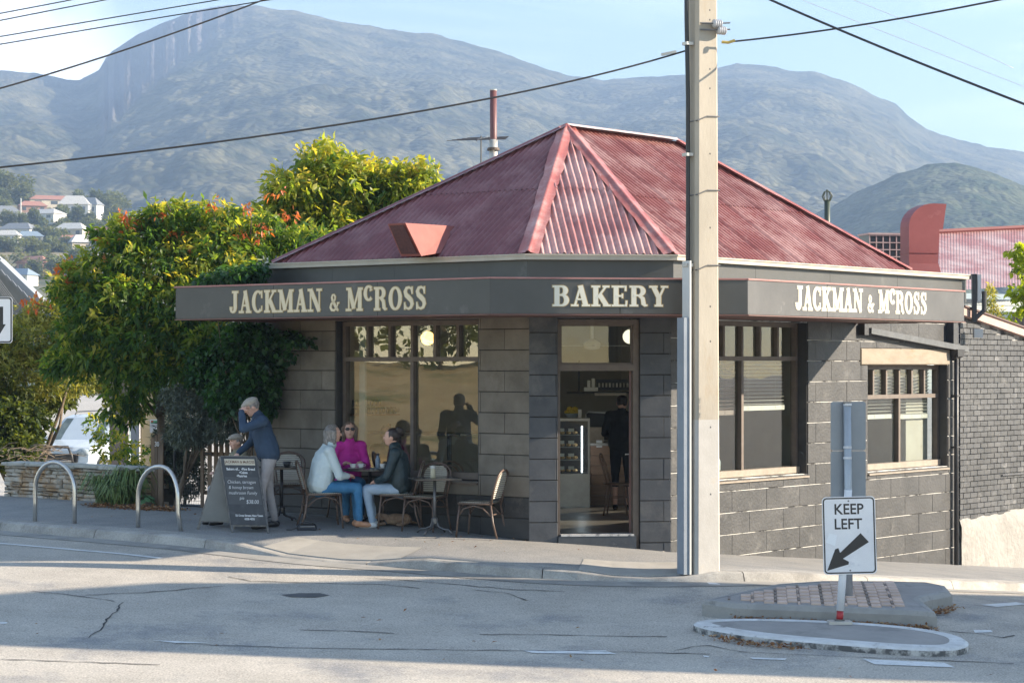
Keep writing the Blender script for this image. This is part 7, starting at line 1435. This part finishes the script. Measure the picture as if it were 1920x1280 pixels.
def bentwood(loc, rz_, label, mat):
    t = thing('bentwood_chair', label, 'chair', (0, 0, 0), None); h = .46; MB().lathe([(.19, h-.02), (.205, h-.01), (.205, h+.005), (.17, h+.008)], (0, 0, 0), 20).build('seat', mat, t)
    for s_, r_ in ((.19, 0), (.12, .01)):
        MB().tube([(-s_, -.12, h), (-s_, -.19, h+.25)]+[(-s_*math.cos(math.pi*k/8), -.20-.05*math.sin(math.pi*k/8), h+.25+(.18 if r_ == 0 else .12)*math.sin(math.pi*k/8)) for k in range(1, 8)]+[(s_, -.19, h+.25), (s_, -.12, h)], .012, 8).build('back_hoop', mat, t, smooth=True)
    for a in (45, 135, 225, 315): c, s_ = math.cos(R(a)), math.sin(R(a)); MB().tube([(c*.17, s_*.17, h-.01), (c*.20, s_*.20, .2), (c*.25, s_*.25, 0)], .013, 8).build('leg', mat, t, smooth=True)
    MB().tube([(.17*math.cos(k*math.pi/8), .17*math.sin(k*math.pi/8), .26) for k in range(17)], .007, 6).build('leg_ring', mat, t); move(t, loc, rz_); return t
P = at(1160, 962, 33.0); bentwood((P.x-.02, 33.0, ZF), yaw(1, -.2), 'brown bentwood chair inside the doorway', bent)
def inside_(px, p): 
    q, Yy = hit(px, pq(p, 0).to_2d(), dL); v = pq(p, q, ZF); return v
bentwood(inside_(733, .75), yaw(-.3, 1), 'red bentwood chair behind the window glass, left of the mullion', bred); bentwood(inside_(853, .8), yaw(.3, 1), 'pale brown bentwood chair behind the glass at the right of the window', bent)
mar = pm('cardigan_maroon', (.05, .02, .035), (.08, .035, .05), 6, .8); teal = pm('jacket_teal', (.05, .11, .11), (.08, .15, .15), 6, .7)
v = inside_(726, 1.15); J = sitting(h=.52); person('woman in maroon cardigan seated inside behind the window glass', v, yaw(-.1, -1), J, mar, blw, blk, brh, 'bun', skinm=skin_d)
for px_, lb in ((790, 'long dark table inside the shop window'),):
    v = inside_(px_, .75); t = thing('inner_table', lb, 'table', tuple(v)); Fm = frame(v, dL, dR); MB(Fm).box((-.9, -.25, v.z*0+ZF+.72), (.75, .35, ZF+.75)).build('table_top', tabm, t); MB(Fm).tube([(-.5, 0, ZF), (-.5, 0, ZF+.72)], .03, 8).build('leg', ironm, t); MB(Fm).tube([(.4, 0, ZF), (.4, 0, ZF+.72)], .03, 8).build('leg', ironm, t)
def globe(px, py, Y, r, label, e_, col):
    P = at(px, py, Y); t = thing('globe_lamp', label, 'lamp', tuple(P)); MB().ell(P, r, 20).build('glass_globe', emis('globe_'+str(e_), col, e_), t, smooth=True); MB().tube([P+V3(0, 0, r), (P.x, P.y, CZ+.9)], .008, 6).build('cord', blackm, t); MB().tube([P+V3(0, 0, r*.9), P+V3(0, 0, r*1.25)], .03, 10).build('fitting', galv, t)
globe(802, 634, 32.2, .10, 'lit orange globe lamp behind the top panes of the shopfront window', 1.0, (1., .58, .18)); globe(1181, 631, 31.6, .10, 'pale globe lamp behind the fanlight over the door', .35, (1., .92, .7))
P = at(1110, 648, 32.5); t = thing('ceiling_fan', 'white ceiling fan seen through the fanlight', 'ceiling fan', tuple(P)); MB().tube([P, (P.x, P.y, CZ+.9)], .025, 10).build('rod', chn, t); MB().lathe([(.05, .0), (.12, .02), (.13, .10), (.05, .16)], P-V3(0, 0, .06), 18).build('motor', chn, t, smooth=True)
for k in range(3): a = k*2.094+.4; d = V3(math.cos(a), math.sin(a), 0); MB().bar(P+d*.12, P+d*.62, .11, .008).build('blade', chn, t)
js = thing('jar_shelf', 'shelf of small black jars on the inner wall behind the window', 'shelf', tuple(at(703, 775, 36.))); 
FI = FP; yq = QI-.02
def inner(px, py, q_):   # point on the plane q=q_
    p, Yy = hit(px, pq(0, q_).to_2d(), dR); return p, zof(py, Yy)
p0, z0_ = inner(664, 776, QI-.15); p1, z1_ = inner(745, 776, QI-.15); MB(FP).box((p0, QI-.2, z0_-.03), (p1, QI-.005, z0_-.01)).build('shelf_board', woodc, js)
jarm = pm('jar_black', (.02, .018, .015), None, rough=.3); labm = pm('jar_label', (.35, .28, .15)); jn = 0
for r_ in range(2):
    k = 11 if r_ == 0 else 7
    for i in range(k):
        p = p0+(p1-p0)*(i+.5)/11; j_ = thing('jar', 'small black jar with tan label, %s from the left in the %s row' % (['first', 'second', 'third', 'fourth', 'fifth', 'sixth', 'seventh', 'eighth', 'ninth', 'tenth', 'last'][i], 'upper' if r_ else 'lower'), 'jar', tuple(FP @ Vector((p, QI-.12, z0_)))); c = FP @ Vector((p, QI-.12, z0_-.01+r_*.115)); MB().lathe([(.032, 0), (.035, .01), (.035, .085), (.025, .10)], c, 10).build('jar_body', jarm, j_); MB(FP).box((p-.016, QI-.158, z0_+r_*.115+.02), (p+.016, QI-.155, z0_+r_*.115+.06)).build('jar_label', labm, j_)
pst = inner(655, 700, QI-.3); MB(WL).box((LW[1]-.17, .42, LW[2]+.1), (LW[1]-.07, .46, ZS)).build('inner_post', pm('post_pale', (.5, .52, .50)), wl[0])
# ================================================================ parked car behind the stone wall
cw_ = pm('car_white_paint', (.58, .64, .68), (.62, .68, .72), 2, .25, coat=.6); cgl = pm('windscreen_glass', (.10, .13, .13), (.20, .24, .22), 3, .06); cdk = pm('car_trim_dark', (.03, .032, .035), None, rough=.5); chr_ = pm('chrome', (.55, .56, .58), None, rough=.15, metal=.9); hlm = pm('headlight_lens', (.45, .52, .56), (.25, .30, .34), 30, .08)
car = thing('parked_car', 'pale silver four wheel drive with bull bar parked behind the stone wall', 'car', (0, 0, 0))
prof = [(-2.15, .42), (-2.2, .60), (-2.16, .86), (-2.05, .98), (-1.2, 1.10), (-.45, 1.66), (-.1, 1.72), (1.6, 1.70), (2.05, 1.15), (2.12, .5), (2.1, .4)]
wid_ = [.82, .87, .88, .86, .84, .66, .64, .64, .80, .86, .84]; n = len(prof); vs = []
for (y, z), w_ in zip(prof, wid_): vs += [(-w_, y, z), (-w_*.5, y-(.06 if y < -1.9 else 0), z+(.02 if z > .8 else 0)), (w_*.5, y-(.06 if y < -1.9 else 0), z+(.02 if z > .8 else 0)), (w_, y, z)]
fs = [(i*4+k, i*4+k+1, (i+1)*4+k+1, (i+1)*4+k) for i in range(n-1) for k in range(3)]+[tuple(i*4 for i in range(n)), tuple(i*4+3 for i in range(n))[::-1], (0, (n-1)*4, (n-1)*4+3, 3)]
MB().add(vs, fs).build('body', cw_, car, bevel=.02)
MB().hexa([(-.72, -1.20, 1.12), (.72, -1.20, 1.12), (.70, -1.15, 1.12), (-.70, -1.15, 1.12), (-.58, -.50, 1.64), (.58, -.50, 1.64), (.56, -.45, 1.62), (-.56, -.45, 1.62)]).build('windscreen', cgl, car)
MB().box((-.60, -2.285, .62), (.60, -2.19, .82)).build('grille', cdk, car); MB().box((-.86, -2.26, .40), (.86, -2.10, .60)).build('bumper', cw_, car, bevel=.03)
for s_ in (-1, 1):
    MB().ell((s_*.70, -2.17, .86), (.17, .09, .10), 14).build('headlight', hlm, car, smooth=True); MB().ell((s_*.66, -2.25, .50), (.06, .04, .06), 12).build('fog_light', hlm, car); MB().ell((s_*.98, -1.0, 1.20), (.12, .07, .09), 12).build('mirror', cw_, car, smooth=True)
    for y in (-1.35, 1.4):
        wm = MB(Matrix.Translation((s_*.80, y, .36)) @ Matrix.Rotation(R(90), 4, 'Y')).lathe([(.30, -.11), (.36, -.09), (.36, .09), (.30, .11)], (0, 0, 0), 24).build('wheel', cdk, car); MB(Matrix.Translation((s_*.80, y, .36)) @ Matrix.Rotation(R(90), 4, 'Y')).lathe([(.2, -.115), (.22, -.1), (.22, .1), (.2, .115)], (0, 0, 0), 16).build('rim', chr_, wm)
    MB().hexa([(s_*.70, -.9, 1.16), (s_*.74, 1.5, 1.16), (s_*.76, 1.5, 1.16), (s_*.86, -.9, 1.12), (s_*.665, -.35, 1.60), (s_*.665, 1.4, 1.60), (s_*.68, 1.4, 1.6), (s_*.69, -.35, 1.60)]).build('side_window', cgl, car)
MB().tube([(-.52, -2.30, .48), (-.50, -2.38, .80), (-.40, -2.36, .99), (.40, -2.36, .99), (.50, -2.38, .80), (.52, -2.30, .48)], .034, 10).build('bull_bar', cdk, car, smooth=True); MB().tube([(-.5, -2.38, .66), (.5, -2.38, .66)], .022, 8).build('bull_bar_rail', chr_, car)
MB().ell((-.22, -2.40, .84), (.09, .05, .09), 12).build('spot_lamp', hlm, car, smooth=True); MB().box((-.2, -2.33, .50), (.2, -2.31, .60)).build('number_plate', signw, car)
for s_ in (-1, 1): MB().tube([(s_*.50, -.2, 1.73), (s_*.50, -.1, 1.80), (s_*.50, 1.4, 1.80), (s_*.50, 1.5, 1.72)], .018, 6).build('roof_rack', cdk, car)
P = at(180, 772, 50); move(car, (P.x+.02, 50, P.z-1.56), R(-16)); car.scale = (.87,)*3

bpy.data.scenes.remove(TMP)
